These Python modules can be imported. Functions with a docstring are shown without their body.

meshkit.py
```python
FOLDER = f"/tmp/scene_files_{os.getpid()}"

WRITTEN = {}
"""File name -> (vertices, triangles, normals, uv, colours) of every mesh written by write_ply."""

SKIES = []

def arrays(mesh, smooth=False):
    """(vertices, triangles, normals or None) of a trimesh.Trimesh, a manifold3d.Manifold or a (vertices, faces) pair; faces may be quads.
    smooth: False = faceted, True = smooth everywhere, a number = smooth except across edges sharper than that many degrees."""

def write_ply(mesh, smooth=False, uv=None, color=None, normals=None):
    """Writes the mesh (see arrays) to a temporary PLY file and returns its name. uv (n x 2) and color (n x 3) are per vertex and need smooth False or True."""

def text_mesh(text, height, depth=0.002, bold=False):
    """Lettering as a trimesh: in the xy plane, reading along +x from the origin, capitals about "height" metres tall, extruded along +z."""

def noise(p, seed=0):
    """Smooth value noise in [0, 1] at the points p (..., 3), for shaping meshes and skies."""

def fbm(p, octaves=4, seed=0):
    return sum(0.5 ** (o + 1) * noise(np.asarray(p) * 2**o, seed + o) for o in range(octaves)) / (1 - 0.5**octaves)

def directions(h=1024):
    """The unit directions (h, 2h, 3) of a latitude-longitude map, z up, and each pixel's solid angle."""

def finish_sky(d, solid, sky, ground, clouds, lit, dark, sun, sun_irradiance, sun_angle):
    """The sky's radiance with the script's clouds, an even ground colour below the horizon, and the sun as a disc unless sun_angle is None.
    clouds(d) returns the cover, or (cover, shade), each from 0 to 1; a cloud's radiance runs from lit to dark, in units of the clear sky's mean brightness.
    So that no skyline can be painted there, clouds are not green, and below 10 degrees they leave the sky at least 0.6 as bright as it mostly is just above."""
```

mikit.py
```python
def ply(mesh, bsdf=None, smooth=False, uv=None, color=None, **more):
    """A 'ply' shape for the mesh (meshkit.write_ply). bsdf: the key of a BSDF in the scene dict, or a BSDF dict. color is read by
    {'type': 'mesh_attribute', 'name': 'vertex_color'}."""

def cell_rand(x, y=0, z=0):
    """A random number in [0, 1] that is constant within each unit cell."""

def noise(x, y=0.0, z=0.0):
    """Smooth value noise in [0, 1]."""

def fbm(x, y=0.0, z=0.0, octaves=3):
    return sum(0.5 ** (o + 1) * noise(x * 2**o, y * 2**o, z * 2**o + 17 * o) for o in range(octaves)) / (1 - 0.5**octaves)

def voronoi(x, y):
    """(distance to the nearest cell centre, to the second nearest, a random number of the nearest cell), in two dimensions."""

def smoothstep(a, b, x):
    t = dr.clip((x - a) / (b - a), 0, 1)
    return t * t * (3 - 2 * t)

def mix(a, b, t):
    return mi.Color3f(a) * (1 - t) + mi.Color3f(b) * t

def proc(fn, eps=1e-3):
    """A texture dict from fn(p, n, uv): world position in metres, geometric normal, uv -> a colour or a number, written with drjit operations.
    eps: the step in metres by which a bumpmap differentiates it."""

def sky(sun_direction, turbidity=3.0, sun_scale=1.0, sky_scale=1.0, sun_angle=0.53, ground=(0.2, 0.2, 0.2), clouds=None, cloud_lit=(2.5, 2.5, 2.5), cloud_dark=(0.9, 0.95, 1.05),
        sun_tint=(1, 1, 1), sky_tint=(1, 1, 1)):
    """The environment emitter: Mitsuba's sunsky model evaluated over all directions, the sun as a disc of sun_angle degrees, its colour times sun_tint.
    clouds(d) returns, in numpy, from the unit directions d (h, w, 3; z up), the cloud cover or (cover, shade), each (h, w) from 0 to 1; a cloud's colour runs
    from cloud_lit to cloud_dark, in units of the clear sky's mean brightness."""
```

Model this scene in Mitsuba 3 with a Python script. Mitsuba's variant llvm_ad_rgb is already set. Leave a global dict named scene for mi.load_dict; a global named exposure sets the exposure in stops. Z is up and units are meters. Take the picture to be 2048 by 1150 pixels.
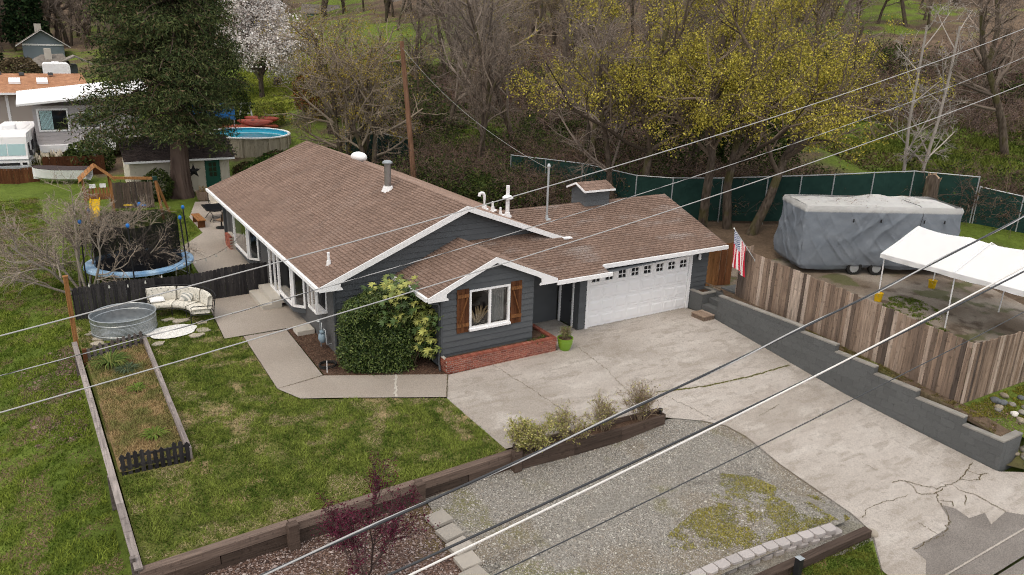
import math, random
import numpy as np, trimesh, mitsuba as mi, drjit as dr
import mikit, meshkit
from mikit import proc, noise, fbm, voronoi, cell_rand, smoothstep, mix
from shapely.geometry import Polygon, LineString, Point, box as sbox
from shapely.ops import unary_union
from shapely.prepared import prep
from scipy.interpolate import RBFInterpolator

scene, labels = {'type': 'scene'}, {}
T = mi.ScalarTransform4f

# ---------------------------------------------------------------- camera, sky, exposure
CAM = np.array([-15.7847, -20.2718, 9.8416])
FWD = np.array([0.50230562, 0.80712888, -0.31021287])
UPV = np.array([0.13886682, 0.2788006, 0.95025588])
scene['camera'] = {'type': 'perspective', 'fov': 68.84, 'fov_axis': 'x', 'near_clip': 0.1, 'far_clip': 2000.0,
                   'to_world': T().look_at(origin=CAM.tolist(), target=(CAM + FWD).tolist(), up=UPV.tolist())}
scene['sky'] = mikit.sky([-0.55, -0.35, 1.0], turbidity=3.0, sun_scale=0.14, sun_angle=24.0, clouds=lambda d: 1.0,
                         cloud_lit=(2.40, 2.40, 2.43))
exposure = 2.35

# ---------------------------------------------------------------- helpers
rng = np.random.default_rng(7)
Z = np.array([0, 0, 1.0])
BOXF = np.array([[0, 2, 1], [0, 3, 2], [4, 5, 6], [4, 6, 7], [0, 1, 5], [0, 5, 4], [1, 2, 6], [1, 6, 5], [2, 3, 7], [2, 7, 6], [3, 0, 4], [3, 4, 7]])

def arr(*a): return np.array(a, float)
def nrm(v):
    v = np.asarray(v, float); return v / np.linalg.norm(v)

class MB:
    """collects pieces into one mesh; every vertex carries a tone (uv) and a colour"""
    def __init__(s): s.V, s.F, s.U, s.C, s.n = [], [], [], [], 0
    def add(s, v, f, t=0.5, t2=0.5, c=(0.5, 0.5, 0.5)):
        v = np.asarray(v, float); f = np.asarray(f, int)
        s.V.append(v); s.F.append(f + s.n); s.n += len(v)
        u = np.empty((len(v), 2)); u[:, 0] = t; u[:, 1] = t2; s.U.append(u)
        s.C.append(np.broadcast_to(np.asarray(c, float), (len(v), 3))); return s
    def hexa(s, p, **k): return s.add(p, BOXF, **k)      # p: 4 bottom (ccw seen from above), 4 top
    def box(s, x0, x1, y0, y1, z0, z1, **k):
        return s.hexa([[x0, y0, z0], [x1, y0, z0], [x1, y1, z0], [x0, y1, z0], [x0, y0, z1], [x1, y0, z1], [x1, y1, z1], [x0, y1, z1]], **k)
    def cbox(s, o, d, rz=0.0, **k):
        x, y, z = np.array(d) / 2
        p = arr([-x, -y, -z], [x, -y, -z], [x, y, -z], [-x, y, -z], [-x, -y, z], [x, -y, z], [x, y, z], [-x, y, z])
        ca, sa = math.cos(rz), math.sin(rz)
        return s.hexa(p @ arr([ca, sa, 0], [-sa, ca, 0], [0, 0, 1]) + np.asarray(o, float), **k)
    def bar(s, a, b, w, h, up=Z, **k):
        a, b = np.asarray(a, float), np.asarray(b, float); d = nrm(b - a)
        r = np.cross(d, up); r = nrm(r) if np.linalg.norm(r) > 1e-6 else arr(1, 0, 0)
        u = np.cross(r, d); r = r * w / 2; u = u * h / 2
        return s.hexa([a - r - u, a + r - u, b + r - u, b - r - u, a - r + u, a + r + u, b + r + u, b - r + u], **k)
    def tube(s, pts, r, n=8, cap=True, **k):
        p = np.asarray(pts, float); r = np.broadcast_to(np.asarray(r, float), (len(p),))
        t = np.gradient(p, axis=0); t /= np.linalg.norm(t, axis=1, keepdims=True) + 1e-12
        ref = arr(0, 0, 1) if abs(t[:, 2]).mean() < 0.8 else arr(1, 0, 0)
        a = np.cross(t, ref); a /= np.linalg.norm(a, axis=1, keepdims=True) + 1e-12
        b = np.cross(t, a); g = np.arange(n) * 2 * np.pi / n
        v = p[:, None] + r[:, None, None] * (np.cos(g)[None, :, None] * a[:, None] + np.sin(g)[None, :, None] * b[:, None])
        m = len(p); i, j = np.meshgrid(np.arange(m - 1), np.arange(n), indexing='ij')
        q0, q1, q2, q3 = i * n + j, i * n + (j + 1) % n, (i + 1) * n + (j + 1) % n, (i + 1) * n + j
        f = np.vstack([np.stack([q0, q2, q1], -1).reshape(-1, 3), np.stack([q0, q3, q2], -1).reshape(-1, 3)])
        v = v.reshape(-1, 3)
        if cap:
            v = np.vstack([v, p[:1], p[-1:]]); c0, c1 = m * n, m * n + 1
            f = np.vstack([f, [[c0, jj, (jj + 1) % n] for jj in range(n)], [[c1, (m - 1) * n + (jj + 1) % n, (m - 1) * n + jj] for jj in range(n)]])
        return s.add(v, f, **k)
    def lathe(s, prof, o=(0, 0, 0), n=24, sx=1.0, sy=1.0, rz=0.0, **k):
        prof = np.asarray(prof, float); g = np.arange(n) * 2 * np.pi / n
        x = prof[:, :1] * np.cos(g) * sx; y = prof[:, :1] * np.sin(g) * sy
        ca, sa = math.cos(rz), math.sin(rz)
        v = np.stack([x * ca - y * sa, x * sa + y * ca, np.repeat(prof[:, 1:], n, 1)], -1).reshape(-1, 3) + np.asarray(o, float)
        m = len(prof); i, j = np.meshgrid(np.arange(m - 1), np.arange(n), indexing='ij')
        q0, q1, q2, q3 = i * n + j, i * n + (j + 1) % n, (i + 1) * n + (j + 1) % n, (i + 1) * n + j
        return s.add(v, np.vstack([np.stack([q0, q1, q2], -1).reshape(-1, 3), np.stack([q0, q2, q3], -1).reshape(-1, 3)]), **k)
    def ball(s, o, r, sub=2, **k):
        m = trimesh.creation.icosphere(sub); return s.add(m.vertices * np.asarray(r, float) + np.asarray(o, float), m.faces, **k)
    def mesh(s, m, **k): return s.add(m.vertices, m.faces, **k)
    def slab(s, poly, o, u, v, w, th, **k):
        """shapely polygon in the (u, v) frame at o, extruded by th along w"""
        for g in getattr(poly, 'geoms', [poly]):
            if g.is_empty or g.geom_type != 'Polygon' or g.area < 1e-5: continue
            m = trimesh.creation.extrude_polygon(g, th, engine='earcut')
            P = m.vertices
            s.add(np.asarray(o) + P[:, :1] * u + P[:, 1:2] * v + P[:, 2:] * w, m.faces, **k)
        return s

def numbered(k):
    if k not in scene and k not in labels: return k
    i = 1
    while f'{k}_{i:03d}' in scene or f'{k}_{i:03d}' in labels: i += 1
    return f'{k}_{i:03d}'

def tag(k, label=None, cat=None, group=None, kind=None):
    d = labels.setdefault(k, {})
    for n, x in (('label', label), ('category', cat), ('group', group), ('kind', kind)):
        if x: d[n] = x
    return k

def thing(name, label, cat, group=None): return tag(numbered(name), label, cat, group)

def put(name, mb, mat, parent=None, smooth=False, to_world=None, label=None, cat=None, group=None, kind=None):
    k = numbered((parent + '__' if parent else '') + name)
    if mb.n == 0: return k
    plain = smooth not in (True, False)      # a smoothing angle splits vertices, so tone and colour are left out
    sh = mikit.ply(trimesh.Trimesh(np.vstack(mb.V), np.vstack(mb.F), process=False), mat, smooth=smooth, uv=None if plain else np.vstack(mb.U), color=None if plain else np.vstack(mb.C))
    if to_world is not None: sh['to_world'] = to_world
    scene[k] = sh
    if label or cat or group or kind: tag(k, label, cat, group, kind)
    return k

def one(name, mat, parent, *a, **k):
    """a single box part"""
    return put(name, MB().box(*a), mat, parent, **k)

# ---------------------------------------------------------------- materials
def mat(name, base, rough=0.8, spec=0.3, two=True, **k):
    c = {'type': 'rgb', 'value': list(base)} if not isinstance(base, dict) else base
    d = {'type': 'principled', 'base_color': c, 'roughness': rough, 'specular': spec, **k}
    scene[name] = {'type': 'twosided', 'b': d} if two else d
    return name

def V3(*c): return mi.Color3f(*c)
def grain(p, s): return noise(p.x * s, p.y * s, p.z * s)

mat('vc_rough', {'type': 'mesh_attribute', 'name': 'vertex_color'}, 0.9, 0.15)
mat('vc_gloss', {'type': 'mesh_attribute', 'name': 'vertex_color'}, 0.38, 0.5)
scene['vc_leaf'] = {'type': 'twosided', 'b': {'type': 'diffuse', 'reflectance': {'type': 'mesh_attribute', 'name': 'vertex_color'}}}
mat('white_paint', (0.83, 0.83, 0.84), 0.5)
mat('pale_concrete', (0.46, 0.43, 0.38), 0.9)
mat('black_metal', (0.02, 0.02, 0.022), 0.45)
mat('dark_inside', (0.05, 0.05, 0.055), 0.9)
mat('curtain', (0.17, 0.18, 0.18), 0.9)
mat('gray_trim', (0.075, 0.082, 0.09), 0.6)
mat('green_glaze', (0.16, 0.30, 0.02), 0.25, 0.6, clearcoat=0.5)
mat('yellow_plastic', (0.62, 0.40, 0.01), 0.45)
mat('rubber', (0.02, 0.02, 0.02), 0.7)
mat('blue_plastic', (0.02, 0.16, 0.50), 0.45)
mat('glass_dark', (0.012, 0.014, 0.016), 0.05, 0.6)
scene['pane'] = {'type': 'thindielectric', 'int_ior': 1.5}
scene['galvanized'] = {'type': 'twosided', 'b': {'type': 'principled', 'base_color': proc(lambda p, n, uv: mix((0.30, 0.33, 0.35), (0.46, 0.49, 0.51), noise(p.x * 9, p.y * 9, p.z * 9))), 'metallic': 0.75, 'roughness': 0.42}}
mat('metal_pole', (0.50, 0.53, 0.55), 0.4, 0.5, metallic=0.6)

def f_shingle(p, n, uv):
    g = grain(p, 55.0); h = fbm(p.x * 1.3, p.y * 1.3, p.z * 1.3)
    c = mix((0.135, 0.093, 0.073), (0.275, 0.192, 0.155), dr.clip(uv.x * 0.75 + (h - 0.5) * 0.6 + 0.12, 0, 1))
    worn = smoothstep(0.52, 0.78, fbm(p.x * 0.8 + 9, p.y * 2.2, p.z, 4)) * uv.y * smoothstep(0.25, 0.6, g)
    return mix(c, (0.34, 0.31, 0.295), worn * 0.6) * (0.72 + 0.56 * g)
mat('shingle', proc(f_shingle), 0.95, 0.1)

def f_siding(p, n, uv):
    return mix((0.076, 0.083, 0.090), (0.098, 0.106, 0.114), fbm(p.x * 2, p.y * 2, p.z * 6)) * (0.94 + 0.12 * uv.x)
mat('siding', proc(f_siding), 0.6, 0.3)
mat('stucco', proc(lambda p, n, uv: mix((0.088, 0.088, 0.09), (0.115, 0.113, 0.112), grain(p, 22.0))), 0.9, 0.1)
mat('block_paint', proc(lambda p, n, uv: mix((0.092, 0.096, 0.097), (0.128, 0.132, 0.133), grain(p, 40.0)) * (0.93 + 0.14 * uv.x)), 0.8, 0.15)
mat('block_cap', proc(lambda p, n, uv: mix((0.19, 0.185, 0.17), (0.33, 0.31, 0.28), fbm(p.x * 5, p.y * 5, p.z * 5)) * (0.9 + 0.2 * uv.x)), 0.9, 0.1)

def crackline(x, y, w):
    a, b, _ = voronoi(x, y); return 1 - smoothstep(0.0, w, b - a)
def f_drive(p, n, uv):
    x, y = p.x, p.y
    big = fbm(x * 0.35 + 3, y * 0.8, 0.0, 4); st = fbm(x * 0.9 + 0.5 * noise(x * 2, y * 2), y * 2.6, 3.0, 4); g = noise(x * 45, y * 45)
    c = mix((0.335, 0.305, 0.270), (0.41, 0.38, 0.345), smoothstep(0.3, 0.72, big))
    c = mix(c, (0.47, 0.445, 0.41), smoothstep(0.5, 0.75, st) * 0.6)
    c = mix(c, (0.27, 0.24, 0.205), smoothstep(0.5, 0.75, fbm(x * 2.2 + 1.2 * noise(x * 3, y * 3), y * 6.0, 8.0, 4)) * 0.55)
    c = mix(c, (0.24, 0.215, 0.185), smoothstep(0.66, 0.8, fbm(x * 7, y * 7, 2.0, 3)) * 0.35)
    return c * V3(1.015, 0.995, 0.99) * (0.84 + 0.32 * g)
mat('drive_concrete', proc(f_drive), 0.9, 0.15)
def f_walk(p, n, uv):
    g = noise(p.x * 60, p.y * 60); h = fbm(p.x * 0.8, p.y * 0.8, 2.0, 4)
    return mix((0.29, 0.25, 0.212), (0.375, 0.332, 0.29), h) * (0.84 + 0.3 * g)
mat('walk_concrete', proc(f_walk), 0.9, 0.1)
def f_oldslab(p, n, uv):
    g = noise(p.x * 30, p.y * 30); h = fbm(p.x * 0.5, p.y * 0.5, 5.0, 5); k = fbm(p.x * 1.4 + 7, p.y * 1.4, 1.0, 4)
    c = mix((0.15, 0.118, 0.09), (0.27, 0.235, 0.20), smoothstep(0.3, 0.7, h))
    c = mix(c, (0.085, 0.062, 0.045), smoothstep(0.55, 0.75, k) * 0.8)
    c = mix(c, (0.075, 0.085, 0.03), smoothstep(0.6, 0.72, fbm(p.x * 0.9, p.y * 0.9, 12.0, 4)) * 0.7)
    return c * (0.85 + 0.3 * g)
mat('old_slab', proc(f_oldslab), 0.9, 0.1)
def f_asphalt(p, n, uv):
    g = noise(p.x * 70, p.y * 70); h = fbm(p.x * 1.1, p.y * 1.1, 2.0, 4)
    return mix((0.155, 0.138, 0.125), (0.25, 0.228, 0.21), h) * (0.7 + 0.6 * g)
mat('asphalt', proc(f_asphalt), 0.95, 0.1)
def f_gravel(p, n, uv):
    a, b, w = voronoi(p.x * 38, p.y * 38); h = fbm(p.x * 0.6, p.y * 0.6, 6.0, 4)
    c = mix((0.15, 0.14, 0.123), (0.33, 0.312, 0.28), w) * (0.6 + 0.4 * smoothstep(0.0, 0.25, b - a))
    dirt = smoothstep(0.55, 0.72, h); moss = smoothstep(0.58, 0.78, fbm(p.x * 1.2 + 5, p.y * 1.2, 1.0, 4))
    c = mix(c, (0.17, 0.13, 0.08), dirt * 0.5); return mix(c, (0.13, 0.125, 0.03), moss * 0.6)
mat('gravel_mat', proc(f_gravel), 0.95, 0.1)
def f_mulch(p, n, uv):
    a, b, w = voronoi(p.x * 30, p.y * 46)
    c = mix((0.075, 0.045, 0.034), (0.27, 0.18, 0.145), w * w) * (0.5 + 0.5 * smoothstep(0.0, 0.25, b - a))
    return mix(c, (0.14, 0.12, 0.045), smoothstep(0.55, 0.75, fbm(p.x * 0.9, p.y * 0.9, 3.0, 4)) * 0.6)
mat('mulch_mat', proc(f_mulch), 0.95, 0.1)
def f_soil(p, n, uv):
    g = grain(p, 30.0); return mix((0.05, 0.03, 0.022), (0.13, 0.085, 0.06), g * fbm(p.x * 3, p.y * 3, 1.0) * 1.8)
mat('soil', proc(f_soil), 0.95, 0.1)
def f_lawn(p, n, uv):
    h = fbm(p.x * 0.55, p.y * 0.55, 1.0, 4); k = fbm(p.x * 1.9, p.y * 1.9, 4.0, 4); g = noise(p.x * 45, p.y * 45)
    c = mix((0.07, 0.085, 0.02), (0.14, 0.15, 0.04), k)
    return mix(c, (0.30, 0.225, 0.125), smoothstep(0.52, 0.74, h * 0.4 + k * 0.6)) * (0.6 + 0.8 * g)
mat('lawn_mat', proc(f_lawn), 0.95, 0.05)
def f_hill(p, n, uv):
    h = fbm(p.x * 0.06, p.y * 0.06, 1.0, 5); k = fbm(p.x * 0.5, p.y * 0.5, 4.0, 5); g = noise(p.x * 9, p.y * 9, p.z * 9); g2 = noise(p.x * 38, p.y * 38)
    grass = mix((0.055, 0.085, 0.016), (0.13, 0.17, 0.032), k)
    litter = mix((0.065, 0.047, 0.034), (0.165, 0.12, 0.085), k)
    return mix(litter, grass, smoothstep(0.40, 0.56, h * 0.55 + k * 0.3 + uv.x * 0.5 - 0.16)) * (0.55 + 0.5 * g + 0.4 * g2)
mat('hill_mat', proc(f_hill), 0.95, 0.05)

def wood(name, stops, rough=0.85, ax='z'):
    a, b, c = stops
    def f(p, n, uv):
        q = (p.x * 38, p.y * 38, p.z * 2.2) if ax == 'z' else (p.x * 2.5, p.y * 38, p.z * 38) if ax == 'x' else (p.x * 38, p.y * 2.5, p.z * 38)
        gr = noise(q[0] + uv.x * 31, q[1], q[2]); kn = smoothstep(0.74, 0.86, noise(p.x * 17 + uv.x * 57, p.y * 17, p.z * 9))
        t = uv.x
        col = dr.select(t < 0.5, mix(a, b, t * 2), mix(b, c, t * 2 - 1))
        return col * (0.66 + 0.68 * gr) * (1 - 0.28 * kn)
    return mat(name, proc(f), rough, 0.15)
wood('fence_wood', ((0.085, 0.066, 0.056), (0.25, 0.180, 0.135), (0.43, 0.35, 0.29)))
wood('black_wood', ((0.016, 0.015, 0.017), (0.032, 0.030, 0.032), (0.058, 0.054, 0.054)))
wood('tie_wood_x', ((0.035, 0.026, 0.021), (0.115, 0.082, 0.066), (0.24, 0.185, 0.155)), ax='x')
wood('gray_wood_y', ((0.10, 0.085, 0.078), (0.22, 0.19, 0.18), (0.33, 0.29, 0.27)), ax='y')
wood('brown_wood', ((0.052, 0.019, 0.009), (0.135, 0.055, 0.024), (0.33, 0.16, 0.06)))
def f_brick(p, n, uv):
    g = grain(p, 60.0); h = grain(p, 16.0)
    c = mix((0.14, 0.043, 0.032), (0.37, 0.125, 0.085), uv.x); c = mix(c, (0.36, 0.22, 0.18), smoothstep(0.62, 0.85, h) * 0.5)
    return c * (0.75 + 0.5 * g)
mat('brick_mat', proc(f_brick), 0.9, 0.1)
def f_bark(p, n, uv):
    r = noise(p.x * 16, p.y * 16, p.z * 3.0); m = smoothstep(0.52, 0.7, fbm(p.x * 2, p.y * 2, p.z * 1.1, 3))
    c = mix((0.045, 0.034, 0.027), (0.155, 0.125, 0.10), r); return mix(c, (0.085, 0.085, 0.022), m * uv.x)
mat('bark', proc(f_bark), 0.95, 0.05)

# ---------------------------------------------------------------- ground levels
def D(y): return np.interp(y, [-40, -13.9, -12.0, -9.7, -7.2, -5.0, -3.0, -1.5, 0], [-1.15, -1.10, -1.0, -0.87, -0.70, -0.44, -0.18, 0, 0])
def z_drive(x, y):
    x = np.asarray(x, float); k = np.clip((x + 7) / 7.0, 0, 1); k = k * k * (3 - 2 * k)
    s = np.clip((-np.asarray(y, float) - 5.6) / 1.5, 0, 1)
    return D(y) * (1 - (1 - s) * (1 - k) * 0.60)
def z_lawn(x, y): return np.interp(y, [-6.2, -2.0, 12], [-0.20, -0.03, 0.0]) + 0 * np.asarray(x)
def z_lot(x, y): return np.interp(y, [-13, -11, -7, -4, 0, 6], [-0.6, 0.1, 0.38, 0.6, 0.66, 0.75]) + 0 * np.asarray(x)
def z_strip(x, y): return np.interp(y, [-13.2, -12.2, -10.4, -6, -1.5, 0], [-0.75, -0.28, 0.17, 0.56, 0.88, 0.92]) + 0 * np.asarray(x)
# ================================================================ SETTING
CTRL = [(37.7, 8.5, 3.7), (37.4, 16.3, 4.2), (32.5, 21.9, 4.2), (27.0, 27.6, 3.7), (21.1, 33.7, 3.7), (16.7, 43.8, 3.3), (3.8, 29.1, 1.3), (68.4, 19.7, 8.3), (70.6, 31.1, 9.4),
 (61.1, 40.6, 8.9), (47.3, 51.2, 7.8), (33.0, 62.4, 7.3), (22.3, 68.5, 5.8),  (120.5, 47.0, 18.8), (106.9, 68.5, 20.3), (80.8, 90.7, 19.7), (52.2, 114.0, 18.2),
 (31.0, 138.5, 15.1),  (-1.5, 44.4, 1.6), (-4.8, 41.5, 1.0), (0.6, 46.1, 2.3), (-0.3, 49.5, 3.0), (3.9, 61.8, 3.7), (6.6, 65.4, 4.8), (-3.5, 38.5, 1.2), (-1.0, 36.5, 1.2), (2.5, 37.6, 1.5),(5.1,46.3,3.2),(8.6,65.2,5.6),(13.3,73.0,7.0),(19.6,81.8,9.3), (-7.6, 57.9, 0.8), (-13.2, 71.2, 0.5), (-19.9, 77.8, 0.5),
 (-11.6, 104.2, 3.4), (-14, 86, 3.4), (-14, 95, 3.4), (-20.5, 116.5, 4.0), (-14.5, 132, 5.0), (-8.6, 160.0, 7.1), (-21.3, 181.3, 9.5), (4.7, 153.0, 10.4), (12.9, 122.6, 9.0), (-20.5, 262.6, 29.0), (42.3, 224.3, 31.1), (108.7, 185.4, 37.4),
 (171.9, 133.6, 37.1), (202.5, 88.9, 34.9), (-17.2, 43.9, 0.3), (35.1, 2.7, 3.6),
 # behind the garage and the lot
 (22.5, -1.4, 1.7), (25, -5, 1.6), (30, -12, 1.2), (14.6, 7.6, 1.0), (11.8, 8.5, 1.0), (10.3, 14.3, 1.0), (8.1, 18.7, 1.0), (5.2, 27, 1.1), (2.6, 32.7, 0.9), (18.3, 3.0, 1.45), (19.0, -3.0, 0.75), (15, 1.5, 0.72), (9, 4, 0.72),
 (12, -4, 0.35), (10, -9, 0.0), (17, -9, 0.25), (9, 0, 0.4), (16, -4, 0.4), (22, -8, 0.8), (22, -12.5, -0.5), (14, -12.5, -0.6), (9, -12.5, -0.8),
 # under the sheets round the house
 (6, -12.5, -1.2), (5.6, -8, -1.5), (5.6, -2, -0.8), (5.0, -10.5, -1.5), (6.2, -11, -1.2), (5.2, -5, -1.1), (0, -13, -1.3), (-8, -13, -1.3), (0, -6, -1.0), (-8, -8, -1.2), (-12, -3, -0.6), (-14, 4, -0.4), (-10, 8, -0.3), (-4, 4, -0.4), (2, 4, -0.3), (4, -3, -0.5), (-4, -4, -0.6),
 (-14.5, -8, -1.1), (-15.3, -10, -1.15), (-13, -13.5, -1.3), (-2, 12, -0.2), (-8, 13, -0.03), (-12, 13, -0.03), (-15, 12, -0.05), (-9, 22, -0.03), (-14, 24, -0.03), (-6, 32, -0.03), (-11, 33, -0.03), (3, 14, 0.2), (0, 22, 0.1),
 # the slope on the left
 (-16.0, -6, -0.85), (-16.2, 0, -0.62), (-16.3, 6.5, -0.38), (-17.8, -6, -1.75), (-17.9, 0, -1.35), (-18.0, 6, -0.95), (-18.6, 12, -0.45), (-18.5, 20, -0.1), (-18.6, 32, 0.1), (-17, 10, -0.25), (-20.5, -4, -2.6), (-24, 6, -2.6), (-24, 16, -1.6),
 (-24, 30, -0.2), (-34, 30, -0.4), (-34, 5, -4.5), (-30, -12, -3.5), (-20, -14, -1.9), (-34, 60, 0.3), (-50, 90, 2), (-60, 150, 9),
 # the street
 (-40, -16, -1.5), (0, -16, -1.5), (40, -16, -1.5), (0, -40, -1.6), (60, -40, -1.6), (-60, -40, -2.5), (60, -14, 0.5), (90, 10, 8), (200, -60, 20), (-90, 60, 3), (-120, 250, 30)]
CTRL = np.array(CTRL, float)
_rbf = RBFInterpolator(CTRL[:, :2], CTRL[:, 2], kernel='linear', neighbors=40, smoothing=0.02)
gx = np.unique(np.concatenate([np.arange(-20, 30, 0.7), np.arange(-60, -20, 3.0), np.arange(30, 110, 2.5), np.arange(110, 260, 10), np.arange(-160, -60, 10)]))
gy = np.unique(np.concatenate([np.arange(-16, 34, 0.7), np.arange(34, 110, 2.5), np.arange(110, 300, 8), np.arange(-60, -16, 6.0)]))
GX, GY = np.meshgrid(gx, gy, indexing='ij')
GZ = _rbf(np.stack([GX.ravel(), GY.ravel()], 1)).reshape(GX.shape)
far = np.clip((np.hypot(GX + 2, GY - 5) - 26) / 20, 0, 1)
GZ = GZ + far * 1.3 * (meshkit.fbm(np.stack([GX / 9, GY / 9, GX * 0], -1), 4, 3) - 0.5) + np.where(GX < -16.3, 0.22, 0) * (meshkit.fbm(np.stack([GX, GY, GX * 0], -1), 3, 5) - 0.5)
from scipy.interpolate import RegularGridInterpolator
_reg = RegularGridInterpolator((gx, gy), GZ, bounds_error=False, fill_value=0.0)
def H(x, y): return _reg(np.stack(np.broadcast_arrays(np.asarray(x, float), np.asarray(y, float)), -1))
# how grassy: open grass on the right slope, behind the pool and on the left slope, leaf litter under the trees
def grassy(x, y):
    t = 0.42 - 0.16 * np.clip((np.hypot(x + 2, y - 5) - 30) / 12, 0, 1)
    for cx, cy, r, a in ((48, 9, 15, 0.36), (36, 4, 8, 0.36), (14, 86, 20, 0.9), (21, 35, 7, 0.4), (40, 36, 10, 0.25), (-18.5, 10, 9, 0.35), (-19, -4, 9, 0.25), (-8, 22, 9, 0.9), (4, 66, 8, 0.7), (0, 50, 9, 0.6), (11, 29, 5, 0.5), (24.5, -2, 4, 0.5),
                          (12, 34, 4, .26), (15, 41, 4, .3), (20, 48, 5, .34), (29, 60, 7, .35), (45, 30, 6, .3), (13, 3, 6, -0.5), (8, 13, 6, -0.45), (6, 22, 5, -0.4), (24, 18, 8, -0.25), (-14, 30, 3, -0.15), (-18, 36, 5, 0.4), (-17.0, 4.5, 1.3, -0.5), (-17.0, 2.2, 1.0, -.4), (16, -1, 6, -0.35)):
        t = t + a * np.exp(-((x - cx) ** 2 + (y - cy) ** 2) / r ** 2)
    return np.clip(t, 0, 1)
n0, n1 = GX.shape
ii, jj = np.meshgrid(np.arange(n0 - 1), np.arange(n1 - 1), indexing='ij')
q = (ii * n1 + jj).ravel()
GF = np.vstack([np.stack([q, q + n1, q + n1 + 1], 1), np.stack([q, q + n1 + 1, q + 1], 1)])
ground = MB().add(np.stack([GX, GY, GZ], -1).reshape(-1, 3), GF, t=grassy(GX, GY).ravel())
put('hillside', ground, 'hill_mat', smooth=True, kind='structure')

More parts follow.
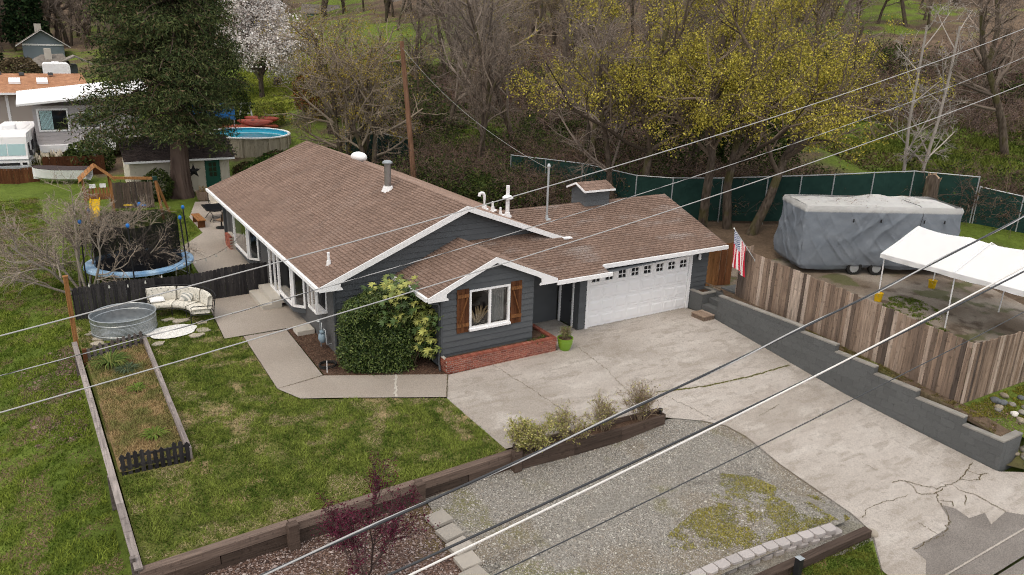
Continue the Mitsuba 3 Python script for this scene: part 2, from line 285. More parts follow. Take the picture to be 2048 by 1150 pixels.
from scipy.spatial import Delaunay
def sheet(poly, zf, step=0.5, dz=0.0):
    poly = poly if isinstance(poly, Polygon) else Polygon(poly)
    poly = poly.buffer(0)
    x0, y0, x1, y1 = poly.bounds; pts = []
    for ring in [poly.exterior, *poly.interiors]:
        n = max(4, int(ring.length / (step * 0.5))); pts += [ring.interpolate(i / n, normalized=True).coords[0] for i in range(n)] + list(ring.coords[:-1])
    X, Y = np.meshgrid(np.arange(x0, x1, step), np.arange(y0, y1, step))
    pp = prep(poly.buffer(-step * 0.3)); pts += [c for c in zip(X.ravel(), Y.ravel()) if pp.contains(Point(c))]
    P = np.unique(np.round(np.array(pts), 4), axis=0); tri = Delaunay(P).simplices; pb = prep(poly.buffer(1e-3))
    c = P[tri].mean(1); tri = tri[[pb.contains(Point(k)) for k in c]]
    a, b, d = P[tri[:, 0]], P[tri[:, 1]], P[tri[:, 2]]
    w = (b[:, 0] - a[:, 0]) * (d[:, 1] - a[:, 1]) - (b[:, 1] - a[:, 1]) * (d[:, 0] - a[:, 0]); tri[w < 0] = tri[w < 0][:, ::-1]; tri = tri[np.abs(w) > 1e-7]
    z = np.broadcast_to(zf(P[:, 0], P[:, 1]), (len(P),)) + dz
    return np.column_stack([P, z]), tri
def put_sheet(name, poly, zf, m, step=0.5, dz=0.0, **k):
    v, f = sheet(poly, zf, step, dz); return put(name, MB().add(v, f, **k), m, smooth=True, kind='structure')

DRIVE = Polygon([(-6.2, -1.24), (-6.9, -2.57), (-6.78, -5.62), (-1.6, -5.75), (-1.0, -6.1), (-0.4, -6.45), (0.1, -6.95), (0.2, -7.6), (-0.02, -9.0), (-0.12, -11.3), (-0.3, -12.0), (-1.3, -12.9), (-1.5, -13.7), (6.9, -13.7), (6.6, -12.9), (5.9, -12.35), (5.34, -12.05),
                 (5.3, -11.9), (5.2, -6), (5.14, -1.5), (5.14, -0.6), (5.05, 0.1), (-0.33, 0.1), (-0.36, 1.3), (-2.0, 1.3), (-2.0, -1.2)])
put_sheet('driveway', DRIVE, z_drive, 'drive_concrete', 0.45)
WALK = Polygon([(-6.19, -1.22), (-6.9, -2.57), (-10.65, -0.72), (-11.05, 0.2), (-10.99, 4.83), (-9.53, 4.83), (-9.6, 0.48)])
put_sheet('walkway', WALK, lambda x, y: z_drive(np.maximum(x, -7), y) * 0.5 + 0.012, 'walk_concrete', 0.5)
PATIO = Polygon([(-11.6, 4.86), (-8.7, 4.86), (-8.7, 9.3), (-11.4, 9.5)])
put_sheet('patio', PATIO, lambda x, y: 0.03 + 0 * x, 'walk_concrete', 0.8)
PATH2 = Polygon([(-8.72, 9.6), (-11.05, 11.8), (-10.95, 17.9), (-9.6, 20.3), (-9.6, 24.5), (-6.0, 24.5), (-6.0, 19.0), (-8.7, 18.6)])
put_sheet('back_path', PATH2, lambda x, y: 0.03 + 0 * x, 'walk_concrete', 0.8)
BED = Polygon([(-9.55, 0.45), (-6.2, -1.2), (-6.2, 1.7), (-8.7, 1.75), (-8.7, 4.8), (-9.5, 4.8)])
put_sheet('planting_bed', BED, lambda x, y: 0.0 + 0 * x, 'soil', 0.5)
LAWN = Polygon([(-15.95, 9.9), (-15.7, 3), (-15.35, -6.05), (-6.75, -5.78), (-6.9, -2.57), (-10.65, -0.7), (-11.05, 0.2), (-11.0, 4.85), (-11.62, 4.87), (-11.4, 9.5)])
put_sheet('front_lawn', LAWN, z_lawn, 'lawn_mat', 0.5)
GRAV = Polygon([(-9.25, -6.1), (-6.7, -5.9), (-1.6, -6.0), (-1.0, -6.1), (-0.4, -6.45), (0.1, -6.95), (0.2, -7.6), (-0.02, -9.0), (-0.12, -11.3), (-0.3, -12.0), (-1.3, -12.9), (-1.5, -13.7), (-9.6, -13.7)])
def z_grav(x, y):
    k = np.clip((np.asarray(x, float) + 3.0) / 1.4, 0, 1)
    return (D(y) - .05) * (1 - k) + (z_drive(x, y) - .022) * k
put_sheet('gravel_parking', GRAV.union(Polygon([(-1.7, -5.95), (-.9, -6.0), (-.3, -6.35), (.25, -6.9), (.35, -7.6), (.12, -9.0), (.0, -11.3), (-.2, -12.0), (-1.2, -12.8), (-2, -12.5), (-2, -6.2)])), z_grav, 'gravel_mat', 0.5)
MULCH = Polygon([(-15.6, -6.1), (-9.25, -6.1), (-9.6, -13.7), (-15.6, -13.7)])
put_sheet('mulch_bed', MULCH, lambda x, y: np.minimum(D(y), -0.62) - 0.06, 'mulch_mat', 0.5)
put_sheet('gutter_strip', sbox(-60, -14.2, 60, -13.66), lambda x, y: -1.105 + 0 * x, 'asphalt', 2.0)
put_sheet('street', sbox(-60, -30, 60, -14.24), lambda x, y: -1.13 + 0 * x, 'asphalt', 3.0)
PATCH = Polygon([(1.85, -12.66), (2.3, -12.13), (2.5, -12.41), (2.43, -12.8), (3.02, -12.87), (2.75, -13.14), (2.69, -13.2), (3.56, -13.1), (3.9, -13.42), (4.2, -13.66), (-1.4, -13.66), (-0.7, -13.55), (-0.08, -13.19), (0.02, -12.78), (0.83, -12.79), (1.44, -12.77)])
put_sheet('asphalt_patch', PATCH, z_drive, 'asphalt', 0.3, 0.006)
STRIP = Polygon([(5.42, -1.6), (5.62, -11.85), (6.3, -11.85), (6.05, -10.4), (6.05, 0.3), (5.9, 0.3), (5.9, -1.0)])
put_sheet('soil_strip', STRIP, z_strip, 'hill_mat', 0.4, t=0.12)
BANK = Polygon([(5.6, -10.4), (12, -10.4), (14, -13.6), (7.2, -13.6), (6.3, -11.85), (5.6, -11.85)])
put_sheet('mossy_bank', BANK, lambda x, y: z_strip(x, y) - 0.02 * (x - 6) - 0.01, 'hill_mat', 0.4, t=0.38)
LOT = Polygon([(6.05, -10.3), (18, -10.3), (17.5, -2.5), (14, 1.5), (6.05, 2.5)])
put_sheet('side_lot', LOT, z_lot, 'old_slab', 0.6)

# cracks, joints and edges of the concrete: narrow dirt-filled strips lying in the slab
def ribbon(paths, zf, w, dz=0.008, wob=0.02, seed=1):
    r = np.random.default_rng(seed); mb = MB()
    for p in paths:
        L = LineString(p); n = max(3, int(L.length / 0.09)); q = np.array([L.interpolate(i / n, normalized=True).coords[0] for i in range(n + 1)])
        q[1:-1] += r.normal(0, wob, (n - 1, 2)); d = np.gradient(q, axis=0); d /= np.linalg.norm(d, axis=1, keepdims=True) + 1e-9
        nn = np.stack([-d[:, 1], d[:, 0]], 1); ww = w * (0.45 + r.random(n + 1))[:, None] * 0.5
        a, b = q + nn * ww, q - nn * ww
        v = np.vstack([np.column_stack([a, zf(a[:, 0], a[:, 1]) + dz]), np.column_stack([b, zf(b[:, 0], b[:, 1]) + dz])]); i = np.arange(n); m = n + 1
        mb.add(v, np.vstack([np.stack([i, i + m, i + m + 1], 1), np.stack([i, i + m + 1, i + 1], 1)]))
    return mb
CR = [[(2.04, -10.98), (2.33, -10.99), (2.53, -11.2), (2.67, -11.44), (2.91, -11.67), (3.32, -11.75), (3.9, -11.74), (4.6, -11.57), (5.09, -11.44)], [(2.43, -11.15), (2.44, -11.31), (2.22, -11.6), (2.5, -11.75), (2.68, -11.8), (3.07, -11.76)],
      [(2.68, -11.8), (2.37, -12.08), (2.13, -12.42), (1.86, -12.65), (1.32, -12.83), (0.8, -12.84), (0.04, -12.83)], [(4.54, -11.6), (4.63, -11.87), (4.95, -11.94)], [(3.9, -11.74), (4.35, -11.99), (4.68, -11.9)], [(3.47, -11.82), (3.37, -12.03), (3.62, -12.33), (3.55, -12.59), (3.59, -12.86), (3.54, -13.12)],
      [(2.46, -12.03), (2.75, -12.2), (2.51, -12.35)], [(3.32, -12.21), (2.87, -12.46)]]
CRT = [[(-0.02, -11.51), (0.44, -11.35), (0.9, -11.36), (1.51, -11.46), (2.0, -11.53)], [(1.07, -12.3), (1.09, -12.48)], [(1.09, -12.53), (1.08, -12.78)], [(2.16, -10.0), (2.23, -10.55)], [(3.18, -7.76), (3.95, -7.67)], [(2.57, -6.78), (1.46, -6.97)],
       [(-1.26, -1.17), (-1.29, -2.36), (-1.27, -3.05), (-1.46, -3.85), (-1.52, -5.1)], [(-0.65, -4.68), (-0.3, -5.6), (0.0, -6.6)], [(-4.6, -1.3), (-4.3, -3.2), (-4.0, -5.2)]]
mat('crack_dirt', (0.11, 0.09, 0.06), 0.95, 0.05)
put('crack', ribbon(CR, z_drive, 0.028), 'crack_dirt', 'driveway', kind='stuff', label='dark branching cracks in the drive near the street')
put('hairline_crack', ribbon(CRT, z_drive, 0.016, seed=2), 'crack_dirt', 'driveway', kind='stuff')
mat('joint_moss', (0.10, 0.095, 0.03), 0.95, 0.05)
put('mossy_joint', ribbon([[(-0.65, -4.68), (1.13, -5.02), (3.03, -5.16), (5.01, -5.15)]], z_drive, 0.06, wob=0.012), 'joint_moss', 'driveway', label='mossy green joint across the drive')
zw = lambda x, y: z_drive(np.maximum(x, -7), y) * 0.5 + 0.012
put('slab_joint', ribbon([[(-6.19, -1.22), (-6.9, -2.57)], [(-9.6, 0.48), (-11.05, 0.2)]], zw, 0.03, wob=0.004), 'crack_dirt', 'walkway', kind='stuff')
put('repair_seam', ribbon([[(-7.62, -0.5), (-8.2, -1.9)]], zw, 0.07, wob=0.03), 'pale_concrete', 'walkway', label='pale patched crack across the walkway')

# ================================================================ HOUSE
X3, Y3 = arr(1, 0, 0), arr(0, 1, 0)
house = thing('ranch_house', 'single-storey dark grey ranch house with brown shingle roofs, white trim and an attached two-car garage', 'house')
XE, XR, YF, YR, ZE, ZR = -9.318, -4.178, 1.318, 19.24, 2.541, 4.674
SL = (ZR - ZE) / (XR - XE); SR = 0.375
SG, YG, ZG = 0.355, 3.28, 3.89
def zmain(x): return ZR - (SL * (XR - x) if x < XR else SR * (x - XR))
def zbump(x): return 3.5 - 0.43 * abs(x + 4.35)
def zgar(y): return ZG - SG * abs(YG - y)

def frame_of(o, u): u = nrm(u); return arr(*o), u, Z, np.cross(u, Z)       # origin, right, up, outward
def wall(parent, name, o, u, outline, holes=(), boards=True, th=0.12, e=0.195, zb=0.06, m='siding'):
    o, u, v, w = frame_of(o, u)
    poly = Polygon(outline)
    if holes: poly = poly.difference(unary_union([sbox(*h) for h in holes]))
    k = put(name, MB().slab(poly, o - w * th, u, v, w, th - (0.004 if boards else 0)), m, parent)
    if not boards: return k
    b = poly.bounds; z = b[1] + zb
    while z < b[3]:
        piece = poly.intersection(sbox(b[0] - 1, z, b[2] + 1, z + e - 0.016))
        for g in getattr(piece, 'geoms', [piece]):
            if g.is_empty or g.geom_type != 'Polygon' or g.area < 0.01: continue
            mm = trimesh.creation.extrude_polygon(g, 0.012, engine='earcut'); P = mm.vertices
            off = 0.030 * (1 - (P[:, 1] - z) / e) + P[:, 2]
            put('siding_board', MB().add(o + P[:, :1] * u + P[:, 1:2] * v + off[:, None] * w, mm.faces, t=rng.random()), m, k)
        z += e
    return k

def window(parent, name, o, u, w, h, split=1, fw=0.07, depth=0.09, label=None, curtain=None, sill=False, dark=0.5):
    """a framed window at o (lower left corner on the wall face), panes separated by mullions"""
    o, u, v, n = frame_of(o, u)
    k = tag(numbered(f'{parent}__{name}'), label) if label else numbered(f'{parent}__{name}')
    ring = sbox(0, 0, w, h).difference(unary_union([sbox(fw + i * (w - fw) / split, fw, (i + 1) * (w - fw) / split, h - fw) for i in range(split)]))
    mb = MB().slab(ring, o - n * depth * 0.5, u, v, n, depth)
    if sill: mb.slab(sbox(-0.03, -0.06, w + 0.03, 0.0), o - n * depth * 0.4, u, v, n, depth + 0.05)
    put('frame', mb, 'white_paint', k)
    for i in range(split):
        x0, x1 = fw + i * (w - fw) / split, (i + 1) * (w - fw) / split
        q = [o + u * a + v * b for a, b in ((x0, fw), (x1, fw), (x1, h - fw), (x0, h - fw))]
        put('pane', MB().add(q, [[0, 1, 2], [0, 2, 3]]), 'pane', k)
    if curtain:
        for a, b in curtain:
            n_ = 24; xs = np.linspace(a, b, n_); wv = 0.03 * np.sin(np.arange(n_) * 1.9)
            P = [o + u * x + n * (-0.16 + s) + v * zz for zz in (fw, h - fw) for x, s in zip(xs, wv)]
            i = np.arange(n_ - 1); put('curtain', MB().add(P, np.vstack([np.stack([i, i + 1, i + 1 + n_], 1), np.stack([i, i + 1 + n_, i + n_], 1)])), 'curtain', k)
    return k

# --- walls
gab = [(0, 0), (0, zmain(-8.7) - 0.13), (XR + 8.7, ZR - 0.13), (8.6, zmain(-0.1) - 0.13), (8.6, 0)]
wall(house, 'front_gable_wall', (-8.7, 1.72, 0), X3, gab)
rear = [(0, 0), (0, zmain(0.3) - 0.13), (0.3 - XR, ZR - 0.13), (9, zmain(-8.7) - 0.13), (9, 0)]
wall(house, 'rear_wall', (0.3, 18.85, 0), -X3, rear, boards=False)
wall(house, 'right_wall', (0.3, 7.4, 0), Y3, [(0, 0), (11.4, 0), (11.4, 2.8), (0, 2.8)], boards=False)
put('floor', MB().box(-8.6, 0.2, 1.85, 18.8, 0.3, 0.42), 'dark_inside', house)
# left wall runs from the back (u = 0) to the front
Ly = 18.85
wl = wall(house, 'left_wall', (-8.7, Ly, 0), -Y3, [(0, 0), (Ly - 1.72, 0), (Ly - 1.72, 2.68), (0, 2.68)],
          [(Ly - 15.1, 0.62, Ly - 11.5, 2.45), (Ly - 8.85, 0.42, Ly - 5.2, 2.45), (Ly - 3.5, 1.2, Ly - 2.65, 2.2)], boards=False, m='stucco')
bx0, bx1 = -6.161, -2.759
bw = [(0, 0), (0, zbump(bx0) - 0.1), (-4.35 - bx0, 3.4), (bx1 - bx0, zbump(bx1) - 0.1), (bx1 - bx0, 0)]
WX0, WX1, WZ0, WZ1 = -5.178, -3.686, 1.149, 2.468
wall(house, 'bedroom_front_wall', (bx0, -0.684, 0), X3, bw, [(WX0 - bx0 + 0.03, WZ0 + 0.03, WX1 - bx0 - 0.03, WZ1 - 0.03)], e=0.2)
wall(house, 'bedroom_left_wall', (bx0, 1.72, 0), -Y3, [(0, 0), (2.28, 0), (2.28, 2.6), (0, 2.6)])
wall(house, 'bedroom_right_wall', (bx1, -0.56, 0), Y3, [(0, 0), (1.86, 0), (1.86, 2.6), (0, 2.6)])
wall(house, 'porch_wall', (-2.76, 1.3, 0), X3, [(0, 0), (2.4, 0), (2.4, 2.9), (0, 2.9)], boards=False)
put('floor', MB().box(-6.1, -2.8, -0.55, 1.7, 0.3, 0.42), 'dark_inside', house)
for x in (-8.7, ): put('corner_board', MB().box(x - 0.022, x + 0.03, 1.69, 1.78, 0, 2.68), 'gray_trim', house)
put('corner_board', MB().box(bx0 - 0.03, bx0 + 0.04, -0.73, -0.66, 0, 2.6), 'gray_trim', house)
# garage
wall(house, 'garage_front_wall', (-0.33, 0, 0), X3, [(0, 0), (0, 2.5), (6.3, 2.5), (6.3, 0)], [(0.33 + 0.05, -1, 5.41 - 0.05, 2.2)], e=0.2)
wall(house, 'garage_left_wall', (-0.33, 1.3, 0), -Y3, [(0, 0), (1.3, 0), (1.3, 2.5), (0, 2.5)], [(0.15, -0.1, 0.98, 2.1)], boards=False)
wall(house, 'garage_right_wall', (5.97, 0, 0), Y3, [(0, 0), (7, 0), (7, 2.4), (3.28, 3.7), (0, 2.5)])
wall(house, 'garage_rear_wall', (5.9, 7.0, 0), -X3, [(0, 0), (6, 0), (6, 2.4), (0, 2.4)], boards=False)
put('garage_door_trim', MB().box(-0.02, 0.1, -0.045, 0.02, 0.0, 2.22).box(4.98, 5.10, -0.045, 0.02, 0.0, 2.22).box(0.1, 4.98, -0.043, 0.018, 2.12, 2.22), 'white_paint', house)
# garage door: four sections, raised panels, a row of small windows
gd = f'{house}__garage_door'
for r in range(4):
    z0 = 0.012 + r * 0.53
    if r < 3: put('section', MB().box(0.1, 4.98, 0.03, 0.075, z0, z0 + 0.522), 'white_paint', gd)
    else:
        holes = [sbox(0.1 + 4.88 / 8 * i + 0.13, z0 + 0.13, 0.1 + 4.88 / 8 * (i + 1) - 0.13, z0 + 0.43) for i in range(8)]
        put('section', MB().slab(sbox(0.1, z0, 4.98, z0 + 0.522).difference(unary_union(holes)), arr(0, 0.075, 0), X3, Z, -Y3, 0.045), 'white_paint', gd)
    for i in range(8):
        x0, x1 = 0.1 + 4.88 / 8 * i + 0.055, 0.1 + 4.88 / 8 * (i + 1) - 0.055
        if r < 3:
            a, b, c, d = z0 + 0.09, z0 + 0.43, 0.029, 0.008
            P = [(x0, c, a), (x1, c, a), (x1, c, b), (x0, c, b), (x0 + .035, d, a + .035), (x1 - .035, d, a + .035), (x1 - .035, d, b - .035), (x0 + .035, d, b - .035)]
            put('panel', MB().add(P, [[4, 5, 6], [4, 6, 7], [0, 1, 5], [0, 5, 4], [1, 2, 6], [1, 6, 5], [2, 3, 7], [2, 7, 6], [3, 0, 4], [3, 4, 7]]), 'white_paint', gd)
        else:
            x0, x1 = x0 + 0.075, x1 - 0.075; xm, zm = (x0 + x1) / 2, z0 + 0.28
            put('window_pane', MB().box(x0, x1, 0.062, 0.066, z0 + 0.13, z0 + 0.43), 'glass_dark', gd)
            fr = sbox(x0 - .03, z0 + .1, x1 + .03, z0 + .46).difference(unary_union([sbox(a, b, a2, b2) for a, a2 in ((x0, xm - .016), (xm + .016, x1)) for b, b2 in ((z0 + .13, zm - .016), (zm + .016, z0 + .43))]))
            put('window_frame', MB().slab(fr, arr(0, 0.03, 0), X3, Z, -Y3, 0.016), 'white_paint', gd)
# house number
num = meshkit.text_mesh('911', 0.17, 0.012); w_ = np.ptp(num.vertices[:, 0]); P = num.vertices
put('house_number', MB().add(np.stack([-0.20 + (P[:, 0] - w_ / 2) * 0.72, -0.036 - P[:, 2], 1.93 + P[:, 1]], 1), num.faces), 'white_paint', house, label='white number 911 beside the garage door')
# porch door in the side of the garage
dk = f'{house}__entry_door'
put('leaf', MB().box(-0.30, -0.26, 0.36, 1.13, 0.02, 2.06), 'gray_trim', dk)
put('jamb', MB().box(-0.375, -0.25, 0.30, 0.36, 0, 2.14), 'white_paint', dk); put('jamb', MB().box(-0.375, -0.25, 1.13, 1.19, 0, 2.14), 'white_paint', dk)
put('handle', MB().ball((-0.36, 0.45, 1.0), 0.035), 'black_metal', dk)
# porch lamp, garage lamp
def wall_lamp(p, d):
    k = f'{house}__wall_lamp' if f'{house}__wall_lamp__shade' not in scene else f'{house}__wall_lamp_001'
    put('bracket', MB().bar(arr(*p), arr(*p) + arr(*d) * 0.12, 0.05, 0.07), 'black_metal', k)
    put('shade', MB().lathe([(0.0, 0.13), (0.045, 0.1), (0.06, -0.05), (0.05, -0.12), (0, -0.12)], arr(*p) + arr(*d) * 0.14, 10), 'white_paint', k, smooth=True)
wall_lamp((-2.74, -0.35, 2.0), (1, 0, 0)); wall_lamp((5.35, -0.02, 2.12), (0, -1, 0))

# --- front window and shutters
fwk = window(house, 'front_window', (WX0, -0.70, WZ0), X3, WX1 - WX0, WZ1 - WZ0, 2, 0.07, 0.09, 'white two-pane window between brown shutters', curtain=[(0.82, 1.38)])
put('sill', MB().box(WX0 - 0.02, WX1 + 0.02, -0.80, -0.72, WZ0 - 0.05, WZ0 + 0.02), 'white_paint', fwk)
pm = MB()
for s in range(26):
    a = rng.uniform(-0.9, 0.9); b = arr(-4.75 + rng.normal(0, .03), -0.45, 1.2); pm.tube([b, b + arr(math.sin(a) * .35, rng.normal(0, .05), .35), b + arr(math.sin(a) * .62, rng.normal(0, .05), .58)], [.006, .03, .004], 5, c=(0.22, 0.17, 0.10))
put('dried_grass', pm, 'vc_rough', fwk)
def shutter(x0, x1, flip):
    k = f'{house}__shutter' if not flip else f'{house}__shutter_001'
    z0, z1, y = 1.08, 2.53, -0.735
    for i in range(3):
        a = x0 + (x1 - x0) / 3 * i; put('board', MB().box(a + .004, a + (x1 - x0) / 3 - .004, y, y + .03, z0, z1, t=rng.uniform(.12, .45)), 'brown_wood', k)
    for z in (z0 + .2, z1 - .28): put('rail', MB().box(x0 + .01, x1 - .01, y - .028, y, z, z + .11, t=rng.uniform(.55, .7)), 'brown_wood', k)
    a, b = (x0 + .08, x1 - .08) if not flip else (x1 - .08, x0 + .08)
    put('brace', MB().bar((a, y - .013, z0 + .33), (b, y - .013, z1 - .3), .024, .09, up=Y3 if False else arr(0, 1, 0), t=.6).box(x0, x0 + .001, y, y + .001, z0, z0 + .001), 'brown_wood', k)
shutter(-5.63, -5.20, False); shutter(-3.66, -3.24, True)

# --- left side: bay with sliding door, second bay, garden window
def bay(name, y1, y0, ztop, parts, x=-9.05, zb=0.55):
    k = f'{house}__{name}'
    put('base', MB().hexa([(-8.72, y0 - .42, zb - .2), (-8.72, y1, zb - .2), (x, y1, zb - .2), (x, y0, zb - .2), (-8.72, y0 - .42, zb), (-8.72, y1, zb), (x, y1, zb), (x, y0, zb)]), 'gray_trim', k)
    put('head', MB().hexa([(-8.72, y0 - .42, ztop), (-8.72, y1, ztop), (x, y1, ztop), (x, y0, ztop), (-8.72, y0 - .42, ztop + .2), (-8.72, y1, ztop + .2), (x, y1, ztop + .2), (x, y0, ztop + .2)]), 'gray_trim', k)
    for a, b, lab in parts: window(k, 'side_window', (x, a, zb), -Y3, a - b, ztop - zb, 1, 0.10, 0.08, lab)
    d = arr(-8.7 - x, -0.42, 0); window(k, 'end_window', (x + .02, y0 - .03, zb), nrm(d), np.linalg.norm(d) - .02, ztop - zb, 1, 0.075, 0.1, None)
bay('front_bay_window', 7.3, 5.5, 2.25, [(7.3, 5.5, None)], zb=.58)
bay('rear_bay_window', 14.9, 12.2, 2.25, [(14.9, 12.25, None)], zb=.62)
window(house, 'sliding_door', (-9.0, 8.8, 0.4), -Y3, 1.45, 1.85, 2, 0.055, 0.07, 'white sliding glass door above the concrete steps')
put('door_side', MB().box(-9.0, -8.7, 7.31, 7.36, .4, 2.25).box(-9.0, -8.7, 8.76, 8.82, .4, 2.25).box(-9.05, -8.7, 7.3, 8.85, 2.25, 2.45), 'gray_trim', f'{house}__sliding_door')
gw = f'{house}__garden_window'
window(gw, 'front_face', (-9.05, 3.5, 1.25), -Y3, 0.88, 0.86, 2, 0.04, 0.05); window(gw, 'end_face', (-9.03, 2.63, 1.25), X3, 0.34, 0.86, 1, 0.045, 0.05)
put('shelf', MB().box(-9.07, -8.7, 2.6, 3.52, 1.2, 1.25), 'white_paint', gw); put('roof_plate', MB().box(-9.07, -8.7, 2.6, 3.52, 2.11, 2.15), 'white_paint', gw)
put('step', MB().box(-9.78, -9.05, 7.1, 9.2, 0, 0.2), 'pale_concrete', house); put('step', MB().box(-9.42, -8.72, 7.1, 9.15, 0.2, 0.40), 'pale_concrete', house)
put('side_step', MB().box(-9.35, -8.75, 4.0, 4.6, 0, 0.16), 'pale_concrete', house)

# --- roofs: decks, shingle courses, ridge caps, rakes and fascia
SHING = []       # (distance, parent, mesh piece)
def roof_plane(name, o, u, s, outline, lich=0.0, tabw=0.27, expo=0.132, mat_='shingle'):
    """o: eave corner, u along the eave to the right seen from outside, s up the slope; outline in (u, s)"""
    o = arr(*o); u, s = nrm(u), nrm(s); n = np.cross(u, s); poly = Polygon(outline).buffer(0); pp = prep(poly)
    k = put(name, MB().slab(poly, o - n * 0.09, u, s, n, 0.088), 'shingle', house)
    x0, y0, x1, y1 = poly.bounds; row = 0; y = y0 - 0.02
    while y < y1:
        off = (row % 2) * tabw / 2 + 0.03 * math.sin(row * 1.7); x = x0 - tabw + off - tabw
        while x < x1:
            cell = sbox(x + 0.013, y, x + tabw - 0.013, y + expo * 1.12)
            if pp.intersects(cell):
                g = cell if pp.contains(cell) else poly.intersection(cell)
                tone = float(np.clip(rng.normal(.48, .12), 0, 1)); lift = rng.uniform(0.024, 0.034)
                for gg in getattr(g, 'geoms', [g]):
                    if gg.geom_type != 'Polygon' or gg.area < 3e-4: continue
                    c = np.array(gg.exterior.coords)[:-1]
                    if not gg.exterior.is_ccw: c = c[::-1]
                    h = lift * (1 - (c[:, 1] - y) / (expo * 1.12)) + 0.004
                    top = o + c[:, :1] * u + c[:, 1:2] * s + h[:, None] * n; bot = o + c[:, :1] * u + c[:, 1:2] * s - n * 0.002
                    m = len(c); i = np.arange(m); f = [[0, j, j + 1] for j in range(1, m - 1)] + [[m + a, m + (a + 1) % m, (a + 1) % m] for a in i] + [[m + a, (a + 1) % m, a] for a in i]
                    SHING.append((np.linalg.norm(top[0] - CAM), k, np.vstack([top, bot]), f, tone, lich))
            x += tabw
        y += expo; row += 1
    return k
c1 = math.hypot(1, SL)
WID = (XR - XE) * c1; LEN = YR - YF
# eave on the left; seen from outside (from -x), right = -y
roof_plane('main_roof', (XE, YR, ZE), -Y3, (1, 0, SL), [(0, 0), (LEN, 0), (LEN, WID), (0, WID)], 0.15)
put('main_roof_right', MB().hexa([(XR, YF, ZR - .09), (XR + 5.4, YF, ZR - 5.4 * SR - .09), (XR + 5.4, YR, ZR - 5.4 * SR - .09), (XR, YR, ZR - .09), (XR, YF, ZR), (XR + 5.4, YF, ZR - 5.4 * SR), (XR + 5.4, YR, ZR - 5.4 * SR), (XR, YR, ZR)]), 'shingle', house)
bc = math.hypot(1, 0.43); bwid = (6.69 - 4.35) * bc; be = 3.5 - 0.43 * 2.34
roof_plane('bedroom_roof', (-6.69, 1.72, be), -Y3, (1, 0, .43), [(0, 0), (2.652, 0), (2.652, bwid), (0, bwid)], 0.25)
roof_plane('bedroom_roof_right', (-2.01, -0.932, be), Y3, (-1, 0, .43), [(0, 0), (2.65, 2.2), (2.65, bwid), (0, bwid)], 0.25)
gc = math.hypot(1, SG)
def gs(y): return (y + 0.487) * gc
gout = [(0.168, gs(-0.487)), (6.428, gs(-0.487)), (6.428, gs(YG)), (-2.0, gs(YG)), (-0.25, gs(1.32)), (-0.25, gs(1.71)), (-4.0, gs(1.71)), (-2.03, gs(-0.932)), (0.168, gs(-0.932))]
roof_plane('garage_roof', (0, -0.487, zgar(-0.487)), X3, (0, 1, SG), gout, 1.0, 0.3)
put('garage_roof_rear', MB().hexa([(-2.4, YG, ZG - .09), (6.428, YG, ZG - .09), (6.428, 7.4, zgar(7.4) - .09), (-2.4, 7.4, zgar(7.4) - .09), (-2.4, YG, ZG), (6.428, YG, ZG), (6.428, 7.4, zgar(7.4)), (-2.4, 7.4, zgar(7.4))]), 'shingle', house)
SHING.sort(key=lambda a: a[0])
rest = {}
for q_, (d, k, v, f, t, l) in enumerate(SHING):
    if q_ < 290: put('shingle', MB().add(v, f, t=t, t2=l), 'shingle', k)
    else: rest.setdefault(k, MB()).add(v, f, t=t, t2=l)
for k, mb in rest.items(): put('shingle_courses', mb, 'shingle', k, kind='stuff')
def ridge(k, a, b, sl, sr, side, n):
    a, b = arr(*a), arr(*b); d = (b - a) / n; mb = MB()
    for i in range(n):
        p, q2 = a + d * i, a + d * (i + 1.15); w = .15; up = arr(0, 0, .016 + .012); lo = arr(0, 0, .012)
        sv = arr(*side) * w
        mb.add([p - sv + lo - Z * w * sl, p + up, p + sv + lo - Z * w * sr, q2 - sv + lo * .6 - Z * w * sl, q2 + up * .5, q2 + sv + lo * .6 - Z * w * sr, p - sv - Z * (w * sl + .01), p - Z * .01, p + sv - Z * (w * sr + .01)],
               [[0, 1, 4], [0, 4, 3], [1, 2, 5], [1, 5, 4], [6, 7, 1], [6, 1, 0], [7, 8, 2], [7, 2, 1]], t=rng.uniform(.2, .6), t2=0.1)
    put('ridge_cap', mb, 'shingle', k, kind='stuff')
ridge(f'{house}__main_roof', (XR, YF, ZR), (XR, YR, ZR), SL, SR, (1, 0, 0), 72)
ridge(f'{house}__bedroom_roof', (-4.35, -0.93, 3.5), (-4.35, 1.7, 3.5), .43, .43, (1, 0, 0), 13)
ridge(f'{house}__garage_roof', (6.43, YG, ZG), (-1.9, YG, ZG), SG, SG, (0, 1, 0), 40)

def rake(name, p_eave, p_apex, y, w=0.2, flare=0.80, th=0.04, label=None):
    """barge board below the roof edge in the plane y, with the flared return at the eave end"""
    ex, ez = p_eave; ax, az = p_apex; sg = 1 if ax > ex else -1; m = (az - ez) / abs(ax - ex)
    L = abs(ax - ex); g = lambda x: ez + m * x
    zb = ez - 0.15
    cut = [(flare - .02, g(flare) - w - .02), (flare - .10, g(flare) - w - .07), (flare - .12, zb + .10), (flare - .06, zb + .06), (flare - .04, zb)]
    pts = [(0, ez), (L, az), (L, az - w * 1.04), (flare + .05, g(flare + .05) - w)] + cut + [(0, zb)]
    P = Polygon([(ex + sg * a, b) for a, b in pts]).buffer(0)
    put(name, MB().slab(P, arr(0, y, 0), X3, Z, -Y3, th), 'white_paint', house, label=label)
rake('rake_board', (XE - .02, ZE + 0.0), (XR, ZR + .0), YF - .005)
rake('rake_board', (0.0, zmain(0.0)), (XR, ZR), YF - .005, flare=.0001, w=.18)
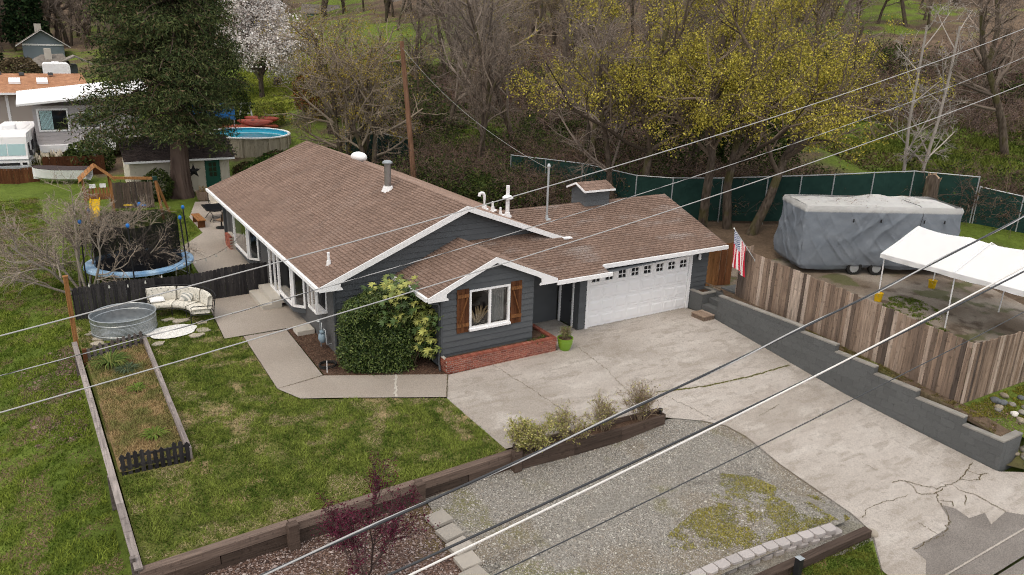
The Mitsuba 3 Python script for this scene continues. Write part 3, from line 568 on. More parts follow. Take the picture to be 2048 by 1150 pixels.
rake('rake_board', (-6.71, be - .005), (-4.35, 3.5), -0.937, w=.18, flare=.72)
rake('rake_board', (-1.99, be - .005), (-4.35, 3.5), -0.937, w=.18, flare=.75)
def soffit(a, b, c, d): put('soffit', MB().add([a, b, c, d], [[0, 1, 2], [0, 2, 3]]), 'gray_trim', house)
soffit((XE + .05, YF, ZE - .1), (XE + .05, YR, ZE - .1), (-8.69, YR, ZE - .1), (-8.69, YF, ZE - .1))
soffit((-2.0, -0.92, zgar(-.93) - .13), (5.9, -.92 + .44, zgar(-.48) - .13), (5.9, 0.0, zgar(-.48) - .13), (-2.0, 1.3, zgar(-.48) - .13))
soffit((-6.68, -.9, be - .1), (-6.68, 1.7, be - .1), (-6.17, 1.7, be - .1), (-6.17, -.9, be - .1))
def gutter(name, a, b, h=.12, w=.1, m='white_paint'): put(name, MB().bar(a, b, w, h), m, house)
gutter('gutter', (XE - .05, YF, ZE - .06), (XE - .05, YR, ZE - .06))
gutter('gutter', (-6.74, -.93, be - .06), (-6.74, 1.7, be - .06))
gutter('fascia', (-2.0, -.972, zgar(-.932) - .07), (.32, -.972, zgar(-.932) - .07), .14, .07)
gutter('fascia', (.10, -.527, zgar(-.487) - .075), (6.45, -.527, zgar(-.487) - .075), .15, .07)
put('rake_board', MB().bar((6.44, -.52, zgar(-.52) - .08), (6.44, YG, ZG - .08), .03, .16), 'gray_trim', house)
put('downspout', MB().tube([(-6.72, -.8, be - .12), (-6.60, -.8, be - .22), (-6.3, -.76, be - .3), (-6.24, -.72, be - .42), (-6.24, -.72, .2), (-6.26, -.8, .1), (-6.32, -.95, .06)], .035, 8), 'gray_trim', house, smooth=True)
gutter('downspout', (-8.76, 1.66, 2.4), (-8.76, 1.66, .1), .05, .06, 'gray_trim')
# --- things on the roofs
def stack(name, base, h, r, label, m='white_paint', capr=None, hook=False):
    k = tag(f'{house}__{numbered_part(name)}', label); b = arr(*base)
    fs = .2 if r > .1 else .12
    put('flashing', MB().hexa([b + arr(q_[0] * fs, q_[1] * fs, q_[2] * fs * 5) for q_ in ((-1, -1, -.13), (1, -1, -.05), (1, 1, -.05), (-1, 1, -.13), (-1, -1, -.05), (1, -1, .06), (1, 1, .06), (-1, 1, -.05))]) .lathe([(r * 1.9, -.05), (r * 1.3, .16), (0, .16)], b, 14), 'white_paint' if m != 'metal_pole' else 'metal_pole', k)
    pts = [b - Z * .1, b + Z * h] if not hook else [b - Z * .1, b + Z * (h - .1), b + arr(-.05, 0, h - .02), b + arr(-.13, 0, h), b + arr(-.2, 0, h - .03), b + arr(-.22, 0, h - .12)]
    put('pipe', MB().tube(pts, r, 12), m, k, smooth=30)
    if capr: put('cap', MB().lathe([(0, .1), (capr * .55, .09), (capr, .02), (capr, -.03), (r, -.06)], b + Z * (h if name != 'furnace_vent' else h - .45), 16), m if name != 'stove_pipe' else 'galvanized', k, smooth=40)
def numbered_part(name):
    i, k = 0, name
    while any(s.startswith(f'{house}__{k}__') for s in scene): i += 1; k = f'{name}_{i:03d}'
    return k
scene['stove_metal'] = {'type': 'twosided', 'b': {'type': 'principled', 'base_color': {'type': 'rgb', 'value': [.30, .28, .27]}, 'metallic': .7, 'roughness': .4}}
stack('stove_pipe', (-4.92, 6.4, zmain(-4.92)), 1.05, .13, 'metal stove pipe with a cap on the long roof', 'stove_metal', .2)
stack('plumbing_vent', (-8.57, 2.61, zmain(-8.57)), .42, .045, 'short white vent pipe near the front eave')
stack('hooked_vent', (-2.28, 3.55, 3.95), .62, .06, 'white pipe bent over like a hook', hook=True)
stack('plumbing_vent', (-2.0, 3.4, 3.9), .34, .045, None)
stack('plumbing_vent', (-1.9, 3.0, 3.8), .3, .04, None)
stack('furnace_vent', (-1.66, 2.9, zgar(2.9)), 1.15, .07, 'tall white furnace vent with a cone cap', 'white_paint', .2)
stack('service_mast', (-.2, 2.45, zgar(2.45)), 2.0, .04, 'grey steel service mast with weatherhead', 'metal_pole', .07)
put('skylight', MB().ball((-3.3, 13.9, 4.52), (.36, .55, .24), 2), 'white_paint', house, smooth=True, label='white skylight dome beyond the ridge')
put('flat_vent', MB().cbox((-.15, 1.15, zgar(1.15) + .04), (.34, .18, .05)), 'white_paint', house)
# chimney clad in siding with a little roof
ck = tag(f'{house}__chimney', 'grey sided chimney with its own small brown gable roof')
cx0, cx1, cy0, cy1, cz = 1.95, 3.12, 2.95, 3.85, 4.42
put('core', MB().box(cx0, cx1, cy0, cy1, 3.5, cz), 'siding', ck)
for i in range(4):
    z = 3.62 + i * .2; put('siding_board', MB().hexa([(cx0 - .02, cy0 - .02, z), (cx1 + .02, cy0 - .02, z), (cx1 + .02, cy1 + .02, z), (cx0 - .02, cy1 + .02, z), (cx0 - .004, cy0 - .004, z + .197), (cx1 + .004, cy0 - .004, z + .197), (cx1 + .004, cy1 + .004, z + .197), (cx0 - .004, cy1 + .004, z + .197)], t=rng.random()), 'siding', ck)
ym = (cy0 + cy1) / 2
def cr(side): 
    ye = cy0 - .16 if side < 0 else cy1 + .16
    return [(cx0 - .16, ye, cz - .03), (cx1 + .16, ye, cz - .03), (cx1 + .16, ym, cz + .22), (cx0 - .16, ym, cz + .22), (cx0 - .16, ye, cz + .03), (cx1 + .16, ye, cz + .03), (cx1 + .16, ym, cz + .28), (cx0 - .16, ym, cz + .28)]
put('roof', MB().hexa(cr(-1)).hexa(cr(1)), 'shingle', ck)
tb = MB()
for i in range(5):
    for j in range(3):
        f0, f1 = j / 3, (j + 1) / 3; a = cx0 - .16 + i * .3 + (j % 2) * .12; b = min(a + .28, cx1 + .16)
        Yq, Zq = lambda f_: cy0 - .16 + f_ * (ym - cy0 + .16), lambda f_: cz + .035 + f_ * .25
        tb.hexa([(a, Yq(f0), Zq(f0)), (b, Yq(f0), Zq(f0)), (b, Yq(f1), Zq(f1)), (a, Yq(f1), Zq(f1)), (a, Yq(f0), Zq(f0) + .018), (b, Yq(f0), Zq(f0) + .018), (b, Yq(f1), Zq(f1) + .004), (a, Yq(f1), Zq(f1) + .004)], t=rng.uniform(.3, .8))
put('shingle_courses', tb, 'shingle', ck, kind='stuff')
put('trim', MB().bar((cx0 - .18, cy0 - .18, cz), (cx1 + .18, cy0 - .18, cz), .03, .07).bar((cx0 - .175, cy0 - .16, cz), (cx0 - .175, ym, cz + .25), .03, .07).bar((cx0 - .175, ym, cz + .25), (cx0 - .175, cy1 + .16, cz), .03, .07), 'white_paint', ck)
put('gable', MB().slab(Polygon([(cy0, cz - .02), (cy1, cz - .02), (ym, cz + .22)]), arr(cx0 + .01, 0, 0), Y3, Z, -X3, .02), 'siding', ck)
# ================================================================ WALLS, FENCES, TIMBERS
# --- grey block retaining wall along the drive, stepping down
rw = thing('retaining_wall', 'long grey painted block retaining wall stepping down along the right side of the drive', 'wall')
TOPS = [(.98, -1.55, -5.27), (.80, -5.27, -6.62), (.575, -6.62, -8.04), (.35, -8.04, -9.44), (.13, -9.44, -10.86), (-.10, -10.86, -11.98)]
LV = [.98, .80, .575, .35, .13, -.10, -.32, -.55, -.78, -1.12]
def wx(y): return 5.12 + .021 * (-1.6 - y)
core = MB(); capm = []
for z, ya, yb in TOPS:
    core.hexa([(wx(yb) + .006, yb, -1.2), (wx(yb) + .19, yb, -1.2), (wx(ya) + .19, ya, -1.2), (wx(ya) + .006, ya, -1.2), (wx(yb) + .006, yb, z - .046), (wx(yb) + .19, yb, z - .046), (wx(ya) + .19, ya, z - .046), (wx(ya) + .006, ya, z - .046)])
put('core', core, 'block_paint', rw)
def blk(y0, y1, z0, z1, x0=-.004, x1=.20):
    return MB().hexa([(wx(y0) + x0, y0, z0), (wx(y0) + x1, y0, z0), (wx(y1) + x1, y1, z0), (wx(y1) + x0, y1, z0), (wx(y0) + x0, y0, z1), (wx(y0) + x1, y0, z1), (wx(y1) + x1, y1, z1), (wx(y1) + x0, y1, z1)], t=rng.random())
for k in range(len(LV) - 1):
    z1, z0 = LV[k] - .045, LV[k + 1] - .045 + .005
    y1 = -1.55
    for z, ya, yb in TOPS[k:k + 1] if k < 6 else [(0, 0, -11.98)]: yend = yb
    y = y1 - (.2 if k % 2 else 0)
    ys = [y1] + list(np.arange(y, yend, -.405)) + [yend]
    ys = sorted(set(np.round(ys, 3)), reverse=True)
    for a, b in zip(ys[:-1], ys[1:]):
        if a - b < .03 or z1 < z_drive(5.1, b) - .02: continue
        put('block', blk(b + .003, a - .003, z0, z1), 'block_paint', rw)
for z, ya, yb in TOPS:
    n = max(1, round((ya - yb) / .405))
    for i in range(n):
        a, b = ya + (yb - ya) * i / n, ya + (yb - ya) * (i + 1) / n
        put('cap_block', blk(b + .002, a - .002, z - .043, z, -.012, .205), 'block_cap', rw)
for i, (a, b) in enumerate(((0.205, .6), (.6, 1.0))):
    x = wx(-11.98)
    put('cap_block', MB().box(x + a, x + b - .003, -11.99, -11.78, -.143, -.1, t=rng.random()), 'block_cap', rw)
    for z0, z1 in ((-.36, -.148), (-.585, -.365), (-.81, -.59), (-1.15, -.815)): put('block', MB().box(x + a, x + b - .004, -11.98, -11.79, z0, z1, t=rng.random()), 'block_paint', rw)
# planter by the garage corner and the concrete steps
pw = thing('corner_planter', 'grey block planter full of bark against the right corner of the garage', 'planter')
put('wall', MB().box(5.14, 6.05, -.72, -.56, 0, .74).box(5.14, 5.3, -.56, -.03, 0, .74).box(5.9, 6.05, -.56, -.03, 0, .74), 'block_paint', pw)
put('cap', MB().box(5.13, 6.06, -.73, -.55, .74, .78).box(5.13, 5.31, -.55, -.03, .74, .78).box(5.89, 6.06, -.55, -.03, .74, .78), 'block_cap', pw)
put('bark', MB().box(5.3, 5.9, -.56, -.03, .4, .68), 'soil', pw)
st = thing('garden_steps', 'grey concrete steps between the corner planter and the retaining wall', 'steps')
for i, (x, z) in enumerate(((5.15, .36), (5.5, .58), (5.85, .80), (6.1, .93))): put('step', MB().box(x, 7.0, -1.53, -.74, -.1 + i * .001, z), 'block_paint', st)
sb = thing('wooden_step', 'low brown wooden step box on the drive in front of the concrete steps', 'step')
for i in range(4): put('board', MB().box(4.52 + i * .145, 4.52 + i * .145 + .138, -1.5, -.82, .145, .18, t=rng.uniform(.5, .8)), 'fence_wood', sb)
put('frame', MB().box(4.53, 5.08, -1.49, -1.45, 0, .144, t=.3).box(4.53, 4.57, -1.45, -.83, 0, .144, t=.3).box(5.04, 5.08, -1.45, -.83, 0, .144, t=.3), 'fence_wood', sb)

# --- wooden fence of vertical planks on the bank
def plank_fence(key, a, b, zf, h, w, m, tones, th=.022, front=None, dog=False, hv=.03, alt=.012, rails=True, batch=None):
    a, b = np.array(a, float), np.array(b, float); L = np.linalg.norm(b - a); d = (b - a) / L; n = np.array([d[1], -d[0]])
    if front is not None and n @ np.array(front) < 0: n = -n
    N = int(L / w)
    for i in range(N):
        s0 = i * L / N; s1 = (i + 1) * L / N - .004 - rng.random() * .004
        zt = zf(*(a + d * s0)); hh = (h(s0 / L) if callable(h) else h) + rng.uniform(-hv, hv); off = (alt if i % 2 else 0) + rng.uniform(0, .006)
        p0, p1 = a + d * s0 + n * off, a + d * s1 + n * (off + rng.uniform(-.004, .004)); q0, q1 = p0 + n * th, p1 + n * th
        z0 = zt - .03; ztop = zt + hh; tilt = rng.uniform(-.012, .012)
        P = [(*q, z0) for q in (p0, p1, q1, q0)] + [(*(q + d * tilt), ztop) for q in (p0, p1, q1, q0)]
        mb = MB(); tone = float(np.clip(tones(i, N), 0, 1))
        if dog:
            c = .035; ww = s1 - s0
            prof = Polygon([(0, z0), (ww, z0), (ww, ztop - c), (ww - c, ztop), (c, ztop), (0, ztop - c)])
            mb.slab(prof, arr(*p0, 0), arr(*d, 0), Z, arr(*n, 0), th, t=tone)
        else:
            dd = arr(*d, 0); nn = arr(*n, 0)
            if np.dot(np.cross(dd, nn), Z) < 0: P = [P[1], P[0], P[3], P[2], P[5], P[4], P[7], P[6]]
            mb.hexa(P, t=tone)
        put('plank', mb, m, key)
    if rails:
        for f in (.25, .8):
            hh0 = (h(0) if callable(h) else h) * f; hh1 = (h(1) if callable(h) else h) * f
            put('rail', MB().bar((*(a - n * .03), zf(*a) + hh0), (*(b - n * .03), zf(*b) + hh1), .04, .09, t=.3), m, key)
        for s in np.arange(0, L + .1, 2.4):
            p = a + d * min(s, L) - n * .08; put('post', MB().cbox((*p, zf(*p) + (h(0) if callable(h) else h) * .46), (.09, .09, (h(0) if callable(h) else h) * .92), math.atan2(d[1], d[0]), t=.35), m, key)
wf = thing('plank_fence', 'weathered brown wooden plank fence on the bank above the grey wall', 'fence')
tn = lambda i, N: rng.choice([.08, .3, .5, .7, .92], p=[.2, .22, .22, .22, .14]) + rng.normal(0, .08)
plank_fence(wf, (5.98, -1.62), (5.98, -10.33), lambda x, y: float(z_strip(x, y)), lambda s: 1.86 + .03 * s, .142, 'fence_wood', tn, front=(-1, 0))
plank_fence(wf, (5.98, -10.36), (11.6, -10.36), lambda x, y: .17 - .045 * (x - 6), 1.9, .142, 'fence_wood', tn, front=(0, -1))
plank_fence(wf, (5.99, -1.55), (6.75, -1.5), lambda x, y: .92, 1.84, .15, 'fence_wood', lambda i, N: .6 + rng.normal(0, .1), front=(0, -1), rails=False)
cg = thing('cedar_gate', 'reddish cedar board gate in shade between the garage and the plank fence', 'gate')
plank_fence(cg, (6.02, .25), (7.3, -.1), lambda x, y: .72, 1.75, .14, 'brown_wood', lambda i, N: .82 + rng.normal(0, .08) if i < 4 else .55 + rng.normal(0, .08), front=(0, -1), rails=False)

# --- low black fence behind the stock tank
bf = thing('black_fence', 'low black board fence with notched tops between the side yard and the back yard', 'fence')
plank_fence(bf, (-15.78, 9.02), (-8.98, 9.35), lambda x, y: .0, lambda s: 1.22 + .06 * math.sin(s * 9), .138, 'black_wood', lambda i, N: rng.uniform(.1, .95), front=(0, -1), dog=True, hv=.012, alt=.004)
# --- weathered board wall along the left edge of the lawn
lw = thing('edge_board_wall', 'low weathered grey board wall along the left edge of the lawn, a flat cap board on top', 'wall')
LP = [(-15.98, 6.55), (-15.86, 3.6), (-15.76, 1.2), (-15.66, -1.3), (-15.55, -3.9), (-15.44, -6.28)]
for a, b in zip(LP[:-1], LP[1:]):
    za, zb = (float(z_lawn(0, q[1])) + .09 for q in (a, b)); d = nrm(arr(*b, 0) - arr(*a, 0)) * .004
    put('cap_board', MB().bar(arr(*a, za + .02) + d, arr(*b, zb + .02) - d, .15, .045, t=rng.uniform(.55, .95)), 'gray_wood_y', lw)
    for r in range(4): put('board', MB().bar(arr(a[0] + .02, a[1], za - .12 - r * .225) + d, arr(b[0] + .02, b[1], zb - .12 - r * .225) - d, .05, .215, t=rng.uniform(.0, .35)), 'gray_wood_y', lw)
for y in (5.2, -2.6, -6.0): put('post', MB().cbox((np.interp(-y, [-6.55, 6.28], [-15.98, -15.44]) - .06, y, -.42), (.1, .1, .9), t=.2), 'gray_wood_y', lw)
op = thing('corner_post', 'tall square orange-brown post at the far end of the lawn edge wall', 'post')
put('post', MB().cbox((-15.93, 6.75, .95), (.13, .13, 2.7), .1, t=.84), 'brown_wood', op); put('cap', MB().cbox((-15.93, 6.75, 2.315), (.15, .15, .03), .1, t=.9), 'brown_wood', op)

# --- railway-tie wall in front of the lawn
tw = thing('timber_wall', 'two-course wall of dark weathered timbers with square posts holding up the front lawn', 'wall')
TA, TB_ = arr(-15.45, -6.22), arr(-6.62, -5.88)
for r in range(3):
    cuts = [0, .335, .68, 1.0] if r % 2 == 0 else [0, .17, .5, .84, 1.0]
    for a, b in zip(cuts[:-1], cuts[1:]):
        p, q_ = TA + (TB_ - TA) * (a + .0012), TA + (TB_ - TA) * (b - .0012); zt = -.155 - r * .213
        put('tie', MB().bar((*p, zt - .1 + rng.uniform(-.012, .012)), (*q_, zt - .1 + rng.uniform(-.012, .012)), .2 + (0.006 if r == 0 else 0), .208, t=rng.uniform(.55, .85) if r == 0 else rng.uniform(.1, .4)), 'tie_wood_x', tw)
for x in (-12.46, -9.43, -6.66):
    y = np.interp(x, [TA[0], TB_[0]], [TA[1], TB_[1]]) - .2; put('post', MB().cbox((x, y, -.46), (.22, .2, .78), .04, t=rng.uniform(.2, .4)), 'tie_wood_x', tw)
# --- planter between the drive and the gravel
tp = thing('timber_planter', 'long narrow dark timber planter between the drive and the gravel', 'planter')
for a, b in (((-6.5, -6.06), (-4.9, -6.14)), ((-4.9, -6.14), (-3.3, -6.16)), ((-3.3, -6.16), (-1.62, -6.08))):
    for r in range(2):
        za, zb = -.19 - .022 * (a[0] + 6.5) - r * .21, -.19 - .022 * (b[0] + 6.5) - r * .21
        put('timber', MB().bar((a[0] + .003, a[1], za - .1), (b[0] - .003, b[1], zb - .1), .12, .205, t=rng.uniform(.1, .3)), 'tie_wood_x', tp)
put('back_board', MB().bar((-6.5, -5.72, -.2), (-1.6, -5.76, -.33), .05, .2, t=.3), 'tie_wood_x', tp)
put('end_board', MB().bar((-6.52, -6.1, -.2), (-6.52, -5.7, -.2), .06, .25, t=.35), 'tie_wood_x', tp); put('end_board', MB().bar((-1.6, -6.1, -.4), (-1.6, -5.72, -.4), .06, .25, t=.2), 'tie_wood_x', tp)
put('soil', MB().hexa([(-6.5, -6.1, -.6), (-1.62, -6.1, -.7), (-1.62, -5.73, -.7), (-6.5, -5.73, -.6), (-6.5, -6.1, -.25), (-1.62, -6.1, -.37), (-1.62, -5.73, -.37), (-6.5, -5.73, -.25)]), 'soil', tp)
pl_lamp = thing('path_light', 'small dark path light at the far right end of the timber planter', 'lamp')
put('stake', MB().tube([(-1.66, -5.95, -.4), (-1.66, -5.95, -.2)], .015, 6), 'black_metal', pl_lamp); put('head', MB().lathe([(0, .09), (.07, .06), (.075, 0), (0, -.01)], (-1.66, -5.95, -.2), 12), 'black_metal', pl_lamp, smooth=True)

# --- stone-faced block wall and timber by the street
put_sheet('verge', Polygon([(-9.4, -11.42), (-0.25, -11.7), (-0.35, -12.0), (-1.35, -12.9), (-1.5, -13.66), (-9.4, -13.66)]), lambda x, y: -1.03 + 0 * x, 'hill_mat', .5, t=.62)
put_sheet('gravel_ledge', Polygon([(-9.25, -9.0), (-5.0, -8.0), (-1.0, -9.2), (-.35, -11.2), (-.7, -11.5), (-9.25, -11.25)]), lambda x, y: np.maximum(z_grav(x, y) + .006, np.interp(y, [-11, -8.5], [-.86, -.82]) + 0 * x), 'gravel_mat', .4)
bw_ = thing('block_edging', 'curved row of pale grey split-face edging blocks beside the gravel near the street', 'wall')
bl = [(-7.9, -11.12), (-5.23, -11.16), (-4.17, -11.18), (-2.99, -11.28), (-1.9, -11.42), (-.78, -11.56)]
BL = LineString(bl); nb = int(BL.length / .345)
for r in range(3):
    for i in range(nb - (1 if r == 0 else 0)):
        s = (i + .5 + (.5 if r % 2 else 0)) * BL.length / nb
        if s > BL.length - .1: continue
        p = BL.interpolate(s).coords[0]; p2 = BL.interpolate(s + .05).coords[0]; rz = math.atan2(p2[1] - p[1], p2[0] - p[0])
        z = -.80 - r * .125 + rng.uniform(-.008, .008); w = .325; e = rng.uniform(.03, .05)
        ou = [(-w / 2, .11), (-w / 2, -.07), (-w / 2 + e * 1.4, -.12 - e * .4), (w / 2 - e * 1.4, -.12 - e * .4 + rng.uniform(-.01, .01)), (w / 2, -.07), (w / 2, .11)]
        ca, sa = math.cos(rz), math.sin(rz); u, v = arr(ca, sa, 0), arr(-sa, ca, 0)
        put('block', MB().slab(Polygon(ou), arr(p[0], p[1] - r * .035, z - .118), u, v, Z, .116, c=np.array([.40, .37, .36]) * rng.uniform(.8, 1.1)), 'vc_rough', bw_)
tb2 = thing('street_timber', 'dark weathered timber lying in the grass in front of the edging blocks', 'timber')
put('timber', MB().bar((-4.9, -11.85, -.93), (-.5, -11.98, -.93), .2, .22, t=.2), 'tie_wood_x', tb2); put('end_stone', MB().ball((-.36, -12.0, -.98), (.13, .16, .09), 2, c=(.34, .30, .25)), 'vc_rough', tb2)
mp = thing('capped_post', 'black square post with a shiny metal cap beside the street timber', 'post')
put('post', MB().cbox((-3.2, -12.12, -.8), (.13, .13, .56)), 'black_metal', mp); put('cap', MB().add(*(lambda s, z: ([(-3.2 - s, -12.12 - s, z), (-3.2 + s, -12.12 - s, z), (-3.2 + s, -12.12 + s, z), (-3.2 - s, -12.12 + s, z), (-3.2, -12.12, z + .05)], [[0, 1, 4], [1, 2, 4], [2, 3, 4], [3, 0, 4], [0, 2, 1], [0, 3, 2]]))(.08, -.52)), 'galvanized', mp)
for i, (x, y, s) in enumerate(((-9.28, -6.92, .5), (-9.27, -7.44, .48), (-9.26, -7.95, .5), (-9.33, -8.42, .47), (-9.42, -8.90, .52), (-9.48, -9.42, .5))):
    k = put('paver', MB().cbox((x, y, float(min(D(y), -.62)) - .0), (s, s * .92, .09), rng.uniform(-.12, .12) + .1, c=np.array([.36, .33, .29]) * rng.uniform(.85, 1.1)), 'vc_rough')
    tag(k, 'square tan concrete stepping paver beside the mulch bed, ' + ('nearest the timber wall', 'second from the timber wall', 'third from the timber wall', 'fourth from the timber wall', 'fifth from the timber wall', 'farthest from the timber wall')[i], 'paver', 'stepping pavers beside the mulch bed')

# --- raised bed with pickets
rb = thing('garden_bed', 'raised garden bed of dry grass left of the lawn, dark pickets at both ends', 'garden bed')
PICK = 'black_wood'
def pickets(a, b, n, h, tone):
    a, b = arr(*a), arr(*b); d = (b - a); L = np.linalg.norm(d); d /= L; nn = np.cross(d, Z)
    for i in range(n):
        p = a + d * (i + .5) * L / n; hh = h * rng.uniform(.88, 1.12); w = .095
        put('picket', MB().slab(Polygon([(-w / 2, -.05), (w / 2, -.05), (w / 2, hh - .05), (0, hh), (-w / 2, hh - .05)]), p - nn * .012, d, Z, nn, .024, t=rng.uniform(*tone)), PICK, rb)
    for z in (.16, h * .78): put('rail', MB().bar(a - nn * .03 + Z * z, b - nn * .03 + Z * z, .03, .06, t=.8), 'black_wood', rb)
pickets((-15.42, -2.58, -.03), (-13.88, -2.66, -.03), 11, .52, (.2, .7)); PICK = 'gray_wood_y'; pickets((-15.72, 4.82, 0), (-14.0, 5.5, 0), 10, .5, (.05, .35))
for a, b in (((-13.98, 5.54), (-13.95, 2.9)), ((-13.95, 2.9), (-13.93, .1)), ((-13.93, .1), (-13.9, -2.66))):
    put('side_board', MB().bar((*a, .17), (*b, .15), .1, .30, t=rng.uniform(.35, .6)), 'gray_wood_y', rb)
put('corner_post', MB().cbox((-15.74, 4.78, .2), (.12, .12, .55), t=.25), 'brown_wood', rb)
v_, f_ = sheet(Polygon([(-15.44, -2.6), (-13.95, -2.66), (-14.0, 5.5), (-15.72, 4.8)]), lambda x, y: .06 + .03 * np.sin(x * 7 + y * 3), .3)
def f_straw(p, n, uv):
    k = fbm(p.x * 1.4, p.y * 1.4, 2.0, 4); g = noise(p.x * 40, p.y * 40)
    return mix(mix((0.11, 0.07, 0.045), (0.26, 0.19, 0.09), k), (0.11, 0.12, 0.035), smoothstep(.5, .7, fbm(p.x * .8 + 3, p.y * .8, 7.0, 4))) * (0.65 + .7 * g)
mat('straw', proc(f_straw), .95, .05)
put('soil', MB().add(v_, f_), 'straw', rb, smooth=True)

# ================================================================ BRICK PLANTER
bp = thing('brick_planter', 'low red brick planter under the front window', 'planter')
put('mortar', MB().box(-6.187, -2.10, -1.207, -1.1, 0, .42).box(-6.187, -6.08, -1.1, -.69, 0, .42).box(-2.2, -2.11, -1.1, .32, 0, .42), 'pale_concrete', bp)
bl_, bh = .203, .0685
for r in range(6):
    z0 = .004 + r * bh; off = (r % 2) * bl_ / 2; x = -6.193 + (0 if r % 2 == 0 else -bl_ / 2)
    while x < -2.09:
        a, b = max(x, -6.193), min(x + bl_ - .013, -2.088)
        if b - a > .03: put('brick', MB().box(a, b, -1.213 - rng.uniform(0, .004), -1.15, z0, z0 + bh - .013, t=rng.beta(2, 2.2)), 'brick_mat', bp)
        x += bl_
    y = -1.14 + off / 2
    while y < -.7: put('brick', MB().box(-6.193, -6.1, y, min(y + bl_ - .009, -.69), z0, z0 + bh - .009, t=rng.beta(2, 2.2)), 'brick_mat', bp); y += bl_
x = -6.2
while x < -2.09:
    put('cap_brick', MB().box(x, x + .065, -1.222, -1.06, .418, .486, t=rng.uniform(.35, .85)), 'brick_mat', bp); x += .0735
y = -1.05
while y < .3: put('cap_brick', MB().box(-2.25, -2.088, y, y + .065, .418, .486, t=rng.uniform(.2, .5)), 'brick_mat', bp); y += .0735
put('soil', MB().box(-6.1, -2.2, -1.1, -.7, .2, .36).box(-2.75, -2.2, -.7, .3, .2, .41), 'soil', bp)
pt = thing('green_pot', 'bright green glazed ribbed pot at the right end of the brick planter', 'plant pot')
put('pot', MB().lathe([(0, .0), (.17, 0), (.19, .05), (.215, .12), (.222, .13), (.222, .15), (.232, .2), (.24, .21), (.24, .23), (.248, .28), (.255, .29), (.255, .31), (.25, .36), (.275, .38), (.28, .43), (.255, .43), (.24, .37), (0, .37)], (-1.76, -1.25, 0), 32), 'green_glaze', pt, smooth=40)
put('soil', MB().lathe([(.24, .385), (0, .40)], (-1.76, -1.25, 0), 20), 'soil', pt)

# ================================================================ SIDE YARD
tank = thing('stock_tank', 'round galvanized metal stock tank on the grass in front of the black fence', 'tank')
prof = [(0, .03), (1.0, .03), (1.005, .0), (1.02, .02), (1.02, .10), (1.035, .12), (1.02, .14)]
for i in range(14): prof += [(1.02 + .006 * (i % 2), .16 + i * .022)]
prof += [(1.02, .48), (1.035, .50), (1.02, .52), (1.02, .62), (1.05, .64), (1.05, .67), (1.02, .68), (1.0, .66), (.995, .5), (1.005, .48), (.99, .46), (.985, .12), (.97, .06), (0, .06)]
put('shell', MB().lathe(prof, (-14.42, 7.25, 0), 56), 'galvanized', tank, smooth=30)
put('stain', MB().lathe([(.62, .066), (.0, .066)], (-14.42, 7.25, 0), 30), 'soil', tank)
mat('white_gravel', proc(lambda p, n, uv: mix((.50, .49, .46), (.80, .79, .76), noise(p.x * 34, p.y * 34))), .95, .1)
cg_ = [(-13.05 + (.80 + .05 * math.sin(3 * t) + .03 * math.sin(7 * t)) * math.cos(t), 6.3 + (.66 + .05 * math.sin(2 * t + 1)) * math.sin(t)) for t in np.linspace(0, 2 * np.pi, 48, endpoint=False)]
put_sheet('gravel_circle', Polygon(cg_), lambda x, y: .045 + .012 * meshkit.noise(np.stack([x * 9, y * 9, 0 * x], -1)), 'white_gravel', .12)
for i, (x, y, s) in enumerate(((-12.6, 7.35, .3), (-13.0, 7.6, .25), (-12.1, 6.0, .28), (-12.35, 5.6, .26), (-15.35, 7.4, .3), (-15.2, 6.8, .25), (-15.3, 6.3, .2), (-13.6, 5.4, .25), (-12.0, 6.8, .22))):
    pts = [(x + s * (1 + .25 * rng.normal()) * math.cos(t), y + .7 * s * (1 + .25 * rng.normal()) * math.sin(t)) for t in np.linspace(0, 2 * np.pi, 9, endpoint=False)]
    k = put('flagstone', MB().slab(Polygon(pts).buffer(0), arr(0, 0, .0), X3, Y3, Z, .045, c=np.array([.36, .32, .26]) * rng.uniform(.8, 1.1)), 'vc_rough'); tag(k, 'flat irregular flagstone ' + ('in front of the curved sofa, nearer the white gravel', 'in front of the curved sofa, nearer the stock tank', 'right of the white gravel circle, beside the patio', 'in the grass just in front of the white gravel, right of it', 'left of the stock tank, farthest back', 'left of the stock tank, middle one', 'left of the stock tank, nearest the garden bed', 'at the back right corner of the garden bed', 'between the white gravel and the patio edge')[i], 'flagstone', 'flagstones around the stock tank')
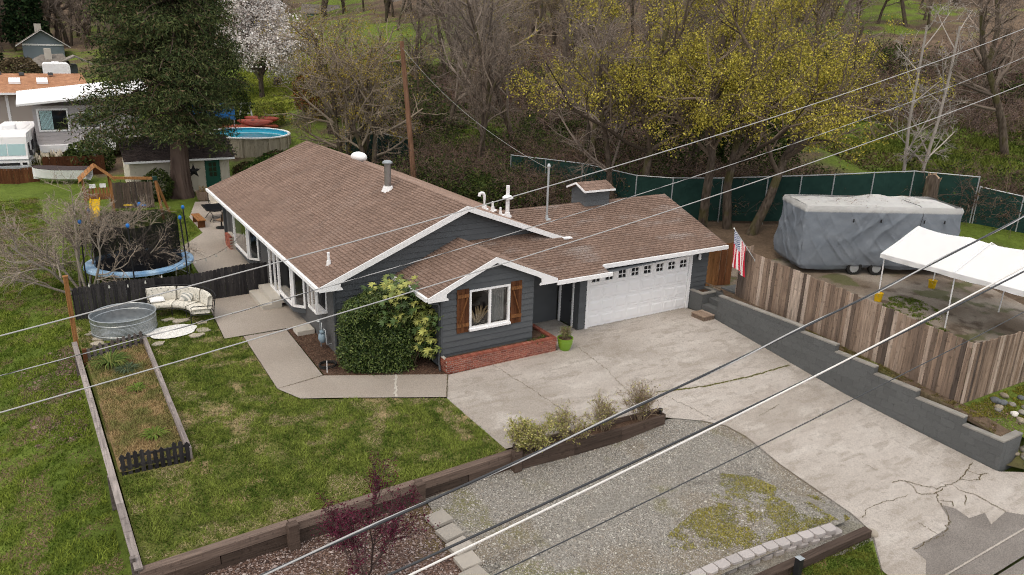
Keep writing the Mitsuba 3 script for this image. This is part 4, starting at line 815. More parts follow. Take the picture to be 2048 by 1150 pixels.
# curved outdoor sofa
def f_floral(p, n, uv):
    a, b, w = voronoi(p.x * 9 + p.z * 5, p.y * 9 + p.z * 4); k = noise(p.x * 26, p.y * 26, p.z * 26)
    return mix((.62, .59, .52), (.22, .23, .20), smoothstep(.45, .15, a) * smoothstep(.4, .65, k) * .9)
mat('floral_fabric', proc(f_floral), .9, .1)
mat('striped_fabric', proc(lambda p, n, uv: mix((.65, .62, .56), (.30, .31, .29), smoothstep(.45, .55, dr.abs(2 * (p.x * 9 + p.y * 6 - dr.floor(p.x * 9 + p.y * 6)) - 1)))), .9, .1)
so = thing('curved_sofa', 'curved black metal outdoor sofa with cream floral cushions in front of the black fence', 'sofa')
SC, R0, R1 = arr(-13.25, 7.05), .95, 1.72
def arc(r, a, z): return arr(SC[0] + r * math.cos(a), SC[1] + r * math.sin(a), z)
def cushion(a0, a1, r0, r1, z0, z1, lean=0.0, n=8):
    A = np.linspace(a0, a1, n); prof = []
    b = .035
    for r, z in ((r0 + b, z0), (r1 - b, z0), (r1, z0 + b), (r1, z1 - b), (r1 - b, z1), ((r0 + r1) / 2, z1 + .025), (r0 + b, z1), (r0, z1 - b), (r0, z0 + b)): prof.append((r + lean * (z - z0), z))
    m = len(prof); V = np.array([arc(r, a, z) for a in A for r, z in prof]); F = []
    for i in range(n - 1):
        for j in range(m):
            q0, q1, q2, q3 = i * m + j, i * m + (j + 1) % m, (i + 1) * m + (j + 1) % m, (i + 1) * m + j; F += [[q0, q1, q2], [q0, q2, q3]]
    for i, s in ((0, -1), (n - 1, 1)):
        c = len(V); V = np.vstack([V, V[i * m:(i + 1) * m].mean(0)]); F += [[c, i * m + (j + 1) % m, i * m + j][::s] for j in range(m)]
    return MB().add(V, F)
ang = np.radians([100, 62, 25, -12])
for a, b in zip(ang[:-1], ang[1:]):
    put('seat_cushion', cushion(a - .012, b + .012, R0, R1 - .12, .36, .50), 'floral_fabric', so, smooth=True)
    put('back_cushion', cushion(a - .02, b + .02, R1 - .22, R1 - .07, .50, .95, .16), 'floral_fabric', so, smooth=True)
fr = MB()
A = np.linspace(ang[0] + .03, ang[-1] - .03, 26)
for r, z in ((R0, .33), (R1, .33), (R1 + .10, .98), (R1 + .05, .7)): fr.tube([arc(r, a, z) for a in A], .016, 6)
for a in np.linspace(ang[0], ang[-1], 14): fr.tube([arc(R1, a, .33), arc(R1 + .10, a, .98)], .009, 5)
for a in (ang[0] + .03, *ang[1:-1], ang[-1] - .03):
    fr.tube([arc(R0, a, 0), arc(R0, a, .33)], .016, 6).tube([arc(R1, a, 0), arc(R1, a, .33)], .016, 6).tube([arc(R0, a, .33), arc(R1, a, .33)], .014, 6)
for a in (ang[0] + .05, ang[-1] - .05): fr.tube([arc(R0 + .05, a, .33), arc(R0 + .03, a, .62), arc(R0 + .1, a, .66), arc(R1, a, .66)], .017, 6)
put('frame', fr, 'black_metal', so)
def pillow(name, p, rz, pitch, m, lab):
    g = np.linspace(-1, 1, 9); X, Y = np.meshgrid(g, g, indexing='ij'); hgt = .085 * np.sqrt(np.clip((1 - X ** 2) * (1 - Y ** 2), 0, 1)); q = 1 - .1 * (1 - np.abs(X)) * np.abs(Y) ** 3
    V = np.vstack([np.stack([X * .24, Y * .17, s * hgt], -1).reshape(-1, 3) for s in (1, -1)]); F = []
    for s in (0, 81):
        for i in range(8):
            for j in range(8):
                a = s + i * 9 + j; t = [[a, a + 9, a + 10], [a, a + 10, a + 1]]; F += t if s == 0 else [x[::-1] for x in t]
    R = trimesh.transformations.euler_matrix(pitch, 0, rz)[:3, :3]; k = put(name, MB().add(V @ R.T + arr(*p), F), m, smooth=True); tag(k, lab, 'pillow')
pillow('pillow', arc(1.3, math.radians(88), .61), .0, .15, 'white_paint', 'plain white pillow on the left part of the curved sofa')
pillow('pillow', arc(1.42, math.radians(45), .66), -.7, .8, 'striped_fabric', 'striped pillow leaning in the bend of the curved sofa')
# gas meter and hose
gm = thing('gas_meter', 'blue-grey gas meter with pipes against the left wall of the house', 'gas meter')
mat('meter_paint', (.22, .30, .36), .5)
put('body', MB().ball((-8.95, 2.5, .42), (.13, .17, .19), 2).cbox((-8.95, 2.5, .62), (.14, .2, .08)), 'meter_paint', gm, smooth=True)
put('pipe', MB().tube([(-8.92, 2.75, 0), (-8.92, 2.75, .85), (-8.92, 2.6, .9), (-8.92, 2.6, .66)], .022, 8).tube([(-8.92, 2.4, .66), (-8.92, 2.4, .75), (-8.92, 2.2, .78), (-8.92, 2.15, .3), (-8.75, 2.15, .3)], .022, 8), 'metal_pole', gm, smooth=True); put('regulator', MB().lathe([(0, .06), (.07, .03), (.09, 0), (.07, -.03), (0, -.06)], (-8.95, 2.75, .92), 14), 'metal_pole', gm, smooth=True)
hs = MB()
t = np.linspace(0, 2 * np.pi * 4, 150); hs.tube(np.stack([-9.25 + (.26 + .02 * np.sin(t * .37)) * np.cos(t), 1.05 + (.24 + .02 * np.cos(t * .53)) * np.sin(t), .03 + t * .004], 1), .014, 6)
tag(put('hose', hs, 'rubber', smooth=True), 'black garden hose coiled on the soil at the bend of the walkway', 'hose')
wst = put('marker_stake', MB().tube([(-9.42, .62, 0), (-9.42, .6, .42)], .012, 6), 'white_paint'); tag(wst, 'thin white stake stuck in the soil by the coiled hose', 'stake')

# ================================================================ FLAG
fp = thing('flag_pole', 'thin slanted pole fixed to the top of the plank fence', 'flag pole')
PA, PB = arr(6.0, -2.36, 2.38), arr(5.32, -1.72, 3.60)
put('pole', MB().tube([PA, PB], .013, 8), 'metal_pole', fp, smooth=True); put('finial', MB().ball(PB, .03, 2), 'white_paint', fp, smooth=True); put('bracket', MB().bar(PA, PA + nrm(PB - PA) * .12, .05, .05), 'metal_pole', fp)
def f_flag(p, n, uv):
    u, v = uv.x, uv.y            # u along the fly, v down the hoist
    st_ = dr.floor(v * 13); odd = st_ - 2 * dr.floor(st_ / 2)
    c = dr.select(odd < 0.5, V3(.52, .03, .055), V3(.75, .73, .72))
    su, sv = u / .4 * 6 - .5, v / (7 / 13) * 5 - .5
    a = dr.sqrt(dr.square(su - dr.round(su)) + dr.square((sv - dr.round(sv)) * .8)); su2, sv2 = su - .5, sv - .5
    b = dr.sqrt(dr.square(su2 - dr.round(su2)) + dr.square((sv2 - dr.round(sv2)) * .8))
    canton = dr.select(dr.minimum(a, b) < .24, V3(.72, .72, .74), V3(.02, .045, .16))
    return dr.select((u < .4) & (v < 7 / 13), canton, c)
mat('flag_cloth', proc(f_flag), .85, .1)
# hoist along the pole from the tip downwards, the fly hanging down in folds
hd = nrm(PA - PB); nu, nv = 30, 20; V, UV = [], []
for i in range(nu + 1):
    for j in range(nv + 1):
        u, v = i / nu, j / nv
        base = PB + hd * (.04 + v * .78)
        fold = math.sin(v * 11 + u * 2.0) * .07 * u ** .7; sway = .12 * math.sin(u * 2.2)
        gather = (.42 - v) * .22 * u ** .9                      # the cloth gathers as it hangs
        V.append(base + hd * gather * .55 * arr(1, 1, 0) + arr(0, 0, -1.30 * u * (1 - .10 * v)) + arr(-.75, -.66, 0) * (fold * .5 + sway * .6) + arr(.80, -.55, 0) * (fold + .16 * u * (v - .2))); UV.append((u, v))
ii2, jj2 = np.meshgrid(np.arange(nu), np.arange(nv), indexing='ij'); q = (ii2 * (nv + 1) + jj2).ravel()
fm = MB().add(V, np.vstack([np.stack([q, q + nv + 1, q + nv + 2], 1), np.stack([q, q + nv + 2, q + 1], 1)])); fm.U = [np.array(UV)]
tag(put('flag', fm, 'flag_cloth', smooth=True), 'red, white and blue stars and stripes flag hanging limp from the slanted pole', 'flag')

# ================================================================ SIDE LOT: canopy, trailer, green fence
cn = thing('canopy', 'white open-sided carport canopy on thin white legs in the side lot', 'canopy')
ex0, ex1, er, ey0, ey1 = 11.0, 15.4, 13.2, -10.2, -4.05; ze, zr_ = 2.55, 3.42
mat('canopy_sheet', (.72, .72, .72), .6, .3)
P = []; ny, nx = 25, 17
for i in range(ny):
    y = ey0 + (ey1 - ey0) * i / (ny - 1)
    for j in range(nx):
        x = ex0 + (ex1 - ex0) * j / (nx - 1); z = zr_ - (zr_ - ze) * abs(x - er) / 2.2
        sag = .085 * math.sin(math.pi * ((y - ey0) / 2.05 % 1)) + .02 * math.sin(y * 7 + x * 2) * (1 - abs(abs(x - er) / 1.1 - 1)); P.append((x, y, z - sag))
ii2, jj2 = np.meshgrid(np.arange(ny - 1), np.arange(nx - 1), indexing='ij'); q = (ii2 * nx + jj2).ravel(); F = np.vstack([np.stack([q, q + 1, q + nx + 1], 1), np.stack([q, q + nx + 1, q + nx], 1)])
mbc = MB().add(P, F)
for x in (ex0, ex1):
    n_ = 40; ys = np.linspace(ey0, ey1, n_); hem = .16 + .035 * np.abs(np.sin((ys - ey0) / 2.05 * np.pi)); pts = np.vstack([np.column_stack([np.full(n_, x), ys, np.full(n_, ze)]), np.column_stack([x - .02 * np.sin(ys * 9) * np.ones(n_), ys, ze - hem])]); i = np.arange(n_ - 1); mbc.add(pts, np.vstack([np.stack([i, i + 1, i + 1 + n_], 1), np.stack([i, i + 1 + n_, i + n_], 1)]))
put('cover', mbc, 'canopy_sheet', cn, smooth=40)
for y in (-4.12, -6.85, -10.1):
    for x in (11.28, 15.0): put('leg', MB().tube([(x, y, z_lot(x, y)), (x - (.1 if x < 13 else -.1), y, 2.58)], .025, 8), 'white_paint', cn, smooth=True)
    put('rafter', MB().tube([(11.05, y, 2.56), (13.2, y, 3.40), (15.35, y, 2.56)], .02, 6), 'white_paint', cn)
for p in ((11.28, -4.12), (15.0, -4.12)):
    k = thing('yellow_bucket', 'yellow bucket weighting the front left canopy leg, nearer the plank fence' if p[0] < 12 else 'yellow bucket at the back canopy leg, nearer the covered trailer', 'bucket')
    z = float(z_lot(*p)); put('tub', MB().lathe([(0, 0), (.13, 0), (.155, .3), (.17, .31), (.17, .34), (.15, .35), (.135, .3), (0, .29)], (*p, z), 20), 'yellow_plastic', k, smooth=30); put('handle', MB().tube([(p[0] + .17 * math.cos(t), p[1] - .05 - .06 * math.sin(t * 1), z + .3 - .13 * math.sin(t)) for t in np.linspace(0, np.pi, 12)], .005, 5), 'metal_pole', k)
# covered travel trailer
tr = thing('covered_trailer', 'large travel trailer under a wrinkled grey cover in the side lot', 'trailer')
c0 = arr(11.25, -.25); du = nrm(arr(6.1, -3.36)); dv = arr(-du[1], du[0]); TL, TW, TH = 7.0, 2.65, 3.02; zg = .62
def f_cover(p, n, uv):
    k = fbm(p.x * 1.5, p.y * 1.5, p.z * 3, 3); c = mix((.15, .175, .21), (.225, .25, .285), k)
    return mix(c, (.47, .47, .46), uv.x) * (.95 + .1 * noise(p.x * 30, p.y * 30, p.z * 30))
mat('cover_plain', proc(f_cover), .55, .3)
def f_wrinkle(p, n, uv):
    s = p.x * .875 - p.y * .485; t = p.x * .485 + p.y * .875; q = noise(s * .7, t * .7, p.z * .8)
    a = 1 - dr.abs(2 * noise(s * 2.0 + p.z * 1.1 + 1.5 * q, t * 2.0, p.z * .45) - 1); b = 1 - dr.abs(2 * noise(s * 4.5 - p.z * 3.0 + 2 * q, t * 4.5, p.z * .9) - 1)
    return a * a * a * .6 + b * b * b * .4
scene['cover_cloth'] = {'type': 'bumpmap', 'arbitrary': proc(f_wrinkle, 0.01), 'scale': 0.045, 'b': dict(scene['cover_plain'])}
prof2 = []                                                  # perimeter parameter, height levels
per = [(0, 0), (TL, 0), (TL, TW), (0, TW)]
ring = np.array(LineString(per + [per[0]]).buffer(0).exterior.coords) if False else None
Pm = Polygon(per).buffer(-.09).buffer(.09, quad_segs=3).exterior; NP = 420
levels = [(-.40, .52, .10), (-.12, .40, .40), (.0, .22, .0), (.03, .02, .0)]
zs = [.2, .27] + list(np.linspace(.34, 2.76, 34)) + [2.82, 2.88, 2.94, 3.0, 3.04]
V, TT = [], []
cen = np.array(Polygon(per).centroid.coords[0])
for z in zs:
    for i in range(NP):
        p = np.array(Pm.interpolate(i / NP, normalized=True).coords[0]); q = p - cen; 
        bulge = .10 * math.exp(-((z - .9) / .7) ** 2) - (.14 if z < .25 else .05 if z < .36 else 0); inset = .02 + max(0, z - 2.9) * .55
        s = i / NP * 60; u_ = i / NP * 19.3; q0_ = meshkit.noise(np.array([u_ * .5, z * .7, 1.0])); rr1 = 1 - abs(2 * meshkit.noise(np.array([u_ * 1.15 + z * .95 + 1.2 * q0_, z * .42, 3.0])) - 1); rr2 = 1 - abs(2 * meshkit.noise(np.array([u_ * 2.5 - z * 2.0 + q0_, z * .8, 7.0])) - 1); fold = (.085 * rr1 ** 4 + .05 * rr2 ** 3 + .10 * q0_ - .10) * min(1, (3.1 - z) / .5)
        g = nrm(q); p = p + g * (bulge + fold - inset); sag = .14 * meshkit.noise(np.array([s * .35, 0, 1.0])) if z < .4 else 0
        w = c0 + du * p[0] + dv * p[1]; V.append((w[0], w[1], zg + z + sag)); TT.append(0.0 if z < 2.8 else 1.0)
F = []
for a in range(len(zs) - 1):
    for i in range(NP):
        q0, q1 = a * NP + i, a * NP + (i + 1) % NP; F += [[q0, q1, q1 + NP], [q0, q1 + NP, q0 + NP]]
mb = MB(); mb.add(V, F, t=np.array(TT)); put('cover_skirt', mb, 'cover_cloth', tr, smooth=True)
nu, nv = 40, 18; V = []
for i in range(nu + 1):
    for j in range(nv + 1):
        a, b = i / nu, j / nv; x, y = .2 + a * (TL - .4), .2 + b * (TW - .4)
        z = 3.02 + .05 * math.sin(b * math.pi) + .24 * math.exp(-((x - 3.7) / .75) ** 2 - ((y - 1.5) / .6) ** 2) + .1 * math.exp(-((x - .9) / .4) ** 2 - ((y - 1.6) / .5) ** 2) + .16 * math.exp(-((x - 5.3) / .7) ** 2 - ((y - 1.6) / .7) ** 2) + .05 * (meshkit.noise(np.array([x * 2, y * 2, 0])) - .5) - .05 * (abs(2 * b - 1) ** 6 + abs(2 * a - 1) ** 10)
        w = c0 + du * x + dv * y; V.append((w[0], w[1], zg + z))
ii2, jj2 = np.meshgrid(np.arange(nu), np.arange(nv), indexing='ij'); q = (ii2 * (nv + 1) + jj2).ravel()
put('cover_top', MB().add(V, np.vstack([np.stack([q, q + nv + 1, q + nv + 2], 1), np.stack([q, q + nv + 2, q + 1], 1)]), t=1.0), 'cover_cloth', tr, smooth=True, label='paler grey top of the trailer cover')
sm = MB()
for x in (4.9,):
    for z0, z1 in ((.5, 3.0),): sm.tube([(*(c0 + du * x - dv * .09), zg + z0 + .1), (*(c0 + du * (x + .1) - dv * .08), zg + 1.6), (*(c0 + du * (x + .25) - dv * .03), zg + 2.75), (*(c0 + du * (x + .2) + dv * .2), zg + 3.07), (*(c0 + du * (x - .1) + dv * 1.3), zg + 3.16)], .012, 5)
put('strap', sm, 'black_metal', tr)
for x in (2.1, 3.3, 5.2, 6.1): put('vent_flap', MB().cbox((*(c0 + du * x - dv * .11), zg + 2.45), (.05, .03, .14), math.atan2(du[1], du[0])), 'black_metal', tr)
for x in (2.55, 3.55):
    w = c0 + du * x + dv * .10; k = f'{tr}__wheel' if x < 3 else f'{tr}__wheel_001'; ax = arr(*dv, 0); cc = arr(*w, zg + .33)
    def disc(r0, r1, th): 
        m = trimesh.creation.annulus(r0, r1, th, sections=28) if r0 > 0 else trimesh.creation.cylinder(r1, th, sections=28); m.apply_transform(trimesh.geometry.align_vectors(Z, ax)); m.apply_translation(cc); return m
    put('tyre', MB().mesh(disc(.21, .33, .22)), 'rubber', k); put('rim', MB().mesh(disc(0, .21, .16)), 'metal_pole', k)
# leaves lying on the trailer cover
lf = MB()
for i in range(240):
    x, y = rng.normal(2.5, 1.0), rng.normal(1.1, .5)
    if rng.random() < .3: x, y = rng.normal(5.2, .3), rng.normal(1.3, .5)
    w = c0 + du * x + dv * y; zz = zg + 3.075 + .24 * math.exp(-((x - 3.7) / .75) ** 2 - ((y - 1.5) / .6) ** 2) + .16 * math.exp(-((x - 5.3) / .7) ** 2 - ((y - 1.6) / .7) ** 2)
    a = rng.random() * 6.28; s = rng.uniform(.02, .05); lf.add([(w[0] + s * math.cos(a + k_), w[1] + s * math.sin(a + k_), zz + rng.uniform(0, .02)) for k_ in (0, 1.9, 3.4)], [[0, 1, 2]], c=np.array([.20, .11, .06]) * rng.uniform(.6, 1.3))
tag(put('fallen_leaves', lf, 'vc_leaf', kind='stuff'), 'brown fallen leaves on top of the trailer cover', 'leaves')

# green screened chain-link fence
mat('screen_cloth', proc(lambda p, n, uv: mix((.010, .032, .027), (.020, .055, .046), fbm(p.x * 3, p.y * 3, p.z * 3)) * (.9 + .2 * uv.x)), .8, .15)
def mesh_fence(name, label, pts, group=None):
    """pts: (x, y, z top, height)"""
    k = thing(name, label, 'fence', group)
    for (x0, y0, t0, h0), (x1, y1, t1, h1) in zip(pts[:-1], pts[1:]):
        n = 10; S = np.linspace(0, 1, n); d = nrm(arr(x1 - x0, y1 - y0, 0)); nn = np.cross(d, Z)
        V = [arr(x0 + (x1 - x0) * s, y0 + (y1 - y0) * s, t0 + (t1 - t0) * s - f * (h0 + (h1 - h0) * s)) + nn * .05 * math.sin(f * 3 + s * 9) * (f * (1 - f)) * 2 for f in (.02, .35, .7, .98) for s in S]
        F = []
        for a in range(3):
            for i in range(n - 1): q0 = a * n + i; F += [[q0, q0 + n, q0 + n + 1], [q0, q0 + n + 1, q0 + 1]]
        put('screen', MB().add(V, F, t=rng.random()), 'screen_cloth', k, smooth=True)
        put('top_rail', MB().tube([(x0, y0, t0), (x1, y1, t1)], .03, 6), 'metal_pole', k, smooth=True)
        put('mid_rail', MB().tube([arr(x0, y0, t0 - h0 * .52) - nn * .06, arr(x1, y1, t1 - h1 * .52) - nn * .06], .02, 6), 'metal_pole', k, smooth=True)
    for x, y, t, h in pts: put('post', MB().tube([(x, y, t - h - .1), (x, y, t + .05)], .035, 8), 'metal_pole', k, smooth=True)
mesh_fence('green_fence', 'long dark green screened chain-link fence curving behind the garage and the trailer', [(8.11, 18.68, 3.4, 2.35), (9.2, 16.5, 3.4, 2.35), (10.28, 14.28, 3.4, 2.35), (10.4, 12.0, 3.4, 2.35), (10.51, 9.82, 3.4, 2.35), (11.83, 8.46, 3.4, 2.35), (14.38, 7.42, 3.4, 2.35), (15.6, 5.5, 3.7, 2.4), (16.8, 4.4, 3.85, 2.4), (17.97, 3.35, 4.0, 2.45), (19.8, 2.4, 4.13, 2.5), (21.6, 1.4, 4.25, 2.5), (23.4, -.9, 4.2, 2.5)])
mesh_fence('green_fence', 'lower green screened fence running off to the right from the corner behind the trailer', [(23.45, -1.0, 3.72, 2.1), (24.15, -2.75, 3.5, 2.0), (25.0, -5.0, 3.2, 1.9), (26, -8.0, 2.9, 1.8)])
mesh_fence('green_fence', 'short stretch of green fence in the brush left of the leaning utility pole', [(2.61, 32.7, 3.5, 2.4), (4.48, 31.2, 3.5, 2.4), (5.16, 27.0, 3.5, 2.4)])
# ================================================================ VEGETATION
def rot_to(d, ang, az):
    d = nrm(d); a = np.cross(d, Z if abs(d[2]) < .95 else arr(1, 0, 0)); a = nrm(a); b = np.cross(d, a)
    return nrm(d * math.cos(ang) + (a * math.cos(az) + b * math.sin(az)) * math.sin(ang))
def grow(out, tips, r, p, d, L, rad, lev, P):
    """one branch as a wandering polyline, then its side branches"""
    n = 5 if lev < 2 else 4 if lev == 2 else 3
    pts = [np.array(p, float)]; dd = nrm(d)
    for i in range(n - 1):
        dd = nrm(dd + r.normal(0, P['wob'], 3) + Z * P['up'][min(lev, len(P['up']) - 1)])
        pts.append(pts[-1] + dd * L / (n - 1))
    pts = np.array(pts); rr = np.linspace(rad, rad * (.5 if lev < P['lev'] else .35), n)
    out.append((pts, rr, lev))
    if lev >= P['lev']: tips.append((pts[-1], dd)); return
    for c in range(int(P['kids'][lev] * r.uniform(.75, 1.3) + .5)):
        t = r.uniform(P['from'][lev], 1.0); i = min(int(t * (n - 1)), n - 2); q = pts[i] + (pts[i + 1] - pts[i]) * (t * (n - 1) - i)
        grow(out, tips, r, q, rot_to(pts[i + 1] - pts[i], r.uniform(*P['ang']), r.uniform(0, 6.283)), L * P['len'][lev] * r.uniform(.6, 1.15) * (1.25 - .6 * t if lev == 0 else 1), max(rr[i] * P['thin'], P.get('min', .006)), lev + 1, P)
def branches(mb, out, col, dcol=.25, r=None, sides=(8, 6, 4, 3, 3, 3)):
    r = r or np.random.default_rng(1)
    groups = {}
    for pts, rr, lev in out: groups.setdefault((len(pts), sides[min(lev, 5)]), []).append((pts, rr))
    for (m, n), L in groups.items():
        Pn = np.array([a for a, _ in L]); Rn = np.array([b for _, b in L]); t = np.gradient(Pn, axis=1); t /= np.linalg.norm(t, axis=2, keepdims=True) + 1e-9
        ref = np.where(np.abs(t[:, :1, 2:]) > .9, arr(1, 0, 0), Z); a = np.cross(t, np.broadcast_to(ref, t.shape)); a /= np.linalg.norm(a, axis=2, keepdims=True) + 1e-9; b = np.cross(t, a)
        g = np.arange(n) * 2 * np.pi / n
        V = Pn[:, :, None] + Rn[:, :, None, None] * (np.cos(g)[:, None] * a[:, :, None] + np.sin(g)[:, None] * b[:, :, None])
        K = len(L); i, j = np.meshgrid(np.arange(m - 1), np.arange(n), indexing='ij'); q0, q1, q2, q3 = i * n + j, i * n + (j + 1) % n, (i + 1) * n + (j + 1) % n, (i + 1) * n + j
        f = np.vstack([np.stack([q0, q2, q1], -1).reshape(-1, 3), np.stack([q0, q3, q2], -1).reshape(-1, 3)]); F = (f[None] + (np.arange(K) * m * n)[:, None, None]).reshape(-1, 3)
        c = np.clip(np.array(col) * (1 + dcol * r.normal(0, 1, (K, 1))), .004, .9); C = np.repeat(c, m * n, 0)
        mb.V.append(V.reshape(-1, 3)); mb.F.append(F + mb.n); mb.n += K * m * n; mb.U.append(np.full((K * m * n, 2), .5)); mb.C.append(C)
    return mb
def leaves(mb, P, size, cols, r, aspect=1.6, droop=0.0, jit=.5, up=.0, fold=.25):
    """small folded leaf blades at the points P; cols: list of colours picked at random with jitter"""
    n = len(P); d = r.normal(0, 1, (n, 3)); d[:, 2] = d[:, 2] * .7 - droop; d /= np.linalg.norm(d, axis=1, keepdims=True)
    nn = r.normal(0, 1, (n, 3)); nn[:, 2] += up * 2.5; s = np.cross(d, nn); s /= np.linalg.norm(s, axis=1, keepdims=True) + 1e-9; h = np.cross(s, d)
    L = size * r.uniform(.65, 1.3, (n, 1)); W = L / aspect
    a = P - d * L * .1; b = P + d * L * .5 + s * W * .5 + h * L * fold * .3; c = P + d * L; e = P + d * L * .5 - s * W * .5 + h * L * fold * .3
    V = np.stack([a, b, c, e], 1).reshape(-1, 3); i = np.arange(n) * 4; F = np.vstack([np.stack([i, i + 1, i + 2], 1), np.stack([i, i + 2, i + 3], 1)])
    C = np.array(cols)[r.integers(0, len(cols), n)] * np.clip(r.normal(1, jit * .5, (n, 1)), .3, 1.9)
    return mb.add(V, F, c=np.repeat(np.clip(C, .003, .9), 4, 0))

def prototype(gid, parts):
    """parts: {name: (MB, material, smooth)} -> a shapegroup for copies"""
    g = {'type': 'shapegroup'}
    for n, (mb, m, sm) in parts.items():
        g[n] = mikit.ply(trimesh.Trimesh(np.vstack(mb.V), np.vstack(mb.F), process=False), m, smooth=sm, uv=np.vstack(mb.U), color=np.vstack(mb.C))
    scene[gid] = g; return gid
def copy(name, gid, p, rz=0, s=1.0, lean=(0, 0), sz=None, **t):
    k = numbered(name)
    scene[k] = {'type': 'instance', 'g': {'type': 'ref', 'id': gid}, 'to_world': T().translate(list(map(float, p))).rotate([1, 0, 0], lean[0]).rotate([0, 1, 0], lean[1]).rotate([0, 0, 1], rz).scale([s, s, (sz or s)])}
    return tag(k, **t) if t else k
def gp(x, y, dz=-.1): return (x, y, float(H(x, y)) + dz)

TWIG = (.115, .092, .078)
# --- prototypes
def proto_tree(gid, seed, Pm, h, rad, trunk_col, twig_col, foliage=None, multi=1, tm='bark'):
    r = np.random.default_rng(seed); out, tips = [], []
    for m in range(multi):
        a = 6.283 * m / multi + r.random(); lean = 0.0 if multi == 1 else .22
        grow(out, tips, r, (.15 * math.cos(a) * (multi > 1), .15 * math.sin(a) * (multi > 1), 0), nrm(arr(lean * math.cos(a), lean * math.sin(a), 1)), h * r.uniform(.85, 1.05), rad, 0, Pm)
    big = [o for o in out if o[2] < 1]; small = [o for o in out if o[2] >= 1]
    parts = {'trunk': (branches(MB(), big, trunk_col, .05, r), tm, True), 'branches': (branches(MB(), small, twig_col, .25, r), 'vc_rough', True)}
    for mb in (parts['trunk'][0],): mb.U = [np.full((len(x), 2), .5) for x in mb.U]
    if foliage: parts['crown'] = (foliage(MB(), tips, r), 'vc_leaf', False)
    return prototype(gid, parts)
P_bare = dict(lev=4, kids=[16, 6, 5, 3], **{'from': [.25, .2, .15, .1]}, ang=(.45, 1.1), len=[.42, .5, .5, .55], thin=.5, wob=.13, up=[.03, .05, .03, .0, -.02], min=.008)
P_maple = dict(lev=4, kids=[11, 6, 5, 3], **{'from': [.28, .25, .2, .15]}, ang=(.5, 1.15), len=[.52, .55, .5, .5], thin=.55, wob=.16, up=[.03, .10, .03, -.02, -.05], min=.010)
YEL = [(.42, .36, .06), (.50, .43, .09), (.34, .29, .05), (.40, .36, .07), (.22, .21, .04)]
def racemes(per, size, cols, spread=.15, keep=1.0, thr=.50):
    def f(mb, tips, r):
        T_ = np.array([t[0] for t in tips]); T_ = T_[r.random(len(T_)) < keep]
        cl = meshkit.noise(T_ * .8, 9); T_ = T_[cl + r.normal(0, .06, len(T_)) > thr]
        P = np.repeat(T_, per, 0); P = P + r.normal(0, spread, P.shape) - np.abs(r.normal(0, spread * 1.3, (len(P), 1))) * Z
        return leaves(mb, P, size, cols, r, 1.7, 1.0)
    return f
proto_tree('maple_a', 11, P_maple, 8.6, .26, TWIG, (.16, .125, .095), racemes(24, .095, YEL))
proto_tree('maple_b', 12, P_maple, 9.2, .24, TWIG, (.16, .125, .095), racemes(22, .095, YEL))
proto_tree('maple_c', 14, dict(P_maple, kids=[9, 6, 5, 3]), 7.5, .2, TWIG, (.27, .22, .17), racemes(7, .09, [(.34, .27, .04), (.28, .20, .035), (.40, .33, .06)], .13, .42, .48), 2)
proto_tree('bare_a', 21, P_bare, 10.5, .2, TWIG, (.225, .185, .155))
proto_tree('bare_b', 22, dict(P_bare, kids=[13, 6, 5, 3], up=[.02, .02, .0, -.03, -.04]), 9.0, .22, TWIG, (.21, .168, .138))
proto_tree('bare_c', 23, dict(P_bare, kids=[8, 6, 5, 4], ang=(.35, .9)), 6.5, .12, TWIG, (.20, .16, .13), None, 3)
proto_tree('slim_bare', 24, dict(P_bare, kids=[8, 5, 4, 3], len=[.3, .5, .5, .5], ang=(.6, 1.1), wob=.05, min=.011), 10, .10, (.33, .30, .27), (.33, .30, .27), None, 1, 'vc_rough')
# brush: arching canes without a trunk, some with a few leaves
def proto_brush(gid, seed, n, h, col, leaf=None, leafn=0, size=.09, spread=1.0):
    r = np.random.default_rng(seed); out, tips = [], []
    Pm = dict(lev=2, kids=[7, 4], **{'from': [.2, .15]}, ang=(.4, 1.1), len=[.5, .5], thin=.6, wob=.22, up=[-.10, -.05, 0], min=.007)
    for i in range(n):
        a = r.random() * 6.283; q = spread * math.sqrt(r.random()); grow(out, tips, r, (q * math.cos(a), q * math.sin(a), 0), nrm(arr(.8 * math.cos(a) + r.normal(0, .3), .8 * math.sin(a) + r.normal(0, .3), 1.2)), h * r.uniform(.6, 1.25), .014, 0, Pm)
    parts = {'canes': (branches(MB(), out, col, .35, r), 'vc_rough', True)}
    if leafn:
        T_ = np.array([o[0][-1] for o in out]); P = T_[r.integers(0, len(T_), leafn)] + r.normal(0, .13, (leafn, 3)); parts['leaves'] = (leaves(MB(), P, size, leaf, r, 1.5, .2, .5), 'vc_leaf', False)
    return prototype(gid, parts)
DG = [(.042, .064, .020), (.062, .086, .026), (.030, .046, .016), (.085, .105, .03)]
BR = [(.10, .065, .04), (.13, .09, .05), (.075, .055, .03)]
proto_brush('brush_a', 31, 34, 2.3, (.16, .112, .09), BR + DG[:2], 700, .09, 1.2)
proto_brush('brush_b', 32, 30, 2.0, (.19, .135, .115), BR, 300, .09, 1.3)
proto_brush('brush_c', 33, 22, 1.9, (.11, .085, .065), DG, 3600, .12, 1.1)
